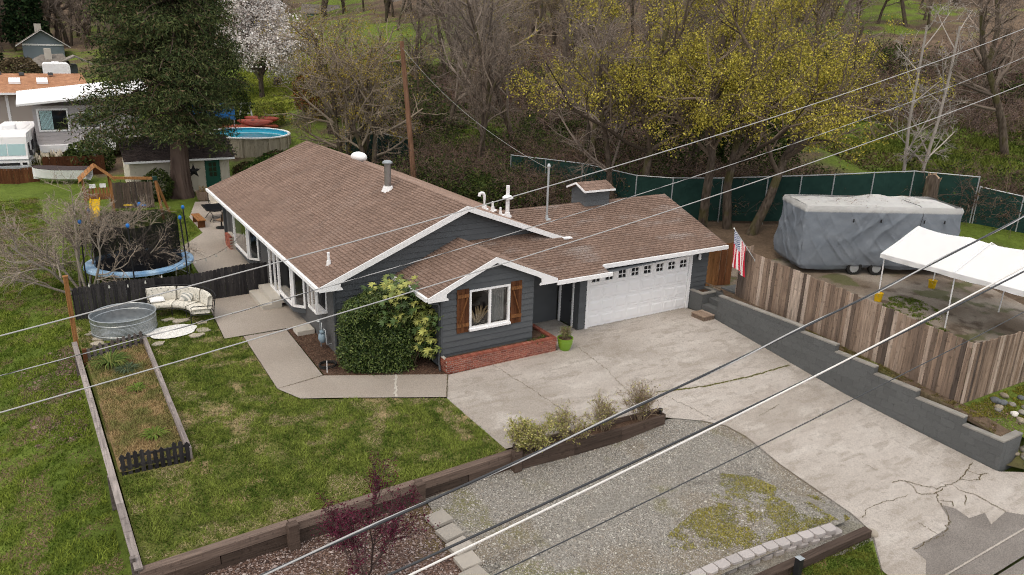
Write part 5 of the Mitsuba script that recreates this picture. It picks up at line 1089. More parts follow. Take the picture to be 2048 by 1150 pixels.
# evergreens for the far woods
def proto_conifer(gid, seed, h, w, cols, n):
    r = np.random.default_rng(seed); mb = MB(); t = MB()
    t.tube([(0, 0, 0), (0, 0, h * .5), (0, 0, h * .97)], [.28, .18, .03], 7, c=TWIG)
    z = h * (.12 + .86 * r.random(n) ** 1.15); a = r.random(n) * 6.283; lobe = .7 + .45 * meshkit.noise(np.stack([np.cos(a) * 2.2, np.sin(a) * 2.2, z * .55], 1), seed); rr = w * (1 - z / h) ** .75 * lobe * r.uniform(.25, 1, n) ** .45
    P = np.stack([rr * np.cos(a), rr * np.sin(a), z - rr * .18], 1); leaves(mb, P, .5, cols, r, 1.8, .4, .5); return prototype(gid, {'trunk': (t, 'bark', True), 'crown': (mb, 'vc_leaf', False)})
proto_conifer('conifer_a', 41, 15, 3.2, [(.018, .034, .014), (.028, .048, .018), (.012, .024, .012)], 5200)

# --- the yellow maples behind the garage
for i, (g, x, y, rz, s, ln, lab) in enumerate((
        ('maple_a', 14.1, 4.9, 20, 1.02, (6, 10), 'leaning maple in yellow-green blossom, its trunk nearest the covered trailer'),
        ('maple_b', 13.9, 6.3, 140, 1.0, (0, -2), 'maple in yellow blossom whose upright trunk stands just left of the leaning maple'),
        ('maple_a', 12.9, 7.1, 255, 1.0, (3, -5), 'maple in yellow blossom with a thin trunk behind the right end of the garage roof'),
        ('maple_b', 11.2, 9.6, 60, 1.05, (0, 2), 'mossy maple in yellow blossom behind the ridge of the garage roof'),
        ('maple_a', 16.3, 12.2, 310, 1.15, (0, 0), 'tall maple in yellow blossom beyond the green fence behind the garage'),
        ('maple_b', 21.5, 9.5, 200, 1.0, (0, 6), 'maple in yellow blossom beyond the green fence behind the trailer, its boughs reaching right'),
        ('maple_a', 24.5, 15.5, 80, 1.15, (0, 0), 'yellow blossoming maple higher up the hill behind the trailer'),
        ('maple_b', 12.0, 15.8, 190, .95, (0, 0), 'yellow blossoming maple beyond the green fence, behind the grey chimney'))):
    copy('maple_tree', g, gp(x, y), rz, s, ln, label=lab, cat='tree')
for x, y, rz, s, lab in ((1.2, 28.6, 0, 1.05, 'sparse yellow-budded tree with several stems behind the far end of the long roof'), (2.9, 30.5, 110, 1.15, 'sparse yellow-budded tree left of the leaning utility pole'), (2.0, 26.0, 230, .95, 'sparse yellow-budded tree nearest the far end of the roof ridge'), (4.4, 41.0, 300, 1.15, 'tall sparse yellow-budded tree on the slope left of the utility pole')):
    copy('budding_tree', 'maple_c', gp(x, y), rz, s, label=lab, cat='tree')
for g, x, y, rz, s, ln, lab in (
        ('bare_a', 12.3, 24.4, 0, 1.1, (0, 0), 'tall bare grey tree in the brush behind the white roof vents'),
        ('bare_b', 13.3, 18.6, 90, 1.1, (0, 0), 'dark bare tree behind the grey chimney'),
        ('bare_a', 10.4, 11.2, 40, .9, (0, 3), 'bare tree with two dark stems just behind the grey chimney'),
        ('slim_bare', 23.0, 2.7, 0, 1.0, (0, -2), 'slim pale bare tree behind the trailer, left one of the pair'),
        ('slim_bare', 23.4, 2.2, 120, 1.0, (0, 3), 'slim pale bare tree behind the trailer, right one of the pair'),
        ('bare_b', 36.0, 16.5, 200, 1.0, (0, 0), 'bare tree on the grassy slope right of the yellow maples'),
        ('bare_b', 40.0, 6.0, 290, 1.25, (0, -14), 'dark gnarled bare tree leaning in at the right edge of the hillside'),
        ('bare_b', 46.0, 11.5, 20, 1.2, (0, 4), 'dark bare tree high at the right edge of the hillside'),
        ('bare_c', 8.8, 24.0, 60, 1.2, (0, 0), 'bare many-stemmed tree in the brush right of the utility pole'),
        ('bare_a', 11.8, 35.0, 170, 1.05, (0, 0), 'bare tree on the slope behind the utility pole'),
        ('bare_b', 20.0, 29.5, 250, 1.15, (0, 0), 'bare tree with spreading boughs on the slope left of the yellow maples'),
        ('bare_a', 17.0, 40.0, 330, 1.15, (0, 0), 'bare tree high on the slope above the leaning utility pole')):
    copy('bare_tree', g, gp(x, y), rz, s, ln, label=lab, cat='tree')

# --- brush and far woods: what nobody could count
r = np.random.default_rng(77)
def scatter(name, gids, pts, smin, smax, zs=(1, 1), **t):
    for i, (x, y) in enumerate(pts):
        k = copy(f'{name}__{i + 1:03d}', gids[int(r.integers(0, len(gids)))], gp(x, y, -.15), r.uniform(0, 360), r.uniform(smin, smax))
    tag(name, **t)
def along(line, n, w):
    L = LineString(line); return [(L.interpolate(u, normalized=True).x + r.normal(0, w), L.interpolate(u, normalized=True).y + r.normal(0, w)) for u in r.random(n)]
scatter('brush_thicket', ['brush_a', 'brush_a', 'brush_b', 'brush_c'], along([(2.2, 22.5), (4.2, 20.5)], 6, .4) + along([(24.5, .5), (27, -3.5)], 8, .8) + along([(4.5, 23), (7.5, 18), (9.2, 13.5)], 26, .9) + along([(6.5, 30), (11, 25), (14, 20), (15, 15)], 42, 1.8) + along([(12.5, 12.5), (17, 9.5), (21, 6)], 16, 1.0), .75, 1.25, label='tangled brown and dark green brush behind the house and the garage', kind='stuff')
scatter('hillside_brush', ['brush_a', 'brush_b', 'brush_b', 'brush_c'], [p for p in along([(9, 44), (18, 36), (26, 28), (34, 22)], 110, 4.5) + along([(20, 58), (34, 46), (48, 36), (60, 26)], 70, 6.0) + along([(44, 26), (58, 18), (72, 8)], 46, 5.0) + along([(40, 14), (52, 4)], 10, 4.0) if grassy(*p) < .68], .8, 1.9, label='patches of brown twiggy brush scattered over the grassy hillside', kind='stuff')
woods = along([(14, 62), (24, 56), (36, 46), (50, 38), (60, 30)], 22, 4.5) + along([(20, 84), (38, 72), (58, 60), (80, 44)], 44, 7) + along([(24, 110), (50, 95), (80, 75), (110, 55)], 70, 9)
scatter('hillside_woods', ['bare_a', 'bare_b', 'bare_c', 'bare_b', 'maple_c'], [p for p in woods if grassy(*p) < .7], .8, 1.35, label='bare brown woods covering the upper hillside', kind='stuff')
scatter('far_woods', ['bare_b', 'bare_c', 'bare_a'], along([(-6, 112), (2, 104), (12, 102)], 20, 4) + along([(-30, 152), (-15, 156), (0, 146), (10, 140), (26, 125)], 70, 7) + along([(-30, 180), (10, 175), (50, 150), (90, 110), (130, 80)], 70, 12), 1.0, 1.9, label='bare brown woods far off beyond the neighbouring houses', kind='stuff')
for i, (x, y, s, lab) in enumerate(((-22.5, 112, 1.15, 'dark evergreen in the upper left corner, the nearest of the far ones'), (-27, 118, 1.2, 'dark evergreen at the left edge behind the grey gabled house'), (-16.5, 146, 1.4, 'dark evergreen rising behind the grey gabled house'), (45, 62, 1.0, 'dark evergreen among the bare woods on the hill'), (2, 118, 1.2, 'dark evergreen behind the white blossom tree'))):
    copy('evergreen', 'conifer_a', gp(x, y, -.3), i * 70, s, label=lab, cat='tree')

# --- white blossom tree
r2 = np.random.default_rng(51)
def blossom(mb, tips, r):
    T_ = np.array([t[0] for t in tips]); P = np.repeat(T_, 32, 0); P = P + r.normal(0, .30, P.shape); return leaves(mb, P, .16, [(.80, .77, .74), (.86, .83, .80), (.70, .66, .62), (.55, .48, .45)], r, 1.2, 0, .25)
proto_tree('blossom_tree', 52, dict(P_maple, kids=[14, 6, 5, 3], **{'from': [.14, .2, .2, .15]}, up=[.02, .06, .03, .02, 0]), 6.6, .22, TWIG, (.12, .09, .08), blossom)
copy('cherry_tree', 'blossom_tree', gp(3.9, 61.8), 0, 1.28, label='tall tree covered in white blossom on the grass behind the pool', cat='tree')

# --- the great redwood
def redwood(x, y):
    k = thing('redwood_tree', 'huge dark green redwood with a thick ridged trunk in front of the cream shed', 'tree'); r = np.random.default_rng(61); z0 = -.15
    g = np.linspace(0, 2 * np.pi, 33)[:-1]; zs = np.array([0, .5, 1.2, 2.2, 3.5, 6, 9, 12, 15, 17.5]); rad = np.interp(zs, [0, .5, 1.5, 3.5, 9, 17.5], [.82, .66, .54, .48, .34, .1])
    V = [(x + .05 * z + rr * (1 + .09 * math.sin(a * 7 + z * .3) + .05 * math.sin(a * 13)) * math.cos(a), y + rr * (1 + .09 * math.sin(a * 7 + z * .3)) * math.sin(a), z0 + z) for z, rr in zip(zs, rad) for a in g]
    F = []
    for i in range(len(zs) - 1):
        for j in range(32): q0, q1 = i * 32 + j, i * 32 + (j + 1) % 32; F += [[q0, q1, q1 + 32], [q0, q1 + 32, q0 + 32]]
    put('trunk', MB().add(V, F, t=.0), 'redbark', k, smooth=True)
    out, P, Q = [], [], []
    for i in range(150):
        z = 3.9 + 14.0 * (i / 150) ** .85; a = i * 2.399 + r.normal(0, .3); lobe = .55 + .75 * meshkit.noise(np.array([math.cos(a) * 1.6, math.sin(a) * 1.6, z * .38]), 5)
        L = np.interp(z, [2.5, 4, 7, 11, 16, 18], [4.2, 5.6, 5.9, 5.4, 3.6, 1.0]) * lobe * (1 - .42 * max(0, .85 * math.cos(a) - .52 * math.sin(a))); d = nrm(arr(math.cos(a), math.sin(a), r.uniform(.1, .4))); n = 6; p = arr(x + .05 * z, y, z); pts = [p]
        for s_ in range(n - 1): d = nrm(d + arr(0, 0, -.13) + r.normal(0, .08, 3)); pts.append(pts[-1] + d * L / (n - 1))
        pts = np.array(pts); out.append((pts, np.linspace(.075, .015, n), 1))
        m = int(105 * L)
        u = r.beta(1.5, 1.0, m) * (n - 1.001); i0 = u.astype(int); base = pts[i0] + (pts[i0 + 1] - pts[i0]) * (u - i0)[:, None]
        side = nrm(np.cross(pts[-1] - pts[0], Z)); w = .50 * L / 3.2
        off = r.normal(0, 1, (m, 1)) * w * side + np.stack([r.normal(0, .18, m), r.normal(0, .18, m), -np.abs(r.normal(0, .42, m))], 1); P.append((base + off)[r.integers(0, max(1, m // 9), m)] + r.normal(0, .15, (m, 3)) * arr(1, 1, .8))
    mb = MB(); P = np.vstack(P); hz = P[:, 2]
    leaves(mb, P, .25, [(.054, .078, .034), (.080, .108, .044), (.108, .132, .052), (.040, .058, .028), (.125, .142, .058), (.13, .095, .06)], r, 3.2, .7, .5)
    Q = P[r.random(len(P)) < .8] + r.normal(0, .2, (1, 3)); leaves(mb, Q - Z * .1, .18, [(.060, .084, .036), (.090, .115, .045), (.13, .145, .058)], r, 3.4, 1.0, .5)
    put('boughs', branches(MB(), out, (.10, .075, .06), .2, r), 'vc_rough', k, smooth=True); put('crown', mb, 'vc_leaf', k)
def f_redbark(p, n, uv):
    v = noise(p.x * 9 + p.y * 9, p.z * .9, 2.0); w = noise(p.x * 26 + p.y * 26, p.z * 2.2, 5.0); return mix((.045, .030, .026), (.175, .125, .105), v * .6 + w * .4)
mat('redbark', proc(f_redbark), .95, .05)
redwood(-9.0, 30.9)

# --- the bare spreading shrub at the left
def left_shrub():
    k = thing('bare_shrub', 'wide bare grey-brown twiggy shrub leaning over the trampoline', 'shrub'); r = np.random.default_rng(71); out, tips = [], []
    Pm = dict(lev=4, kids=[7, 6, 5, 4], **{'from': [.3, .2, .15, .1]}, ang=(.35, .95), len=[.62, .60, .56, .55], thin=.64, wob=.17, up=[.02, .0, -.01, -.02, -.02], min=.0068)
    for px, py, dx, dy, h in ((-14.6, 12.3, 1.1, -.3, 2.2), (-14.9, 12.9, .8, .8, 2.3), (-15.1, 12.0, .1, -.7, 2.1), (-15.0, 12.4, .5, -.1, 2.3), (-15.3, 12.3, -.1, .1, 2.5), (-15.5, 12.8, -.5, .4, 2.3), (-15.2, 12.9, .3, .6, 2.2), (-15.6, 12.1, -.8, -.2, 2.4), (-14.8, 12.8, .9, .3, 2.2), (-15.5, 13.1, -.2, .9, 2.2), (-15.7, 12.5, -1.1, .3, 2.0)):
        grow(out, tips, r, (px, py, -.1), nrm(arr(dx * 1.15, dy, 1.2)), h * 1.3, .055, 0, Pm)
    put('stems', branches(MB(), [o for o in out if o[2] < 2], (.30, .26, .22), .15, r), 'vc_rough', k, smooth=True)
    put('twigs', branches(MB(), [o for o in out if o[2] >= 2], (.32, .265, .215), .3, r), 'vc_rough', k, smooth=True)
left_shrub()
# --- the purple shrub in the mulch
def purple():
    k = thing('purple_shrub', 'purple-leaved young tree with thin stems in the mulch in front of the timber wall', 'shrub'); r = np.random.default_rng(81); out, tips = [], []
    Pm = dict(lev=3, kids=[8, 6, 4], **{'from': [.3, .2, .1]}, ang=(.3, .9), len=[.55, .5, .5], thin=.6, wob=.13, up=[.05, .06, .04, .03], min=.0035)
    b = (-11.45, -7.95, -.75)
    for i in range(5): a = i * 1.257; grow(out, tips, r, b, nrm(arr(.55 * math.cos(a), .55 * math.sin(a), 1.1)), 1.75 * r.uniform(.8, 1.15), .024, 0, Pm)
    put('stems', branches(MB(), out, (.085, .06, .055), .25, r), 'vc_rough', k, smooth=True)
    T_ = np.vstack([o[0] for o in out if o[2] >= 2]); P = T_[r.integers(0, len(T_), 4600)] + r.normal(0, .04, (4600, 3))
    put('leaves', leaves(MB(), P, .05, [(.085, .014, .032), (.11, .022, .045), (.055, .010, .022), (.13, .035, .06)], r, 2.0, .2, .5), 'vc_leaf', k)
purple()
# --- bush by the house: clipped evergreen and the big-leaved plant beside it
def hedge():
    k = thing('evergreen_bush', 'large rounded dark green bush against the front of the house', 'bush'); r = np.random.default_rng(91)
    foot = Polygon([(-8.95, .45), (-8.6, .05), (-7.0, -.72), (-6.75, -.6), (-6.75, .9), (-7.2, 1.55), (-8.75, 1.5)]).buffer(-.62).buffer(.62)
    ex = foot.exterior; n = 26000; P = np.zeros((n, 3)); t = r.random(n); side = r.random(n) < .62; c = np.array(foot.centroid.coords[0])
    H_ = lambda x, y: 1.85 + .55 * np.clip((x + 8.95) / 1.2, 0, 1) + .15 * np.sin(x * 3) * np.cos(y * 2.5)
    q = np.array([ex.interpolate(a, normalized=True).coords[0] for a in t]); v = r.random(n)
    s = np.where(side, 1.0 - .10 * v ** 6 - .9 * np.clip(v - .72, 0, 1) ** 1.3, np.sqrt(r.random(n)) * .97)
    xy = c + (q - c) * s[:, None]; top = H_(xy[:, 0], xy[:, 1]); z = np.where(side, v * (top - .12) + .03, top - .25 * s ** 4)
    P = np.column_stack([xy, z]); P += (meshkit.noise(P * 2.6, 4)[:, None] - .5) * .34 * np.column_stack([nrm_rows(xy - c), np.full(n, .4)]) + r.normal(0, .035, (n, 3)) - np.column_stack([nrm_rows(xy - c), np.zeros(n)]) * np.abs(r.normal(0, .07, (n, 1)))
    put('leaves', leaves(MB(), P, .085, [(.038, .068, .014), (.060, .098, .021), (.090, .132, .030), (.022, .042, .010), (.13, .165, .045)], r, 2.1, .35, .45), 'vc_leaf_gloss', k)
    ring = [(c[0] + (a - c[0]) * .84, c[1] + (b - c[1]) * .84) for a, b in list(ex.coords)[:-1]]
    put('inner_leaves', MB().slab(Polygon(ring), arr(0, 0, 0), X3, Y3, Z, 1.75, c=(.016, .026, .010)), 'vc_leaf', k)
    kf = thing('fatsia_plant', 'big-leaved shrub with yellow-green palmate leaves at the right of the dark bush', 'shrub'); out, tips, mb = [], [], MB()
    for i in range(210):
        a = r.random(); 
        if a < .55: p = arr(r.uniform(-7.9, -6.25), r.uniform(-.5, .9), r.uniform(1.7, 2.75)); p[2] -= .9 * max(0, p[0] + 6.75)
        else: p = arr(r.uniform(-6.75, -6.22), r.uniform(-.75, .4), r.uniform(.5, 1.9))
        base = arr(-6.9 + r.normal(0, .1), .2 + r.normal(0, .15), .0); m = (p + base) / 2 + arr(0, 0, .25); out.append((np.array([base, (base + m) / 2 + r.normal(0, .05, 3), m, p]), np.linspace(.018, .006, 4), 2))
        if r.random() < .38: cols = (.32, .33, .085)
        elif r.random() < .5: cols = (.17, .21, .05)
        else: cols = (.055, .095, .024)
        for w in range(3):                              # each whorl carries several hand-shaped leaves
            ctr = p + r.normal(0, .11, 3); pit = r.uniform(.0, .7); az = r.random() * 6.283; nrm_ = nrm(arr(math.cos(az) * pit, math.sin(az) * pit - .35, 1)); u = nrm(np.cross(nrm_, arr(1, .3, .1))); w_ = np.cross(nrm_, u); R = r.uniform(.15, .24); ff = np.array(cols) * r.uniform(.75, 1.25)
            for l in range(7):
                b_ = (l - 3) * .62 + .2; d = u * math.cos(b_) + w_ * math.sin(b_); e = np.cross(nrm_, d); LL = R * (1 - .07 * abs(l - 3))
                mb.add([ctr, ctr + d * LL * .55 + e * LL * .17 - nrm_ * .01, ctr + d * LL - nrm_ * LL * .30, ctr + d * LL * .55 - e * LL * .17 - nrm_ * .01], [[0, 1, 2], [0, 2, 3]], c=np.clip(ff * r.uniform(.85, 1.15), 0, 1))
    put('leaves', mb, 'vc_leaf_gloss', kf); put('stems', branches(MB(), out, (.10, .075, .05), .2, r), 'vc_rough', kf, smooth=True)
def nrm_rows(a): return a / (np.linalg.norm(a, axis=1, keepdims=True) + 1e-9)
mat('vc_leaf_gloss', {'type': 'mesh_attribute', 'name': 'vertex_color'}, .5, .4)
hedge()
# --- planter shrubs, pot plant, bed plants
def small_shrub(name, lab, p, h, w, n_st, n_lf, cols, lsize, stem=(.26, .20, .14), seed=1, cat='shrub', up=.9):
    k = thing(name, lab, cat); r = np.random.default_rng(seed); out, tips = [], []
    Pm = dict(lev=2, kids=[6, 4], **{'from': [.25, .15]}, ang=(.25, .8), len=[.5, .5], thin=.6, wob=.12, up=[.03, .02, 0], min=.0045)
    for i in range(n_st): a = r.random() * 6.283; grow(out, tips, r, arr(*p) + arr(r.normal(0, w * .15), r.normal(0, w * .12), 0), nrm(arr(w / h * math.cos(a) * r.random(), w / h * math.sin(a) * r.random(), up)), h * r.uniform(.6, 1.05), .006, 0, Pm)
    put('stems', branches(MB(), out, stem, .25, r), 'vc_rough', k, smooth=True)
    if n_lf:
        T_ = np.vstack([o[0] for o in out]); P = T_[r.integers(0, len(T_), n_lf)] + r.normal(0, .035, (n_lf, 3)); put('leaves', leaves(MB(), P, lsize, cols, r, 1.8, .1, .4), 'vc_leaf', k)
YGL = [(.36, .34, .10), (.44, .41, .15), (.26, .26, .07), (.50, .47, .23), (.18, .20, .05)]
small_shrub('planter_shrub', 'dense pale yellow-green shrub at the left end of the timber planter', (-6.15, -5.92, -.25), .85, .95, 40, 4600, YGL, .055, seed=1)
small_shrub('planter_shrub', 'second shrub from the left in the timber planter, yellow-green and half bare', (-4.9, -5.9, -.28), .8, .8, 34, 1500, YGL, .05, seed=2)
small_shrub('planter_shrub', 'third shrub from the left in the timber planter, twiggy with few leaves', (-3.7, -5.9, -.31), .85, .6, 34, 800, YGL, .05, seed=3)
small_shrub('planter_shrub', 'tall twiggy brown shrub at the right end of the timber planter', (-2.35, -5.9, -.34), 1.0, .6, 40, 600, YGL + BR, .05, seed=4)
small_shrub('pot_shrub', 'small fuzzy green shrub growing in the green pot', (-1.76, -1.25, .4), .38, .24, 26, 900, [(.11, .15, .04), (.17, .20, .06), (.22, .20, .09)], .04, seed=5, cat='plant')
small_shrub('planter_greenery', 'low green plants along the brick planter below the window', (-2.9, -1.0, .35), .16, .5, 14, 420, DG + [(.10, .15, .03)], .05, seed=6, cat='plant')
small_shrub('planter_greenery', 'small green plants at the right end of the brick planter', (-2.5, -.95, .35), .14, .35, 14, 420, DG + [(.12, .17, .03)], .05, seed=7, cat='plant')
def strappy(name, lab, p, n, L, cols, seed):
    r = np.random.default_rng(seed); mb = MB()
    for i in range(n):
        a = r.random() * 6.283; l = L * r.uniform(.6, 1.1); b = arr(*p) + arr(math.cos(a), math.sin(a), 0) * .08 * r.random(); w = .016; e = arr(-math.sin(a), math.cos(a), 0) * w; d = arr(math.cos(a), math.sin(a), 0)
        P = [b + d * l * t * r.uniform(.8, 1.1) + Z * l * (1.25 * t - 1.05 * t * t) for t in (0, .35, .7, 1.0)]
        mb.add([P[0] - e, P[0] + e, P[1] - e, P[1] + e, P[2] - e * .8, P[2] + e * .8, P[3]], [[0, 1, 3], [0, 3, 2], [2, 3, 5], [2, 5, 4], [4, 5, 6]], c=np.array(cols[int(r.integers(0, len(cols)))]) * r.uniform(.7, 1.3))
    tag(put(name, mb, 'vc_leaf'), lab, 'plant')
strappy('strappy_plant', 'larger clump of arching green strap leaves at the back of the garden bed', (-15.1, 4.1, .05), 130, .75, [(.07, .11, .03), (.11, .15, .04), (.15, .17, .05)], 1)
strappy('strappy_plant', 'smaller grey-green spiky clump in the garden bed', (-14.7, 3.45, .05), 90, .45, [(.06, .085, .05), (.09, .12, .07)], 2)
strappy('strappy_plant', 'low green tuft in the middle of the garden bed', (-14.6, 1.9, .06), 60, .35, [(.10, .15, .03), (.14, .17, .04)], 3)
strappy('strappy_plant', 'low green tuft near the front pickets of the garden bed', (-14.5, -1.2, .06), 80, .38, [(.10, .15, .03), (.14, .17, .04)], 4)
# shrubs by the shed and the pool
def leaf_ball(name, lab, p, rad, n, size, cols, seed, flat=1.0, cat='shrub', m='vc_leaf', box=False):
    r = np.random.default_rng(seed); d = nrm_rows(r.normal(0, 1, (n, 3))); 
    if box: d = d / np.max(np.abs(d), axis=1, keepdims=True) ** .75
    rr = (.86 + .28 * meshkit.noise(d * 2.1 + seed, seed)) * r.uniform(.45, 1, n) ** .25; P = d * rr[:, None] * np.array(rad) + arr(*p) + Z * rad[2] * .92
    k = thing(name, lab, cat); put('leaves', leaves(MB(), P, size, cols, r, 1.7, .2, .45), m, k); put('stem', MB().tube([arr(*p) - Z * .1, arr(*p) + Z * rad[2]], [.06, .03], 6, c=TWIG), 'vc_rough', k)
leaf_ball('dark_shrub', 'dark green shrub left of the redwood trunk', (-10.4, 30.2, -.05), (.9, .8, 1.0), 2600, .14, DG, 1)
leaf_ball('laurel_shrub', 'leafy green shrub showing over the far left edge of the long roof', gp(-2.6, 30.7), (2.4, 1.4, 1.1), 4200, .2, [(.05, .09, .02), (.08, .13, .03), (.035, .06, .018)], 2)
leaf_ball('laurel_shrub', 'second leafy green shrub behind the far end of the roof ridge', gp(.2, 29.0), (2.0, 1.2, 1.2), 3000, .2, [(.05, .09, .02), (.08, .12, .03), (.035, .06, .018)], 3)
leaf_ball('clipped_shrub', 'yellow-green clipped cube-shaped shrub right of the pool', gp(.75, 46.3, .15), (1.2, 1.0, .95), 3600, .13, [(.15, .17, .035), (.11, .14, .03), (.20, .20, .05)], 4, box=True)
leaf_ball('russet_shrub', 'large russet-brown leaved shrub on the slope right of the pool', gp(5.2, 46.5), (2.2, 2.0, 2.4), 5200, .2, [(.22, .085, .035), (.16, .075, .03), (.13, .10, .035)], 5)
leaf_ball('bramble_shrub', 'brown and green bramble in front of the pool wall, left of the roof peak', gp(-1.9, 34.2), (1.5, 1.0, .75), 2600, .14, BR + DG, 14)
leaf_ball('bramble_shrub', 'brown bramble right of the shed, below the pool', gp(-4.2, 33.6), (1.0, .9, .6), 1800, .14, BR + DG[:2], 15)
leaf_ball('dark_shrub', 'dark evergreen shrub behind the pool beside the white swing', gp(-2.6, 49.5), (2.4, 1.8, 2.2), 5200, .22, DG, 6)
leaf_ball('dark_shrub', 'dark bush under the left edge of the redwood crown', gp(-13.5, 41.0), (1.6, 1.3, 1.2), 2600, .2, DG, 7)
leaf_ball('brown_thicket', 'rounded brown thicket in front of the grey gabled house', gp(-17.6, 92), (2.3, 2.5, 2.0), 3600, .3, [(.10, .075, .045), (.075, .06, .035), (.13, .10, .06)], 8)
leaf_ball('ivy_mound', 'dark ivy-covered mound behind the white roof vents', gp(5.8, 17.5), (1.7, 1.7, 1.0), 4200, .16, DG, 9)
leaf_ball('ivy_mound', 'dark ivy mound among the trunks beyond the green fence', gp(20.5, 11.0), (2.4, 2.0, 2.6), 5200, .2, DG[:3], 10)
leaf_ball('ivy_mound', 'dark ivy climbing among the yellow maples left of the leaning trunk', gp(17.0, 13.0), (2.2, 2.0, 3.6), 5200, .2, DG[:3], 11)
pg = thing('pampas_grass', 'clump of pampas grass with pale cream plumes in front of the neighbour\'s raised porch', 'grass'); r = np.random.default_rng(95); mb, lf = MB(), MB()
for i in range(46):
    a = r.random() * 6.283; q = r.random(); b = arr(-15.7 + r.normal(0, .5), 43.6 + r.normal(0, .4), float(H(-15.7, 43.6)) - .05); e = b + arr(.5 * q * math.cos(a), .5 * q * math.sin(a), 1.0 + .55 * r.random()); mb.tube([b, b + (e - b) * .55, e - (e - b) * .2, e], [.012, .02, .10, .015], 5, c=np.array([.62, .55, .44]) * r.uniform(.8, 1.1))
put('plumes', mb, 'vc_rough', pg); 
P = np.column_stack([r.normal(-15.7, .6, 900), r.normal(43.6, .5, 900), r.uniform(0, .8, 900) + float(H(-15.7, 43.6))]); put('blades', leaves(lf, P, .5, [(.20, .18, .08), (.14, .14, .05)], r, 9, -.8), 'vc_leaf', pg)

# --- grass blades and weeds
zg_ = lambda x, y: np.where((y < -8.5) & (x < -.8), np.maximum(z_grav(x, y) + .006, np.interp(y, [-11, -8.5], [-.86, -.82])), z_grav(x, y))
def blades(name, poly, zf, n, h, patch, cols, seed, lab, w=.012, dead=None, keep=None):
    r = np.random.default_rng(seed); pb = prep(poly); x0, y0, x1, y1 = poly.bounds; P = np.column_stack([r.uniform(x0, x1, n), r.uniform(y0, y1, n)])
    import shapely
    P = P[shapely.contains_xy(poly, P[:, 0], P[:, 1])]
    cl = meshkit.fbm(np.column_stack([P * patch, np.zeros(len(P))]), 4, seed); fine = meshkit.fbm(np.column_stack([P * patch * 3.5, np.zeros(len(P))]), 3, seed + 3)
    if keep is not None: s = r.random(len(P)) < keep(cl * .5 + fine * .5); P, cl, fine = P[s], cl[s], fine[s]
    n = len(P); z = np.broadcast_to(zf(P[:, 0], P[:, 1]), (n,)); a = r.random(n) * 6.283; hh = h * r.uniform(.5, 1.3, n) * (.55 + .9 * fine); ln = r.normal(0, .55, (n, 2)) * hh[:, None]
    b = np.column_stack([P, z]); e = np.column_stack([np.cos(a), np.sin(a), 0 * a]) * w * r.uniform(.6, 1.5, n)[:, None]; tip = b + np.column_stack([ln, hh])
    t = np.clip((fine * .8 + cl * .2 - .36) / .26, 0, 1)[:, None]; c0, c1 = np.array(cols[0]), np.array(cols[1]); C = c0 * (1 - t) + c1 * t
    if dead is not None:
        dm = np.clip((meshkit.fbm(np.column_stack([P * patch * 2.4, np.full(n, 4.0)]), 4, seed + 9) - dead[1]) / .1, 0, 1) * (r.random(n) < .85); C = C * (1 - dm[:, None]) + np.array(dead[0]) * dm[:, None]; tip[:, 2] -= (hh * .55 * dm)
    C = C * r.uniform(.7, 1.3, (n, 1)); V = np.stack([b - e, b + e, tip], 1).reshape(-1, 3)
    tag(put(name, MB().add(V, np.arange(3 * n).reshape(-1, 3), c=np.repeat(C, 3, 0)), 'vc_leaf'), lab, kind='stuff')
lawn_in = LAWN.difference(Polygon([(-15.9, -2.66), (-13.84, -2.7), (-13.9, 5.6), (-15.9, 4.9)])).difference(Point(-14.42, 7.25).buffer(1.0)).difference(Polygon(cg_)).buffer(-.03)
blades('lawn_grass', lawn_in, z_lawn, 230000, .07, .9, ((.064, .108, .018), (.215, .262, .056)), 5, 'short patchy green grass of the front lawn with straw-coloured bare spots', .011, ((.32, .265, .15), .575), keep=lambda t: np.clip((t - .30) / .16, .25, 1))
blades('bed_grass', Polygon([(-15.4, -2.5), (-13.99, -2.58), (-14.05, 5.4), (-15.66, 4.75)]), lambda x, y: .07 + 0 * x, 20000, .085, .8, ((.40, .29, .15), (.22, .22, .08)), 6, 'dry straw-coloured grass in the raised garden bed', .010)
SLOPE = Polygon([(-16.08, 6.9), (-15.62, -6.3), (-15.7, -9), (-20.5, -9), (-21.5, 12), (-22, 33), (-16.8, 33), (-15.9, 13)])
bare = lambda P: 1
blades('slope_grass', SLOPE, H, 260000, .085, .7, ((.066, .112, .016), (.215, .27, .047)), 7, 'rough green weeds and grass on the slope left of the lawn', .013, ((.22, .155, .10), .50), keep=lambda t: np.clip((t - .34) / .14, .14, 1))
blades('back_lawn', Polygon([(-15.6, 9.4), (-9.2, 9.6), (-11.2, 11.9), (-11.1, 18.2), (-9.7, 20.6), (-9.7, 27), (-15, 29), (-16.5, 13)]), H, 60000, .08, .7, ((.06, .10, .015), (.18, .215, .042)), 8, 'green grass of the back yard round the trampoline', .014)
blades('verge_grass', Polygon([(-9.3, -11.6), (-.35, -11.85), (-1.35, -12.9), (-1.5, -13.6), (-9.3, -13.6)]), lambda x, y: -1.03 + 0 * x, 34000, .055, 1.1, ((.055, .085, .014), (.14, .15, .03)), 9, 'mossy green grass between the edging blocks and the street', .010, ((.20, .14, .07), .62))
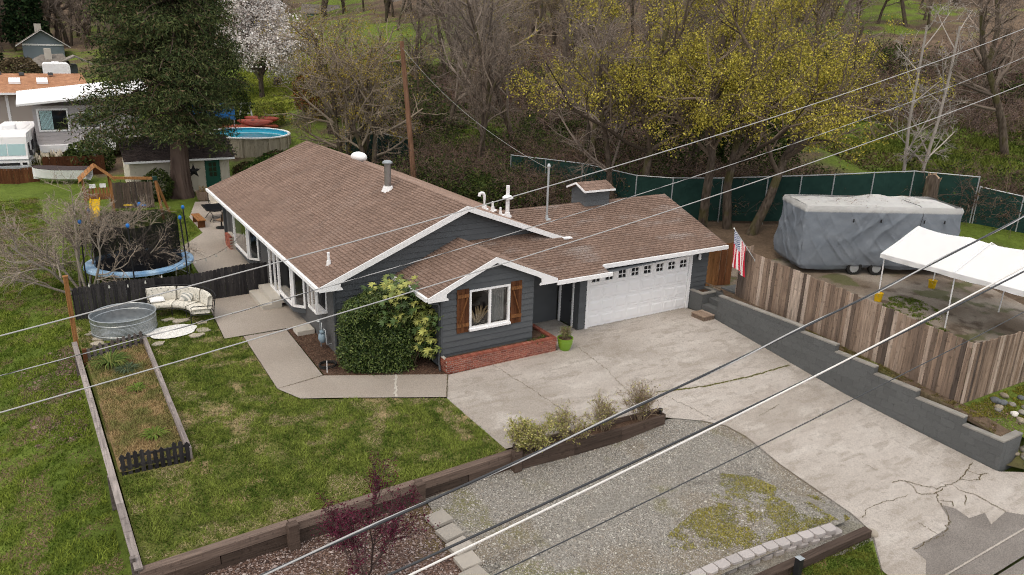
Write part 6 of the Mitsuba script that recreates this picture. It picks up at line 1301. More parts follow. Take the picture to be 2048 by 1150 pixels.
blades('gravel_moss', Polygon([(-5.2, -10.95), (-4.6, -10.2), (-3.6, -9.9), (-2.7, -9.7), (-2.0, -9.0), (-1.6, -9.3), (-1.3, -10.2), (-.5, -10.8), (-.55, -11.35), (-2, -11.2), (-4, -11.0)]).buffer(.45).intersection(Polygon([(-8, -8), (-.2, -8), (-.3, -11.4), (-2, -11.25), (-8, -11.0)])), zg_, 46000, .03, .8, ((.16, .17, .035), (.33, .30, .085)), 10, 'yellow-green moss and grass spreading over the gravel', .012, keep=lambda t: np.clip((t - .43) / .10, .02, 1))
blades('bank_moss', Polygon([(5.7, -10.5), (11, -10.5), (12, -12), (7.3, -11.5), (5.7, -10.9)]), lambda x, y: z_strip(x, y) - .02 * (x - 6), 16000, .035, 1.2, ((.11, .105, .02), (.21, .19, .035)), 11, 'yellow-green moss on the bank below the corner of the plank fence', .012, keep=lambda t: np.clip((t - .4) / .1, .03, 1))
blades('strip_grass', Polygon([(5.45, -3.5), (5.62, -11.6), (6.1, -11.4), (5.93, -10.3), (5.93, -3.5)]), z_strip, 12000, .05, 1.2, ((.09, .09, .025), (.16, .13, .05)), 12, 'thin grass and litter on the soil strip between the grey wall and the plank fence', .010, ((.12, .075, .05), .5), keep=lambda t: np.clip((t - .42) / .1, .05, 1))
blades('lot_grass', Polygon([(10.3, -6.3), (11.0, -4.9), (12.3, -4.8), (12.0, -5.8), (11.3, -6.4)]).buffer(.7), z_lot, 14000, .06, 1.5, ((.06, .11, .015), (.13, .17, .03)), 13, 'patch of green weeds on the old concrete beside the front yellow bucket', .014, keep=lambda t: np.clip((t - .47) / .10, .0, 1))
blades('hill_grass', Polygon([(24.5, -4), (26, -8), (48, -6), (62, 8), (58, 24), (40, 22), (30, 14), (25, 4)]), H, 90000, .26, .16, ((.050, .075, .015), (.125, .15, .032)), 21, 'rough grass on the open slope beyond the green fence at the right', .05, ((.12, .085, .055), .52), keep=lambda t: np.clip((t - .36) / .14, .1, 1))
blades('meadow_grass', Polygon([(6, 30), (14, 26), (24, 34), (34, 54), (30, 66), (18, 56), (8, 42)]), H, 70000, .22, .22, ((.050, .085, .015), (.13, .17, .032)), 23, 'rough green grass between the bare trees above the utility pole', .05, ((.13, .09, .06), .50), keep=lambda t: np.clip((t - .36) / .14, .1, 1))
blades('pool_grass', Polygon([(-3, 50), (6, 50), (12, 60), (20, 80), (10, 86), (2, 70)]), H, 90000, .16, .2, ((.16, .19, .03), (.33, .36, .07)), 22, 'bright tall grass on the slope behind the pool', .06)
# gravel stones, mulch chips, bark
def chips(name, poly, zf, n, size, cols, seed, lab, flat=.6, kind='stuff', parent=None):
    import shapely
    r = np.random.default_rng(seed); x0, y0, x1, y1 = poly.bounds; P = np.column_stack([r.uniform(x0, x1, n), r.uniform(y0, y1, n)]); P = P[shapely.contains_xy(poly, P[:, 0], P[:, 1])]; n = len(P)
    z = np.broadcast_to(zf(P[:, 0], P[:, 1]), (n,)); s = size * r.lognormal(0, .35, n); a = r.random(n) * 6.283
    g = np.array([[1, 0, 0], [0, .75, 0], [-1, 0, 0], [0, -.75, 0], [0, 0, 1], [0, 0, -.6]]); F0 = np.array([[0, 1, 4], [1, 2, 4], [2, 3, 4], [3, 0, 4]])
    G = g[None, :5] * r.uniform(.6, 1.35, (n, 5, 1)) * s[:, None, None]; G[:, :, 2] *= flat; ca, sa = np.cos(a)[:, None], np.sin(a)[:, None]
    V = np.stack([G[:, :, 0] * ca - G[:, :, 1] * sa + P[:, :1], G[:, :, 0] * sa + G[:, :, 1] * ca + P[:, 1:], G[:, :, 2] + z[:, None]], -1).reshape(-1, 3)
    C = np.array(cols)[r.integers(0, len(cols), n)] * r.uniform(.75, 1.25, (n, 1)); k = put(name, MB().add(V, (F0[None] + (np.arange(n) * 5)[:, None, None]).reshape(-1, 3), c=np.repeat(C, 5, 0)), 'vc_rough', parent); tag(k, lab, kind=kind)
chips('gravel_stones', GRAV.intersection(sbox(-9.6, -11.2, 1, -5.8)).buffer(-.05), zg_, 70000, .015, [(.34, .32, .295), (.235, .22, .20), (.13, .123, .112), (.48, .46, .42), (.29, .255, .215)], 1, 'loose grey gravel of the parking area')
chips('mulch_chips', MULCH, lambda x, y: np.minimum(D(y), -.62) - .055, 34000, .022, [(.10, .065, .055), (.19, .135, .118), (.29, .225, .20), (.07, .05, .045), (.36, .30, .28)], 2, 'reddish brown bark chips of the mulch bed in front of the timber wall', .5)
chips('bed_chips', BED, lambda x, y: .0 * x, 9000, .02, [(.09, .05, .035), (.14, .085, .06), (.05, .03, .022)], 3, 'brown bark on the planting bed beside the house', .5)
chips('strip_litter', STRIP.union(Polygon([(5.6, -10.6), (7.4, -10.6), (7.2, -11.8), (5.6, -11.85)])), lambda x, y: z_strip(x, y) - .01, 9000, .02, [(.09, .06, .045), (.17, .11, .08), (.26, .19, .15)], 4, 'brown bark litter along the soil strip behind the grey wall', .4)
chips('slope_litter', Polygon([(-16.05, 7.6), (-15.9, 1), (-17.2, 1.5), (-17.8, 7.0)]), H, 5200, .03, [(.10, .065, .05), (.16, .11, .085), (.24, .17, .14)], 5, 'bare reddish soil clods on the slope beside the orange-brown post', .5)
def z_stone(x, y): return -1.02 + .55 * np.clip((np.asarray(y, float) + 12.95) / 1.0, 0, 1) * np.clip((np.asarray(x, float) - 5.9) / .9, .15, 1)
# rocks at the end of the grey wall
rr_ = np.random.default_rng(17)
RK = [(6.9, -11.0, .10, 2), (7.05, -10.95, .14, 0), (7.3, -10.7, .17, 1), (7.45, -10.85, .15, 1), (7.9, -10.65, .14, 0), (7.7, -11.0, .12, 2), (7.6, -11.35, .13, 2), (8.0, -11.25, .12, 2), (7.25, -11.3, .13, 3), (7.55, -11.6, .17, 0), (7.1, -11.55, .14, 0), (8.1, -11.6, .16, 0), (7.85, -11.85, .12, 3),
      (7.3, -12.7, .17, 2), (7.6, -12.5, .15, 0), (7.5, -12.15, .13, 3), (8.4, -10.9, .12, 1), (8.5, -11.3, .13, 0)] + [(6.3 + .17 * (i % 7) + .05 * math.sin(i * 2.1), -12.02 - .19 * (i // 7) + .05 * math.cos(i * 1.7), .10 + .02 * (i % 3), (0, 2, 2, 0, 1)[i % 5]) for i in range(28)]
RC = [(.30, .26, .20), (.13, .14, .15), (.24, .225, .20), (.62, .60, .56)]
for i, (x, y, s, c) in enumerate(RK):
    m = trimesh.creation.icosphere(2); v = m.vertices * (1 + .45 * (meshkit.noise(m.vertices * 1.3 + i * 3.1)[:, None] - .5)) * np.array([s, s * .8, s * .6]); a = rr_.random() * 6.28; v = v @ np.array([[math.cos(a), math.sin(a), 0], [-math.sin(a), math.cos(a), 0], [0, 0, 1]])
    zr0 = float(z_strip(x, y)) - .02 * (x - 6) if y > -11.9 else float(z_stone(x, y))
    k = put('rock', MB().add(v + arr(x, y, zr0 + s * .25), m.faces, c=np.array(RC[c]) * rr_.uniform(.85, 1.15)), 'vc_rough', smooth=True)
    tag(k, ('tan', 'dark grey', 'grey', 'white')[c] + ' rounded rock among the stones at the street end of the grey block wall', 'rock', ('tan', 'dark grey', 'grey', 'white')[c] + ' rocks by the end of the grey wall')
put_sheet('stone_bank', Polygon([(5.75, -12.0), (6.36, -12.0), (6.36, -11.8), (9, -11.8), (9, -13.3), (6.9, -13.2), (6.2, -12.6)]), z_stone, 'hill_mat', .3, t=.2)
# ================================================================ BACK YARD
# --- trampoline
mat('net_black', (.012, .012, .014), .8, .1)
scene['net'] = {'type': 'mask', 'opacity': 0.76, 'b': {'type': 'twosided', 'b': {'type': 'diffuse', 'reflectance': {'type': 'rgb', 'value': [.012, .012, .014]}}}}
mat('pad_blue', proc(lambda p, n, uv: mix((.16, .33, .56), (.42, .58, .74), noise(p.x * 3, p.y * 3, 1.0))), .5, .3)
tc, tz, tR = arr(-13.25, 12.95), .86, 2.0
tp_ = thing('trampoline', 'round black trampoline with a pale blue rim and a black net', 'trampoline')
C3 = lambda r, a, z: arr(tc[0] + r * math.cos(a), tc[1] + r * math.sin(a), z)
put('pad', MB().lathe([(1.62, .0), (1.66, .05), (1.9, .06), (2.05, .02), (2.06, -.07), (1.9, -.05), (1.62, -.02), (1.62, .0)], (*tc, tz), 56), 'pad_blue', tp_, smooth=35)
put('mat', MB().lathe([(1.62, -.02), (.9, -.035), (0, -.045)], (*tc, tz), 48), 'net_black', tp_, smooth=True)
mk = MB()
for dx, w in ((-.5, .1), (-.33, .03), (-.2, .14), (.02, .04), (.14, .12), (.34, .05), (.42, .03)):
    mk.box(tc[0] - .15 + dx, tc[0] - .15 + dx + w, tc[1] - .42, tc[1] - .38, tz - .03, tz - .026).box(tc[0] - .15 + dx, tc[0] - .15 + dx + .03, tc[1] - .42, tc[1] - .2, tz - .03, tz - .026)
put('print_marks', mk, 'white_paint', tp_, kind='stuff')
n_ = 60; gA = np.linspace(0, 2 * np.pi, n_, endpoint=False); V = [C3(1.6 + .05 * math.sin(3 * a) * f, a, tz + .03 + 1.85 * f - .1 * f * abs(math.sin(3 * a + .4))) for f in (0, .33, .66, 1) for a in gA]; F = []
for i in range(3):
    for j in range(n_): q0, q1 = i * n_ + j, i * n_ + (j + 1) % n_; F += [[q0, q1, q1 + n_], [q0, q1 + n_, q0 + n_]]
put('net', MB().add(V, F), 'net', tp_, smooth=True)
for i in range(6):
    a = i * math.pi / 3 + .32
    put('pole', MB().tube([C3(2.12, a, 0), C3(2.12, a, tz + .3), C3(2.05, a, tz + 1.95)], .028, 8), 'black_metal', tp_, smooth=True)
    put('pole_cap', MB().ball(C3(2.05, a, tz + 1.99), (.07, .07, .09), 2), 'blue_plastic', tp_, smooth=True)
    put('leg', MB().tube([C3(1.9, a - .2, tz - .06), C3(1.9, a - .2, .03), C3(1.9, a + .2, .03), C3(1.9, a + .2, tz - .06)], .022, 6), 'metal_pole', tp_)
# --- play set
ps = thing('play_set', 'wooden play set with a little gabled tower and a swing beam behind the trampoline', 'play set')
A_, B_ = arr(-13.1, 26.1, 2.2), arr(-11.05, 25.1, 2.2)
put('swing_beam', MB().bar(A_, B_, .1, .14, t=.9), 'brown_wood', ps); put('bracket', MB().cbox(B_, (.24, .24, .2)), 'screen_cloth', ps)
put('leg', MB().bar(B_, (-10.4, 25.75, 0), .1, .1, t=.92), 'brown_wood', ps); put('leg', MB().bar(B_, (-10.9, 24.5, 0), .1, .1, t=.8), 'brown_wood', ps)
tx, ty = -13.85, 26.4
for i, (a, b) in enumerate(((-.65, -.65), (.65, -.65), (.65, .65), (-.65, .65))): put('post', MB().cbox((tx + a, ty + b, 1.1), (.1, .1, 2.2), t=.85), 'brown_wood', ps)
for s in (-1, 1):
    for i in range(5):
        f0, f1 = i / 5, (i + 1) / 5 - .02; P = [(tx + s * (.85 - .85 * f), ty, 2.15 + .75 * f) for f in (f0, f1)]
        put('roof_slat', MB().bar(arr(P[0][0] * .5 + P[1][0] * .5, ty - .8, (P[0][2] + P[1][2]) / 2), arr(P[0][0] * .5 + P[1][0] * .5, ty + .8, (P[0][2] + P[1][2]) / 2), .2, .022, up=nrm(arr(s * .66, 0, .75)), t=rng.uniform(.7, .95)), 'brown_wood', ps)
    put('barge_board', MB().bar((tx + s * .9, ty - .82, 2.1), (tx, ty - .82, 2.93), .03, .12, up=arr(0, 1, 0), t=.95), 'brown_wood', ps)
for i in range(8): put('rail_slat', MB().cbox((tx - .6 + i * .17, ty - .66, 1.5), (.12, .02, .55), t=rng.uniform(.6, .95)), 'brown_wood', ps)
put('deck', MB().cbox((tx, ty, 1.15), (1.35, 1.35, .08), t=.7), 'brown_wood', ps)
put('window_shutters', MB().cbox((tx - .25, ty - .70, 1.88), (.3, .03, .22)), 'white_paint', ps); put('window_shutters', MB().cbox((tx + .25, ty - .70, 1.88), (.3, .03, .22)), 'white_paint', ps)
for i, f in enumerate((.3, .62)):
    p = A_ + (B_ - A_) * f; put('swing_rope', MB().tube([p + arr(-.2, .1, 0), p + arr(-.2, .1, -1.5)], .012, 5), 'black_metal', ps); put('swing_rope', MB().tube([p + arr(.2, -.1, 0), p + arr(.2, -.1, -1.5)], .012, 5), 'black_metal', ps); put('swing_seat', MB().cbox(p + arr(0, 0, -1.52), (.45, .2, .04), -.45), 'blue_plastic' if i else 'yellow_plastic', ps)
put('slide', MB().bar((tx - .2, ty - .7, 1.15), (tx - .5, ty - 2.6, .1), .42, .05).bar((tx - .42, ty - .7, 1.2), (tx - .72, ty - 2.6, .16), .05, .14).bar((tx + .02, ty - .7, 1.2), (tx - .28, ty - 2.6, .16), .05, .14), 'yellow_plastic', ps)
sf = thing('dark_plank_screen', 'short dark wooden plank screen behind the swing beam of the play set', 'fence')
plank_fence(sf, (-13.0, 28.7), (-10.9, 28.2), lambda x, y: 0.0, 1.5, .16, 'fence_wood', lambda i, N: rng.uniform(0, .18), front=(0, -1), rails=False)
# --- shed
sh = thing('garden_shed', 'cream board shed with a dark shingle roof and a green door behind the redwood', 'shed')
mat('cream_paint', (.56, .51, .42), .7); mat('green_door', (.012, .085, .058), .5); mat('dark_roof', proc(lambda p, n, uv: mix((.035, .027, .026), (.085, .068, .064), noise(p.x * 14, p.y * 22, p.z * 14)) * (.8 + .4 * uv.x)), .95, .1)
sx0, sx1, sy, sz = -11.7, -5.75, 32.0, 2.12
DX0, DX1 = -7.22, -6.36
put('core', MB().box(sx0, sx1, sy + .03, sy + 4.4, 0, sz), 'cream_paint', sh)
xx = sx0
while xx < sx1 - .02:
    x1_ = min(xx + .3, sx1)
    if xx < DX1 and x1_ > DX0: z0_ = 2.0
    else: z0_ = 0.03
    put('board', MB().box(xx + .006, x1_ - .006, sy - .002, sy + .03, z0_, sz), 'cream_paint', sh); xx += .3
for i in range(14): put('board', MB().box(sx1, sx1 + .03, sy + .03 + i * .31, sy + .33 + i * .31, 0, sz), 'cream_paint', sh)
put('door', MB().box(DX0 + .05, DX1 - .05, sy - .02, sy + .02, .05, 2.0), 'green_door', sh); put('door_trim', MB().box(DX0 - .03, DX0 + .05, sy - .03, sy + .02, 0, 2.05), 'green_door', sh); put('door_trim', MB().box(DX1 - .05, DX1 + .03, sy - .03, sy + .02, 0, 2.05), 'green_door', sh)
for i in range(2):
    for j in range(3): put('door_pane', MB().box(DX0 + .2 + i * .26, DX0 + .4 + i * .26, sy - .026, sy - .018, .95 + j * .32, 1.22 + j * .32), 'glass_dark', sh)
put('roof', MB().hexa([(sx0 - .3, sy - .5, sz + .02), (sx1 + .3, sy - .5, sz + .02), (sx1 + .3, sy + 2.3, sz + 1.16), (sx0 - .3, sy + 2.3, sz + 1.16), (sx0 - .3, sy - .5, sz + .12), (sx1 + .3, sy - .5, sz + .12), (sx1 + .3, sy + 2.3, sz + 1.26), (sx0 - .3, sy + 2.3, sz + 1.26)]).hexa([(sx0 - .3, sy + 2.3, sz + 1.16), (sx1 + .3, sy + 2.3, sz + 1.16), (sx1 + .3, sy + 5, sz + .05), (sx0 - .3, sy + 5, sz + .05), (sx0 - .3, sy + 2.3, sz + 1.26), (sx1 + .3, sy + 2.3, sz + 1.26), (sx1 + .3, sy + 5, sz + .15), (sx0 - .3, sy + 5, sz + .15)]), 'dark_roof', sh)
tb = MB()
for row in range(15):
    for i in range(int(6.6 / .3)):
        f = row / 15; x = sx0 - .3 + i * .3 + (row % 2) * .15; y = sy - .5 + 2.8 * f; z = sz + .125 + 1.14 * f; tb.hexa([(x, y, z), (x + .29, y, z), (x + .29, y + .2, z + .08), (x, y + .2, z + .08), (x, y, z + .02), (x + .29, y, z + .02), (x + .29, y + .2, z + .085), (x, y + .2, z + .085)], t=rng.random())
put('shingle_courses', tb, 'dark_roof', sh, kind='stuff'); put('eave_gutter', MB().box(sx0 - .3, sx1 + .3, sy - .6, sy - .5, sz - .02, sz + .1), 'white_paint', sh)
st_ = thing('barn_star', 'black five-pointed metal star hanging on the cream shed wall', 'star')
sp = [((.48 if i % 2 == 0 else .19) * math.sin(i * math.pi / 5), (.48 if i % 2 == 0 else .19) * math.cos(i * math.pi / 5)) for i in range(10)]; ctr = arr(-7.97, sy - .09, 1.36)
V = [ctr] + [arr(ctr[0] + a, sy - .012, ctr[2] + b) for a, b in sp]; put('star', MB().add(V, [[0, 1 + (i + 1) % 10, 1 + i] for i in range(10)]), 'black_metal', st_)
put_sheet('back_patio', Polygon([(-9.6, 24.3), (-6.0, 24.3), (-6, 28.2), (-8.6, 28.5)]), lambda x, y: .035 + 0 * x, 'walk_concrete', .8)
# --- patio furniture
mat('sling_tan', (.22, .14, .085), .85); mat('sling_cream', (.55, .50, .42), .85)
def chair(p, rz, m, lab):
    k = thing('patio_chair', lab, 'chair'); R = trimesh.transformations.euler_matrix(0, 0, rz)[:3, :3]; o = arr(*p)
    def tr_(v): return (np.asarray(v, float) @ R.T) + o
    put('seat', MB().hexa(tr_([(-.25, -.25, .40), (.25, -.25, .42), (.25, .25, .42), (-.25, .25, .40), (-.25, -.25, .44), (.25, -.25, .46), (.25, .25, .46), (-.25, .25, .44)])), m, k)
    put('backrest', MB().hexa(tr_([(-.26, -.25, .45), (-.22, -.25, .45), (-.22, .25, .45), (-.26, .25, .45), (-.40, -.24, .98), (-.36, -.24, .98), (-.36, .24, .98), (-.40, .24, .98)])), m, k)
    fr = MB()
    for s in (-.28, .28): fr.tube(tr_([(-.38, s, .98), (-.26, s, .45), (.26, s, .44), (.24, s, .3)]), .02, 6).tube(tr_([(-.3, s, .62), (.1, s, .66), (.26, s, .62), (.26, s, .44)]), .018, 6)
    put('frame', fr, 'black_metal', k); put('swivel_base', MB().lathe([(.04, .42), (.04, .08), (.30, .05), (.30, .0), (.26, .0), (.2, .03), (0, .03)], o, 20), 'black_metal', k, smooth=35)
chair((-8.5, 21.0, .03), 2.2, 'sling_tan', 'tan sling patio chair on a round black swivel base, nearest the house'); chair((-8.0, 25.4, .035), -1.6, 'sling_cream', 'pale sling patio chair at the far side of the patio table')
pt_ = thing('patio_table', 'dark metal patio table between the two patio chairs', 'table')
put('tabletop', MB().cbox((-8.3, 23.2, .73), (1.3, 1.7, .03)), 'glass_dark', pt_); put('rim', MB().bar((-8.95, 22.35, .73), (-8.95, 24.05, .73), .04, .05).bar((-7.65, 22.35, .73), (-7.65, 24.05, .73), .04, .05).bar((-8.95, 22.35, .73), (-7.65, 22.35, .73), .04, .05).bar((-8.95, 24.05, .73), (-7.65, 24.05, .73), .04, .05), 'black_metal', pt_)
for a in (-.5, .5):
    for b in (-.65, .65): put('leg', MB().tube([(-8.3 + a, 23.2 + b, .72), (-8.3 + a * .6, 23.2 + b * .8, .35), (-8.3 + a * 1.05, 23.2 + b, .03)], .022, 6), 'black_metal', pt_)
bn = thing('wooden_bench', 'low brown wooden bench at the lawn edge of the back patio', 'bench')
for i in range(3): put('slat', MB().bar((-9.55 + i * .14, 21.3, .44), (-9.6 + i * .14, 23.2, .44), .125, .04, t=rng.uniform(.6, .8)), 'brown_wood', bn)
for y in (21.5, 23.0): put('leg', MB().cbox((-9.43, y, .21), (.36, .08, .42), t=.5), 'brown_wood', bn)
pb_ = thing('planter_tub', 'brown wooden planter tub with dry stalks near the green shed door', 'planter'); put('tub', MB().lathe([(0, 0), (.42, 0), (.52, .55), (.46, .55), (.42, .4), (0, .4)], (-7.9, 29.2, 0), 14), 'fence_wood', pb_)
sm_ = MB()
for i in range(40): a = rng.random() * 6.283; b = arr(-7.9, 29.2, .4) + arr(math.cos(a), math.sin(a), 0) * .3 * rng.random(); sm_.tube([b, b + arr(rng.normal(0, .06), rng.normal(0, .06), rng.uniform(.2, .5))], .012, 4, c=(.30, .22, .12))
put('stalks', sm_, 'vc_rough', pb_)
bpier = thing('brick_pier', 'low red brick pier carrying a dark porch post at the back corner of the house', 'pier')
bm = MB()
for row in range(9):
    for i in range(5):
        for s in (0, 1):
            y = 16.35 + i * .21 + (row % 2) * .1; bm.box(-9.02, -8.9, y, y + .2, .02 + row * .072, .085 + row * .072, t=rng.random())
put('mortar', MB().box(-9.0, -8.72, 16.36, 17.4, 0, .66), 'pale_concrete', bpier); put('bricks', bm, 'brick_mat', bpier, kind='stuff'); put('post', MB().cbox((-8.9, 17.7, 1.25), (.14, .14, 2.5)), 'gray_trim', bpier)
# --- string lights
sl = thing('string_lights', 'string of small globe lights sagging from the house to the orange-brown post', 'string lights')
pts = []
for (a, b, sag) in (((-9.05, 12.0, 2.05), (-12.0, 9.6, 1.55), .35), ((-12.0, 9.6, 1.55), (-15.9, 6.8, 2.2), .5)):
    a, b = arr(*a), arr(*b); pts += [a + (b - a) * t - Z * sag * 4 * t * (1 - t) for t in np.linspace(0, 1, 14)]
put('cord', MB().tube(pts, .008, 5), 'rubber', sl)
mat('bulb_glass', (.55, .55, .50), .15, .6)
for p in pts[1::2]: put('bulb', MB().lathe([(0, -.14), (.028, -.11), (.03, -.08), (.014, -.03), (.014, 0)], p, 8), 'bulb_glass', sl, smooth=True)
# --- slatted fence, boat at the left
lf_ = thing('slatted_fence', 'brown slatted chain-link fence at the left edge below the motorhome', 'fence')
plank_fence(lf_, (-19.6, 39.2), (-16.6, 38.2), lambda x, y: float(H(x, y)) - .15, 1.15, .09, 'brown_wood', lambda i, N: rng.uniform(.2, .45), front=(0, -1), hv=.01)
lf2 = thing('rust_board_fence', 'dark reddish board fence behind the boat under the redwood', 'fence')
plank_fence(lf2, (-16.3, 40.6), (-12.6, 39.6), lambda x, y: float(H(x, y)), 1.35, .2, 'brown_wood', lambda i, N: rng.uniform(.0, .16), front=(0, -1), hv=.01)
mat('boat_cover', (.05, .035, .035), .8)
bo = thing('small_boat', 'small white boat with a dark cover parked below the motorhome', 'boat')
bc, bd = arr(-15.35, 37.4, float(H(-15.35, 37.4))), nrm(arr(1, -.35, 0)); bnn = np.cross(Z, bd); V = []
for i, f in enumerate(np.linspace(-1, 1, 12)):
    w = .85 * math.sqrt(max(0, 1 - (max(0, -f)) ** 2.2)) + .01
    for s, z, ww in ((-1, .95, 1), (-1, .35, .8), (0, .15, 0), (1, .35, .8), (1, .95, 1)): V.append(bc + bd * f * 1.7 + bnn * s * w * ww + Z * (z + .12 * max(0, -f)))
F = []
for i in range(11):
    for j in range(4): q0 = i * 5 + j; F += [[q0, q0 + 1, q0 + 6], [q0, q0 + 6, q0 + 5]]
put('hull', MB().add(V, F), 'white_paint', bo); V2 = [v for i in range(12) for v in (V[i * 5] + Z * .02, (V[i * 5] + V[i * 5 + 4]) / 2 + Z * .12, V[i * 5 + 4] + Z * .02)]
F = []
for i in range(11):
    for j in range(2): q0 = i * 3 + j; F += [[q0, q0 + 3, q0 + 4], [q0, q0 + 4, q0 + 1]]
put('cover', MB().add(V2, F), 'boat_cover', bo)

# ================================================================ NEIGHBOURS
# --- motorhome
rvm = thing('motorhome', 'white motorhome parked nose forward at the left edge, silver shades behind its windscreen', 'motorhome')
ro, rz0 = arr(-18.35, 42.6), float(H(-18, 44)) + .02; ra = math.radians(-7); RU, RVv = arr(math.cos(ra), math.sin(ra), 0), arr(-math.sin(ra), math.cos(ra), 0)
def rp(x, y, z): return arr(*ro, rz0) + RU * x + RVv * y + Z * z
prof = [(0.12, .45), (.0, .75), (.0, 1.15), (.10, 1.3), (.32, 2.2), (.42, 2.62), (.75, 2.86), (8.6, 2.9), (8.8, 2.7), (8.8, .5)]
hw = 1.2; V = [rp(s * hw, y, z) for s in (-1, 1) for y, z in prof]; n_ = len(prof); F = []
for i in range(n_): j = (i + 1) % n_; F += [[i, j, j + n_], [i, j + n_, i + n_]]
tri = trimesh.creation.extrude_polygon(Polygon(prof), .01, engine='earcut')
mbv = MB().add(V, F)
for s in (-1, 1): mbv.add([rp(s * hw, a, b) for a, b, c in tri.vertices], tri.faces)
put('body', mbv, 'white_paint', rvm); mat('sunshade', (.40, .58, .60), .35); mat('silver_trim', (.36, .38, .40), .4)
for s in (-1, 1):
    x0, x1 = (.03, 1.08) if s > 0 else (-1.08, -.03)
    put('windscreen', MB().add([rp(x0, .10, 1.38), rp(x1, .10, 1.38), rp(x1, .285, 2.15), rp(x0, .285, 2.15)], [[0, 1, 2], [0, 2, 3]]), 'sunshade', rvm)
    put('headlight', MB().cbox(rp(s * .95, -.02, .82), (.28, .06, .16), ra), 'glass_dark', rvm); put('mirror', MB().cbox(rp(s * 1.4, .2, 1.55), (.2, .1, .38), ra), 'black_metal', rvm)
put('grille', MB().cbox(rp(0, -.02, .8), (1.3, .06, .18), ra), 'black_metal', rvm); put('bumper', MB().cbox(rp(0, -.03, .5), (2.35, .2, .22), ra), 'silver_trim', rvm)
put('stripe', MB().add([rp(-1.2, -.008, 1.04), rp(1.2, -.008, 1.04), rp(1.2, -.008, 1.14), rp(-1.2, -.008, 1.14)], [[0, 1, 2], [0, 2, 3]]).add([rp(1.206, .2, 1.0), rp(1.206, 8.6, 1.0), rp(1.206, 8.6, 1.16), rp(1.206, .2, 1.16)], [[0, 1, 2], [0, 2, 3]]), 'silver_trim', rvm)
for a, b in ((.7, 1.5), (2.2, 3.4), (5.2, 6.4)): put('side_window', MB().add([rp(1.208, a, 1.45), rp(1.208, b, 1.45), rp(1.208, b, 2.15), rp(1.208, a, 2.15)], [[0, 1, 2], [0, 2, 3]]), 'glass_dark', rvm)
for y in (1.4, 6.6):
    for s in (-1, 1): m = trimesh.creation.cylinder(.38, .28, sections=20); m.apply_transform(trimesh.geometry.align_vectors(Z, RU)); m.apply_translation(rp(s * 1.07, y, .38)); put('wheel', MB().mesh(m), 'rubber', rvm)
put('roof_rail', MB().tube([rp(-.9, 1.4, 3.05), rp(.95, 1.4, 3.05), rp(.95, 5, 3.05)], .025, 6).tube([rp(-.9, 1.4, 3.05), rp(-.9, 5, 3.05)], .025, 6), 'white_paint', rvm); put('air_conditioner', MB().cbox(rp(-.2, 3.6, 3.02), (.8, .9, .26), ra), 'white_paint', rvm)
# --- the raised white porch house
def simple_window(parent, o, u, w, h, fw=.08, name='window', shade=None):
    o, u, v, n = frame_of(o, u); k = numbered(f'{parent}__{name}')
    put('frame', MB().slab(sbox(0, 0, w, h).difference(sbox(fw, fw, w - fw, h - fw)), o - n * .02, u, v, n, .06), 'white_paint', k)
    put('glass', MB().add([o + n * .015 + u * a + v * b for a, b in ((fw, fw), (w - fw, fw), (w - fw, h - fw), (fw, h - fw))], [[0, 1, 2], [0, 2, 3]]), shade or 'glass_dark', k); return k
mat('lilac_siding', (.42, .395, .40), .8); mat('beige_siding', (.40, .35, .31), .85); mat('orange_roof', proc(lambda p, n, uv: mix((.28, .135, .075), (.44, .235, .14), noise(p.x * 4, p.y * 5, p.z * 4)) * (.8 + .4 * noise(p.x * 22, p.y * 22, p.z * 22))), .95, .1)
mat('blue_gray_siding', (.19, .23, .26), .8); mat('gray_roof', proc(lambda p, n, uv: mix((.13, .115, .10), (.24, .215, .19), noise(p.x * 5, p.y * 7, p.z * 5))), .95, .1)
ph = thing('porch_house', 'neighbour\'s pale lilac-grey raised porch room with a white metal roof left of the redwood', 'house')
px0, py0, zf_, zt_ = -16.5, 45.4, 1.75, 4.55
for i in range(9): put('siding_board', MB().box(px0, -9.5, py0 + .0 + (i % 2) * .004, py0 + 6, zf_ + i * .31, zf_ + i * .31 + .3), 'lilac_siding', ph)
put('roof', MB().hexa([(px0 - .9, py0 - .9, zt_ + .05), (-8.5, py0 - .7, zt_ + .95), (-8.5, py0 + 6.5, zt_ + 1.5), (px0 - .9, py0 + 6.5, zt_ + .5), (px0 - .9, py0 - .9, zt_ + .2), (-8.5, py0 - .7, zt_ + 1.1), (-8.5, py0 + 6.5, zt_ + 1.65), (px0 - .9, py0 + 6.5, zt_ + .65)]), 'white_paint', ph)
k = simple_window(ph, (px0 + .25, py0 - .02, zf_ + .95), X3, 2.0, 1.65, .12); cu = MB()
for i in range(10): cu.box(px0 + .42 + i * .08, px0 + .48 + i * .08, py0 - .045, py0 - .037, zf_ + 1.1, zf_ + 2.45)
put('curtain', cu, 'sunshade', k); simple_window(ph, (px0 + 2.8, py0 - .02, zf_ + 1.1), X3, 1.6, 1.2, .1, shade='curtain')
put('skirt', MB().box(px0 + .1, -9.6, py0 - .6, py0 + 4, zf_ - .5, zf_), 'white_paint', ph)
for x in (px0 + 1.3, px0 + 3.5, -10.2): put('post', MB().box(x, x + .14, py0 - .5, py0 - .36, 0.2, zf_ - .5), 'lilac_siding', ph)
for i in range(6): put('lattice_slat', MB().bar((px0 + 2.4 + i * .2, py0 - .66, zf_ - .4), (px0 + 2.7 + i * .2, py0 - .66, zf_ + .9), .03, .05, up=arr(0, 1, 0)), 'white_paint', ph)
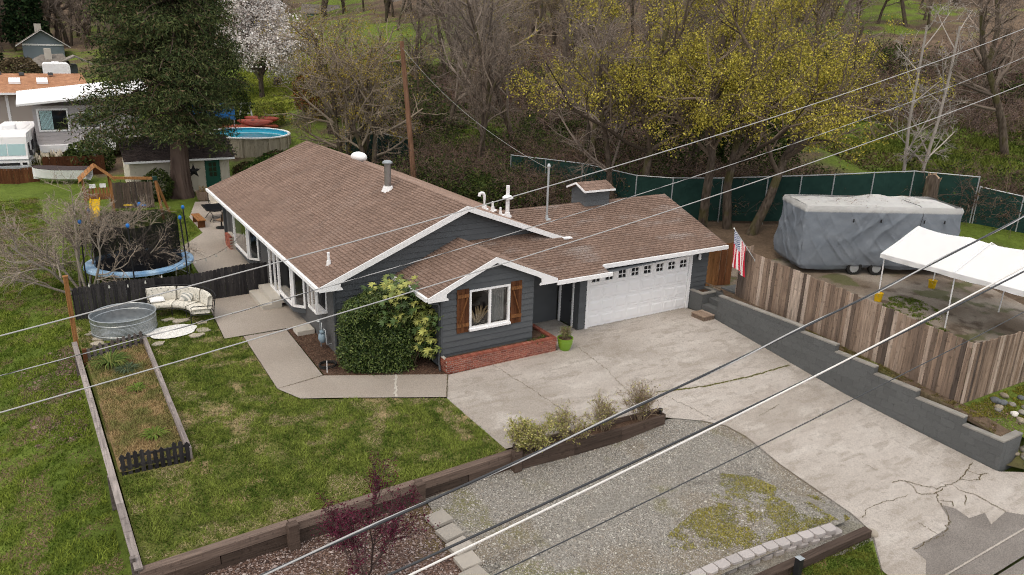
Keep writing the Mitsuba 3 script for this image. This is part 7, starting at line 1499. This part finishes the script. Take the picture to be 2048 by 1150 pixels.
# --- long house with the orange-brown roof
oh = thing('tan_house', 'neighbour\'s long beige house with an orange-brown shingle roof and two skylights', 'house')
put('wall', MB().box(-30, -12.6, 57.3, 65, .2, 4.7), 'beige_siding', oh)
put('roof', MB().hexa([(-31, 56.4, 4.6), (-11.9, 56.4, 4.6), (-12.3, 61.5, 5.95), (-31, 61.5, 5.95), (-31, 56.4, 4.75), (-11.9, 56.4, 4.75), (-12.3, 61.5, 6.1), (-31, 61.5, 6.1)]).hexa([(-31, 61.5, 5.95), (-12.3, 61.5, 5.95), (-11.9, 66, 4.7), (-31, 66, 4.7), (-31, 61.5, 6.1), (-12.3, 61.5, 6.1), (-11.9, 66, 4.85), (-31, 66, 4.85)]), 'orange_roof', oh)
put('gutter', MB().box(-31, -11.9, 56.28, 56.4, 4.6, 4.76), 'white_paint', oh); put('corner_trim', MB().box(-18.4, -18.2, 57.27, 57.29, .2, 4.6), 'white_paint', oh)
for x in (-18.0, -15.95): put('skylight', MB().hexa([(x, 58.6, 5.35), (x + .85, 58.6, 5.35), (x + .85, 59.8, 5.66), (x, 59.8, 5.66), (x, 58.6, 5.52), (x + .85, 58.6, 5.52), (x + .85, 59.8, 5.83), (x, 59.8, 5.83)]), 'white_paint', oh)
simple_window(oh, (-16.0, 57.28, 2.6), X3, 1.2, 1.3, .12)
for x, y in ((-18.7, 61.2), (-14.8, 60.6), (-17.0, 60.9)): put('roof_vent', MB().cbox((x, y, 6.1), (.4, .3, .25)), 'gray_trim', oh)
dfn = thing('gray_side_fence', 'grey weathered board fence between the motorhome and the raised porch', 'fence')
plank_fence(dfn, (-17.6, 50.5), (-15.2, 50.0), lambda x, y: float(H(x, y)) + .1, 1.8, .2, 'gray_wood_y', lambda i, N: rng.uniform(.1, .5), front=(0, -1), rails=False)
# --- far houses
gh = thing('gabled_house', 'distant blue-grey house with a steep white-trimmed gable at the upper left', 'house')
put('wall', MB().slab(Polygon([(-17.3, 3.5), (-11.4, 3.5), (-11.4, 7.6), (-14.35, 9.7), (-17.3, 7.6)]), arr(0, 131.5, 0), X3, Z, -Y3, .3), 'blue_gray_siding', gh); put('body', MB().box(-17.2, -11.5, 131.6, 140, 3, 7.5), 'blue_gray_siding', gh)
for s in (-1, 1): put('roof', MB().hexa([(-14.35, 130.6, 9.75), (-14.35 + s * 3.9, 130.6, 7.1), (-14.35 + s * 3.9, 141, 7.1), (-14.35, 141, 9.75), (-14.35, 130.6, 9.95), (-14.35 + s * 3.9, 130.6, 7.3), (-14.35 + s * 3.9, 141, 7.3), (-14.35, 141, 9.95)]), 'gray_roof', gh); put('barge_board', MB().bar((-14.35, 130.55, 9.8), (-14.35 + s * 3.9, 130.55, 7.15), .06, .3, up=arr(0, 1, 0)), 'white_paint', gh)
put('band', MB().box(-17.3, -11.4, 131.1, 131.18, 7.35, 7.6), 'white_paint', gh); put('chimney', MB().box(-15.2, -14.2, 134, 135, 8.5, 10.8), 'pale_concrete', gh)
bh_ = thing('brown_roof_house', 'low house with a grey-brown roof and a square chimney below the grey gabled house', 'house')
put('wall', MB().box(-16.6, -11.2, 95.8, 101, 2.5, 5.6), 'gray_trim', bh_); put('roof', MB().hexa([(-18.0, 94.6, 5.1), (-11.9, 95.2, 5.5), (-12.6, 98, 6.75), (-15.0, 98, 6.6), (-18.0, 94.6, 5.3), (-11.9, 95.2, 5.7), (-12.6, 98, 6.95), (-15.0, 98, 6.8)]), 'gray_roof', bh_)
for s in (-1, 1): put('gable_roof', MB().hexa([(-11.4, 94.2, 6.6), (-11.4 + s * 1.9, 94.2, 5.7), (-11.4 + s * 1.9, 100, 5.7), (-11.4, 100, 6.6), (-11.4, 94.2, 6.8), (-11.4 + s * 1.9, 94.2, 5.9), (-11.4 + s * 1.9, 100, 5.9), (-11.4, 100, 6.8)]), 'gray_roof', bh_)
put('chimney', MB().box(-14.7, -13.9, 96.5, 97.3, 5.6, 7.6), 'pale_concrete', bh_)
wt = thing('white_trailer', 'white rounded camping trailer showing above the orange-brown roof', 'trailer'); wz = float(H(-13.8, 84))
put('body', MB().slab(sbox(-15.2, wz + .5, -12.5, 6.25).buffer(-.3).buffer(.3), arr(0, 86, 0), X3, Z, -Y3, 4.0), 'white_paint', wt); put('wheel', MB().cbox((-14.6, 83, wz + .3), (.3, .7, .7)), 'rubber', wt); put('wheel', MB().cbox((-13.0, 83, wz + .3), (.3, .7, .7)), 'rubber', wt); put('vent', MB().cbox((-13.9, 83.5, 6.33), (.7, .6, .2)), 'white_paint', wt)
def hill_house(lab, x, y, w, d, z0, h, rz, wallm, roofm, name='hill_house'):
    k = thing(name, lab, 'house'); R = trimesh.transformations.euler_matrix(0, 0, rz)[:3, :3]; o = arr(x, y, z0)
    def tp2(v): return np.asarray(v, float) @ R.T + o
    def bx2(a, b, c, e, f, g): return tp2([(a, c, f), (b, c, f), (b, e, f), (a, e, f), (a, c, g), (b, c, g), (b, e, g), (a, e, g)])
    put('wall', MB().hexa(bx2(-w / 2, w / 2, 0, d, -2, h)), wallm, k)
    for s in (0, 1): put('roof', MB().hexa(tp2([(-w / 2 - .5, -.6 if s == 0 else d + .6, h - .15), (w / 2 + .5, -.6 if s == 0 else d + .6, h - .15), (w / 2 + .5, d / 2, h + 1.5), (-w / 2 - .5, d / 2, h + 1.5), (-w / 2 - .5, -.6 if s == 0 else d + .6, h + .05), (w / 2 + .5, -.6 if s == 0 else d + .6, h + .05), (w / 2 + .5, d / 2, h + 1.7), (-w / 2 - .5, d / 2, h + 1.7)])), roofm, k)
    for i in range(3): a = -w / 2 + w * (i + .25) / 3; put('window', MB().hexa(bx2(a, a + w * .17, -.04, 0, h * .45, h * .85)), 'glass_dark', k)
hill_house('white house half hidden by bare trees at the top, above the utility pole', 46, 117, 9, 7, 12.0, 4.2, -.55, 'white_paint', 'gray_roof')
hill_house('white house behind bare trees at the top, left of the yellow maples', 52, 78, 5, 6, 8.3, 3.2, -.55, 'white_paint', 'white_paint')
hill_house('pale roofed house behind the tops of the yellow maples', 65, 80, 10, 7, 8.8, 2.2, -.55, 'pale_concrete', 'pale_concrete')
hill_house('pale blue house at the top edge behind the budding trees', 31, 126, 6, 6, 11.0, 3.2, -.4, 'sunshade', 'gray_roof')
# --- pool
po = thing('swimming_pool', 'above-ground oval swimming pool with beige panels and bright blue water', 'pool')
pc, pr, ps_, pz = arr(-2.15, 41.2), 2.85, 1.3, float(H(-2.2, 39)) - .1
ptop = 2.62
mat('pool_panel', proc(lambda p, n, uv: mix((.30, .26, .20), (.42, .37, .29), noise(p.x * 12, p.y * 12, p.z * 2))), .7); mat('pool_liner', (.03, .30, .46), .5)
mat('pool_water', (.02, .24, .34), .06, .6)
N = 18
for i in range(N):
    a0, a1 = 2 * np.pi * (i + .04) / N, 2 * np.pi * (i + .96) / N; V = []
    for z in (pz - .3, ptop - .06): V += [(pc[0] + pr * math.cos(a), pc[1] + pr * ps_ * math.sin(a), z) for a in np.linspace(a0, a1, 5)]
    put('panel', MB().add(V, [[j, j + 1, j + 6] for j in range(4)] + [[j, j + 6, j + 5] for j in range(4)]), 'pool_panel', po)
    a = 2 * np.pi * i / N; put('upright', MB().cbox((pc[0] + (pr + .04) * math.cos(a), pc[1] + (pr + .04) * ps_ * math.sin(a), (pz + ptop) / 2 - .15), (.14, .14, ptop - pz + .25), a), 'pool_panel', po)
put('rim', MB().lathe([(pr - .08, -.03), (pr - .08, .03), (pr + .1, .03), (pr + .1, -.05), (pr - .08, -.03)], (*pc, ptop), 48, 1, ps_), 'white_paint', po)
put('liner', MB().lathe([(pr - .06, 0), (pr - .06, -1.2), (0, -1.2)], (*pc, ptop), 48, 1, ps_), 'pool_liner', po)
v_, f_ = sheet(Polygon([(pc[0] + (pr - .06) * math.cos(a), pc[1] + (pr - .06) * ps_ * math.sin(a)) for a in np.linspace(0, 6.283, 48, endpoint=False)]), lambda x, y: ptop - .2 + .012 * meshkit.noise(np.stack([x * 2, y * 2, 0 * x], -1)), .4)
put('water', MB().add(v_, f_), 'pool_water', po, smooth=True)
dk_ = thing('pool_deck', 'red-brown stained deck behind the pool', 'deck'); mat('red_stain', (.30, .075, .045), .7)
for i in range(9): put('board', MB().box(-3.6, 1.0, 44.9 + i * .2, 45.08 + i * .2, 2.55, 2.72), 'red_stain', dk_)
for i, (x, y, z, rz, lab) in enumerate(((-.9, 44.9, 3.0, -.55, 'red kayak lying on the deck behind the pool'), (-.1, 45.8, 3.15, -.6, 'red kayak propped up on the deck, behind the other one'))):
    k = thing('kayak', lab, 'kayak'); f = np.linspace(-1, 1, 13); pts = [arr(x, y, z + .12 * q * q) + arr(math.cos(rz), math.sin(rz), 0) * q * 1.5 for q in f]; put('hull', MB().tube(pts, .04 + .26 * (1 - f ** 2) ** .7, 10), 'kayak_red', k, smooth=True) if 'kayak_red' in scene else (mat('kayak_red', (.30, .06, .04), .5), put('hull', MB().tube(pts, .04 + .26 * (1 - f ** 2) ** .7, 10), 'kayak_red', k, smooth=True))
    put('cockpit', MB().ball(arr(x, y, z + .2), (.35, .2, .08), 2), 'black_metal', k, smooth=True)
sw = thing('garden_swing', 'small white A-frame garden swing beyond the pool', 'swing'); so_ = arr(-.6, 49.3, float(H(-.6, 49.3)))
for s in (-.55, .55):
    for b in (-.35, .35): put('leg', MB().bar(so_ + arr(s + b * .3, b, 0), so_ + arr(s * .6, 0, 1.5), .09, .09), 'white_paint', sw)
put('top_bar', MB().bar(so_ + arr(-.45, 0, 1.5), so_ + arr(.45, 0, 1.5), .09, .09), 'white_paint', sw); put('seat', MB().cbox(so_ + arr(0, 0, .6), (.5, .4, .1)), 'white_paint', sw)
bt = thing('blue_canopy', 'crumpled bright blue tarp canopy showing through the right side of the redwood', 'canopy'); V = []
for i in range(14):
    for j in range(10): a, b = i / 13, j / 9; V.append((-5.6 + 3.3 * a, 45.6 + 2.4 * b, 4.75 - .75 * a - .4 * abs(b - .5) + .9 * (meshkit.noise(np.array([a * 6, b * 5, 2.])) - .5)))
ii2, jj2 = np.meshgrid(np.arange(13), np.arange(9), indexing='ij'); q = (ii2 * 10 + jj2).ravel(); mat('tarp_blue', (.02, .12, .33), .45)
put('tarp', MB().add(V, np.vstack([np.stack([q, q + 10, q + 11], 1), np.stack([q, q + 11, q + 1], 1)])).add([np.array(v) * arr(1, 1, 1) for v in ((-5.6, 45.55, 4.6), (-2.3, 45.55, 4.05), (-2.3, 45.55, 3.2), (-5.6, 45.55, 3.5))], [[0, 3, 2], [0, 2, 1]]), 'tarp_blue', bt)
for x in (-5.5, -2.4): put('leg', MB().tube([(x, 45.6, 2.0), (x, 45.6, 4.4)], .05, 6), 'metal_pole', bt)
# stumps
def stump(name, lab, x, y, h, r0, broken, col):
    k = thing(name, lab, 'stump'); z0 = float(H(x, y)) - .1; g = np.linspace(0, 2 * np.pi, 20, endpoint=False); V = []
    for f in (0, .3, .6, .85, 1.0): V += [(x + r0 * (1.15 - .2 * f) * (1 + .12 * math.sin(5 * a)) * math.cos(a), y + r0 * (1.15 - .2 * f) * (1 + .12 * math.sin(5 * a)) * math.sin(a), z0 + h * f + (broken * math.sin(a * 2 + .7) * rng.uniform(.3, 1) if f == 1.0 else 0)) for a in g]
    F = []
    for i in range(4):
        for j in range(20): q0, q1 = i * 20 + j, i * 20 + (j + 1) % 20; F += [[q0, q1, q1 + 20], [q0, q1 + 20, q0 + 20]]
    put('trunk', MB().add(V, F, c=col, t=.2), 'bark', k); put('broken_wood', MB().add([V[80 + j] for j in range(20)] + [(x, y, z0 + h - broken * .4)], [[20, j, (j + 1) % 20] for j in range(20)], c=(.42, .31, .22)), 'vc_rough', k)
    if broken > .1:
        sp = MB()
        for i in range(16): a = rng.random() * 6.283; q = r0 * rng.random(); b = arr(x + q * math.cos(a), y + q * math.sin(a), z0 + h - .25); sp.tube([b, b + arr(rng.normal(0, .05), rng.normal(0, .05), rng.uniform(.2, .5))], [.07, .012], 5, c=np.array([.40, .29, .20]) * rng.uniform(.6, 1.2))
        put('splinters', sp, 'vc_rough', k, kind='stuff')
stump('broken_stump', 'tall broken pale tree stump behind the far end of the covered trailer', 21.5, .35, 2.6, .32, .22, TWIG); stump('dark_stump', 'small dark stump in the bright grass beside the white blossom tree', 6.6, 65.4, .9, .42, .05, TWIG)

# ================================================================ POLES AND WIRES
up_ = thing('utility_pole', 'tall leaning brown wooden utility pole behind the house', 'utility pole')
def f_pole(p, n, uv): return mix((.11, .055, .033), (.25, .145, .095), noise(p.x * 20, p.y * 20, p.z * 1.6)) * (.85 + .3 * noise(p.x * 3, p.y * 3, p.z * .7))
mat('pole_wood', proc(f_pole), .9, .1)
PB0, PT0 = arr(2.44, 20.02, float(H(2.44, 20.02)) - .3), arr(1.94, 20.72, 9.8)
put('pole', MB().tube([PB0, (PB0 + PT0) / 2, PT0], [.17, .15, .12], 14), 'pole_wood', up_, smooth=True)
put('bracket', MB().bar(PT0 - Z * .5 - X3 * .15, PT0 - Z * .5 + X3 * .2, .06, .06), 'metal_pole', up_)
mat('wire_gray', (.42, .42, .42), .5); mat('wire_dark', (.035, .037, .042), .4, .5); mat('wire_white', (.72, .70, .67), .5)
def wire(name, lab, a, b, r, m, sag=.15, ext=.35, n=40, twist=None):
    a, b = arr(*a), arr(*b); d = b - a; S = np.linspace(-ext, 1 + ext, n); pts = np.array([a + d * s - Z * sag * 4 * s * (1 - s) for s in S]); k = thing(name, lab, 'wire')
    put('cable', MB().tube(pts, r, 7), m, k, smooth=True)
    if twist:
        S2 = np.linspace(-ext, 1 + ext, 420); ang = S2 * np.linalg.norm(d) * twist[2]; P2 = np.array([a + d * s - Z * sag * 4 * s * (1 - s) for s in S2]); q1 = nrm(np.cross(d, Z)); q2 = nrm(np.cross(q1, d))
        P2 += twist[1] * (np.cos(ang)[:, None] * q1 + np.sin(ang)[:, None] * q2); put('lashing', MB().tube(P2, twist[0], 5), twist[3], k, smooth=True)
wire('power_line', 'uppermost pale wire crossing over the house from lower left to upper right', (-16.97, -5.38, 4.76), (17.7, -4.13, 10.96), .013, 'wire_gray', .42)
wire('power_line', 'middle one of the three thin wires over the house, a dark and pale twisted strand', (-17.02, -6.14, 4.32), (15.29, -5.52, 9.88), .009, 'wire_gray', .46, twist=(.006, .01, 6.0, 'wire_dark'))
wire('power_line', 'lowest of the three thin pale wires crossing over the house', (-17.05, -6.87, 3.98), (12.9, -6.85, 9.02), .012, 'wire_gray', .33)
wire('power_line', 'thick dark cable with a silver strand, the upper one across the drive and gravel', (-14.74, -14.77, 5.53), (-3.35, -14.88, 7.58), .014, 'wire_dark', .11, .5, twist=(.010, .013, 2.2, 'wire_gray'))
wire('power_line', 'black cable running close above the white one across the gravel', (-12.67, -15.18, 5.56), (-5.12, -15.43, 6.83), .013, 'wire_dark', .04, 1.0)
wire('power_line', 'white cable running close below a black one across the gravel', (-12.73, -15.27, 5.55), (-5.17, -15.44, 6.89), .011, 'wire_white', .04, 1.0)
wire('power_line', 'lowest thin dark grey wire across the gravel and the lower part of the drive', (-13.26, -16.16, 5.94), (-6.15, -16.34, 6.97), .0055, 'wire_dark', .03, .8)
wire('service_drop', 'thin wire from the leaning utility pole down to the steel mast on the roof', (1.94, 20.72, 9.5), (-.2, 2.45, zgar(2.45) + 1.9), .006, 'wire_gray', .6, 0, 30)
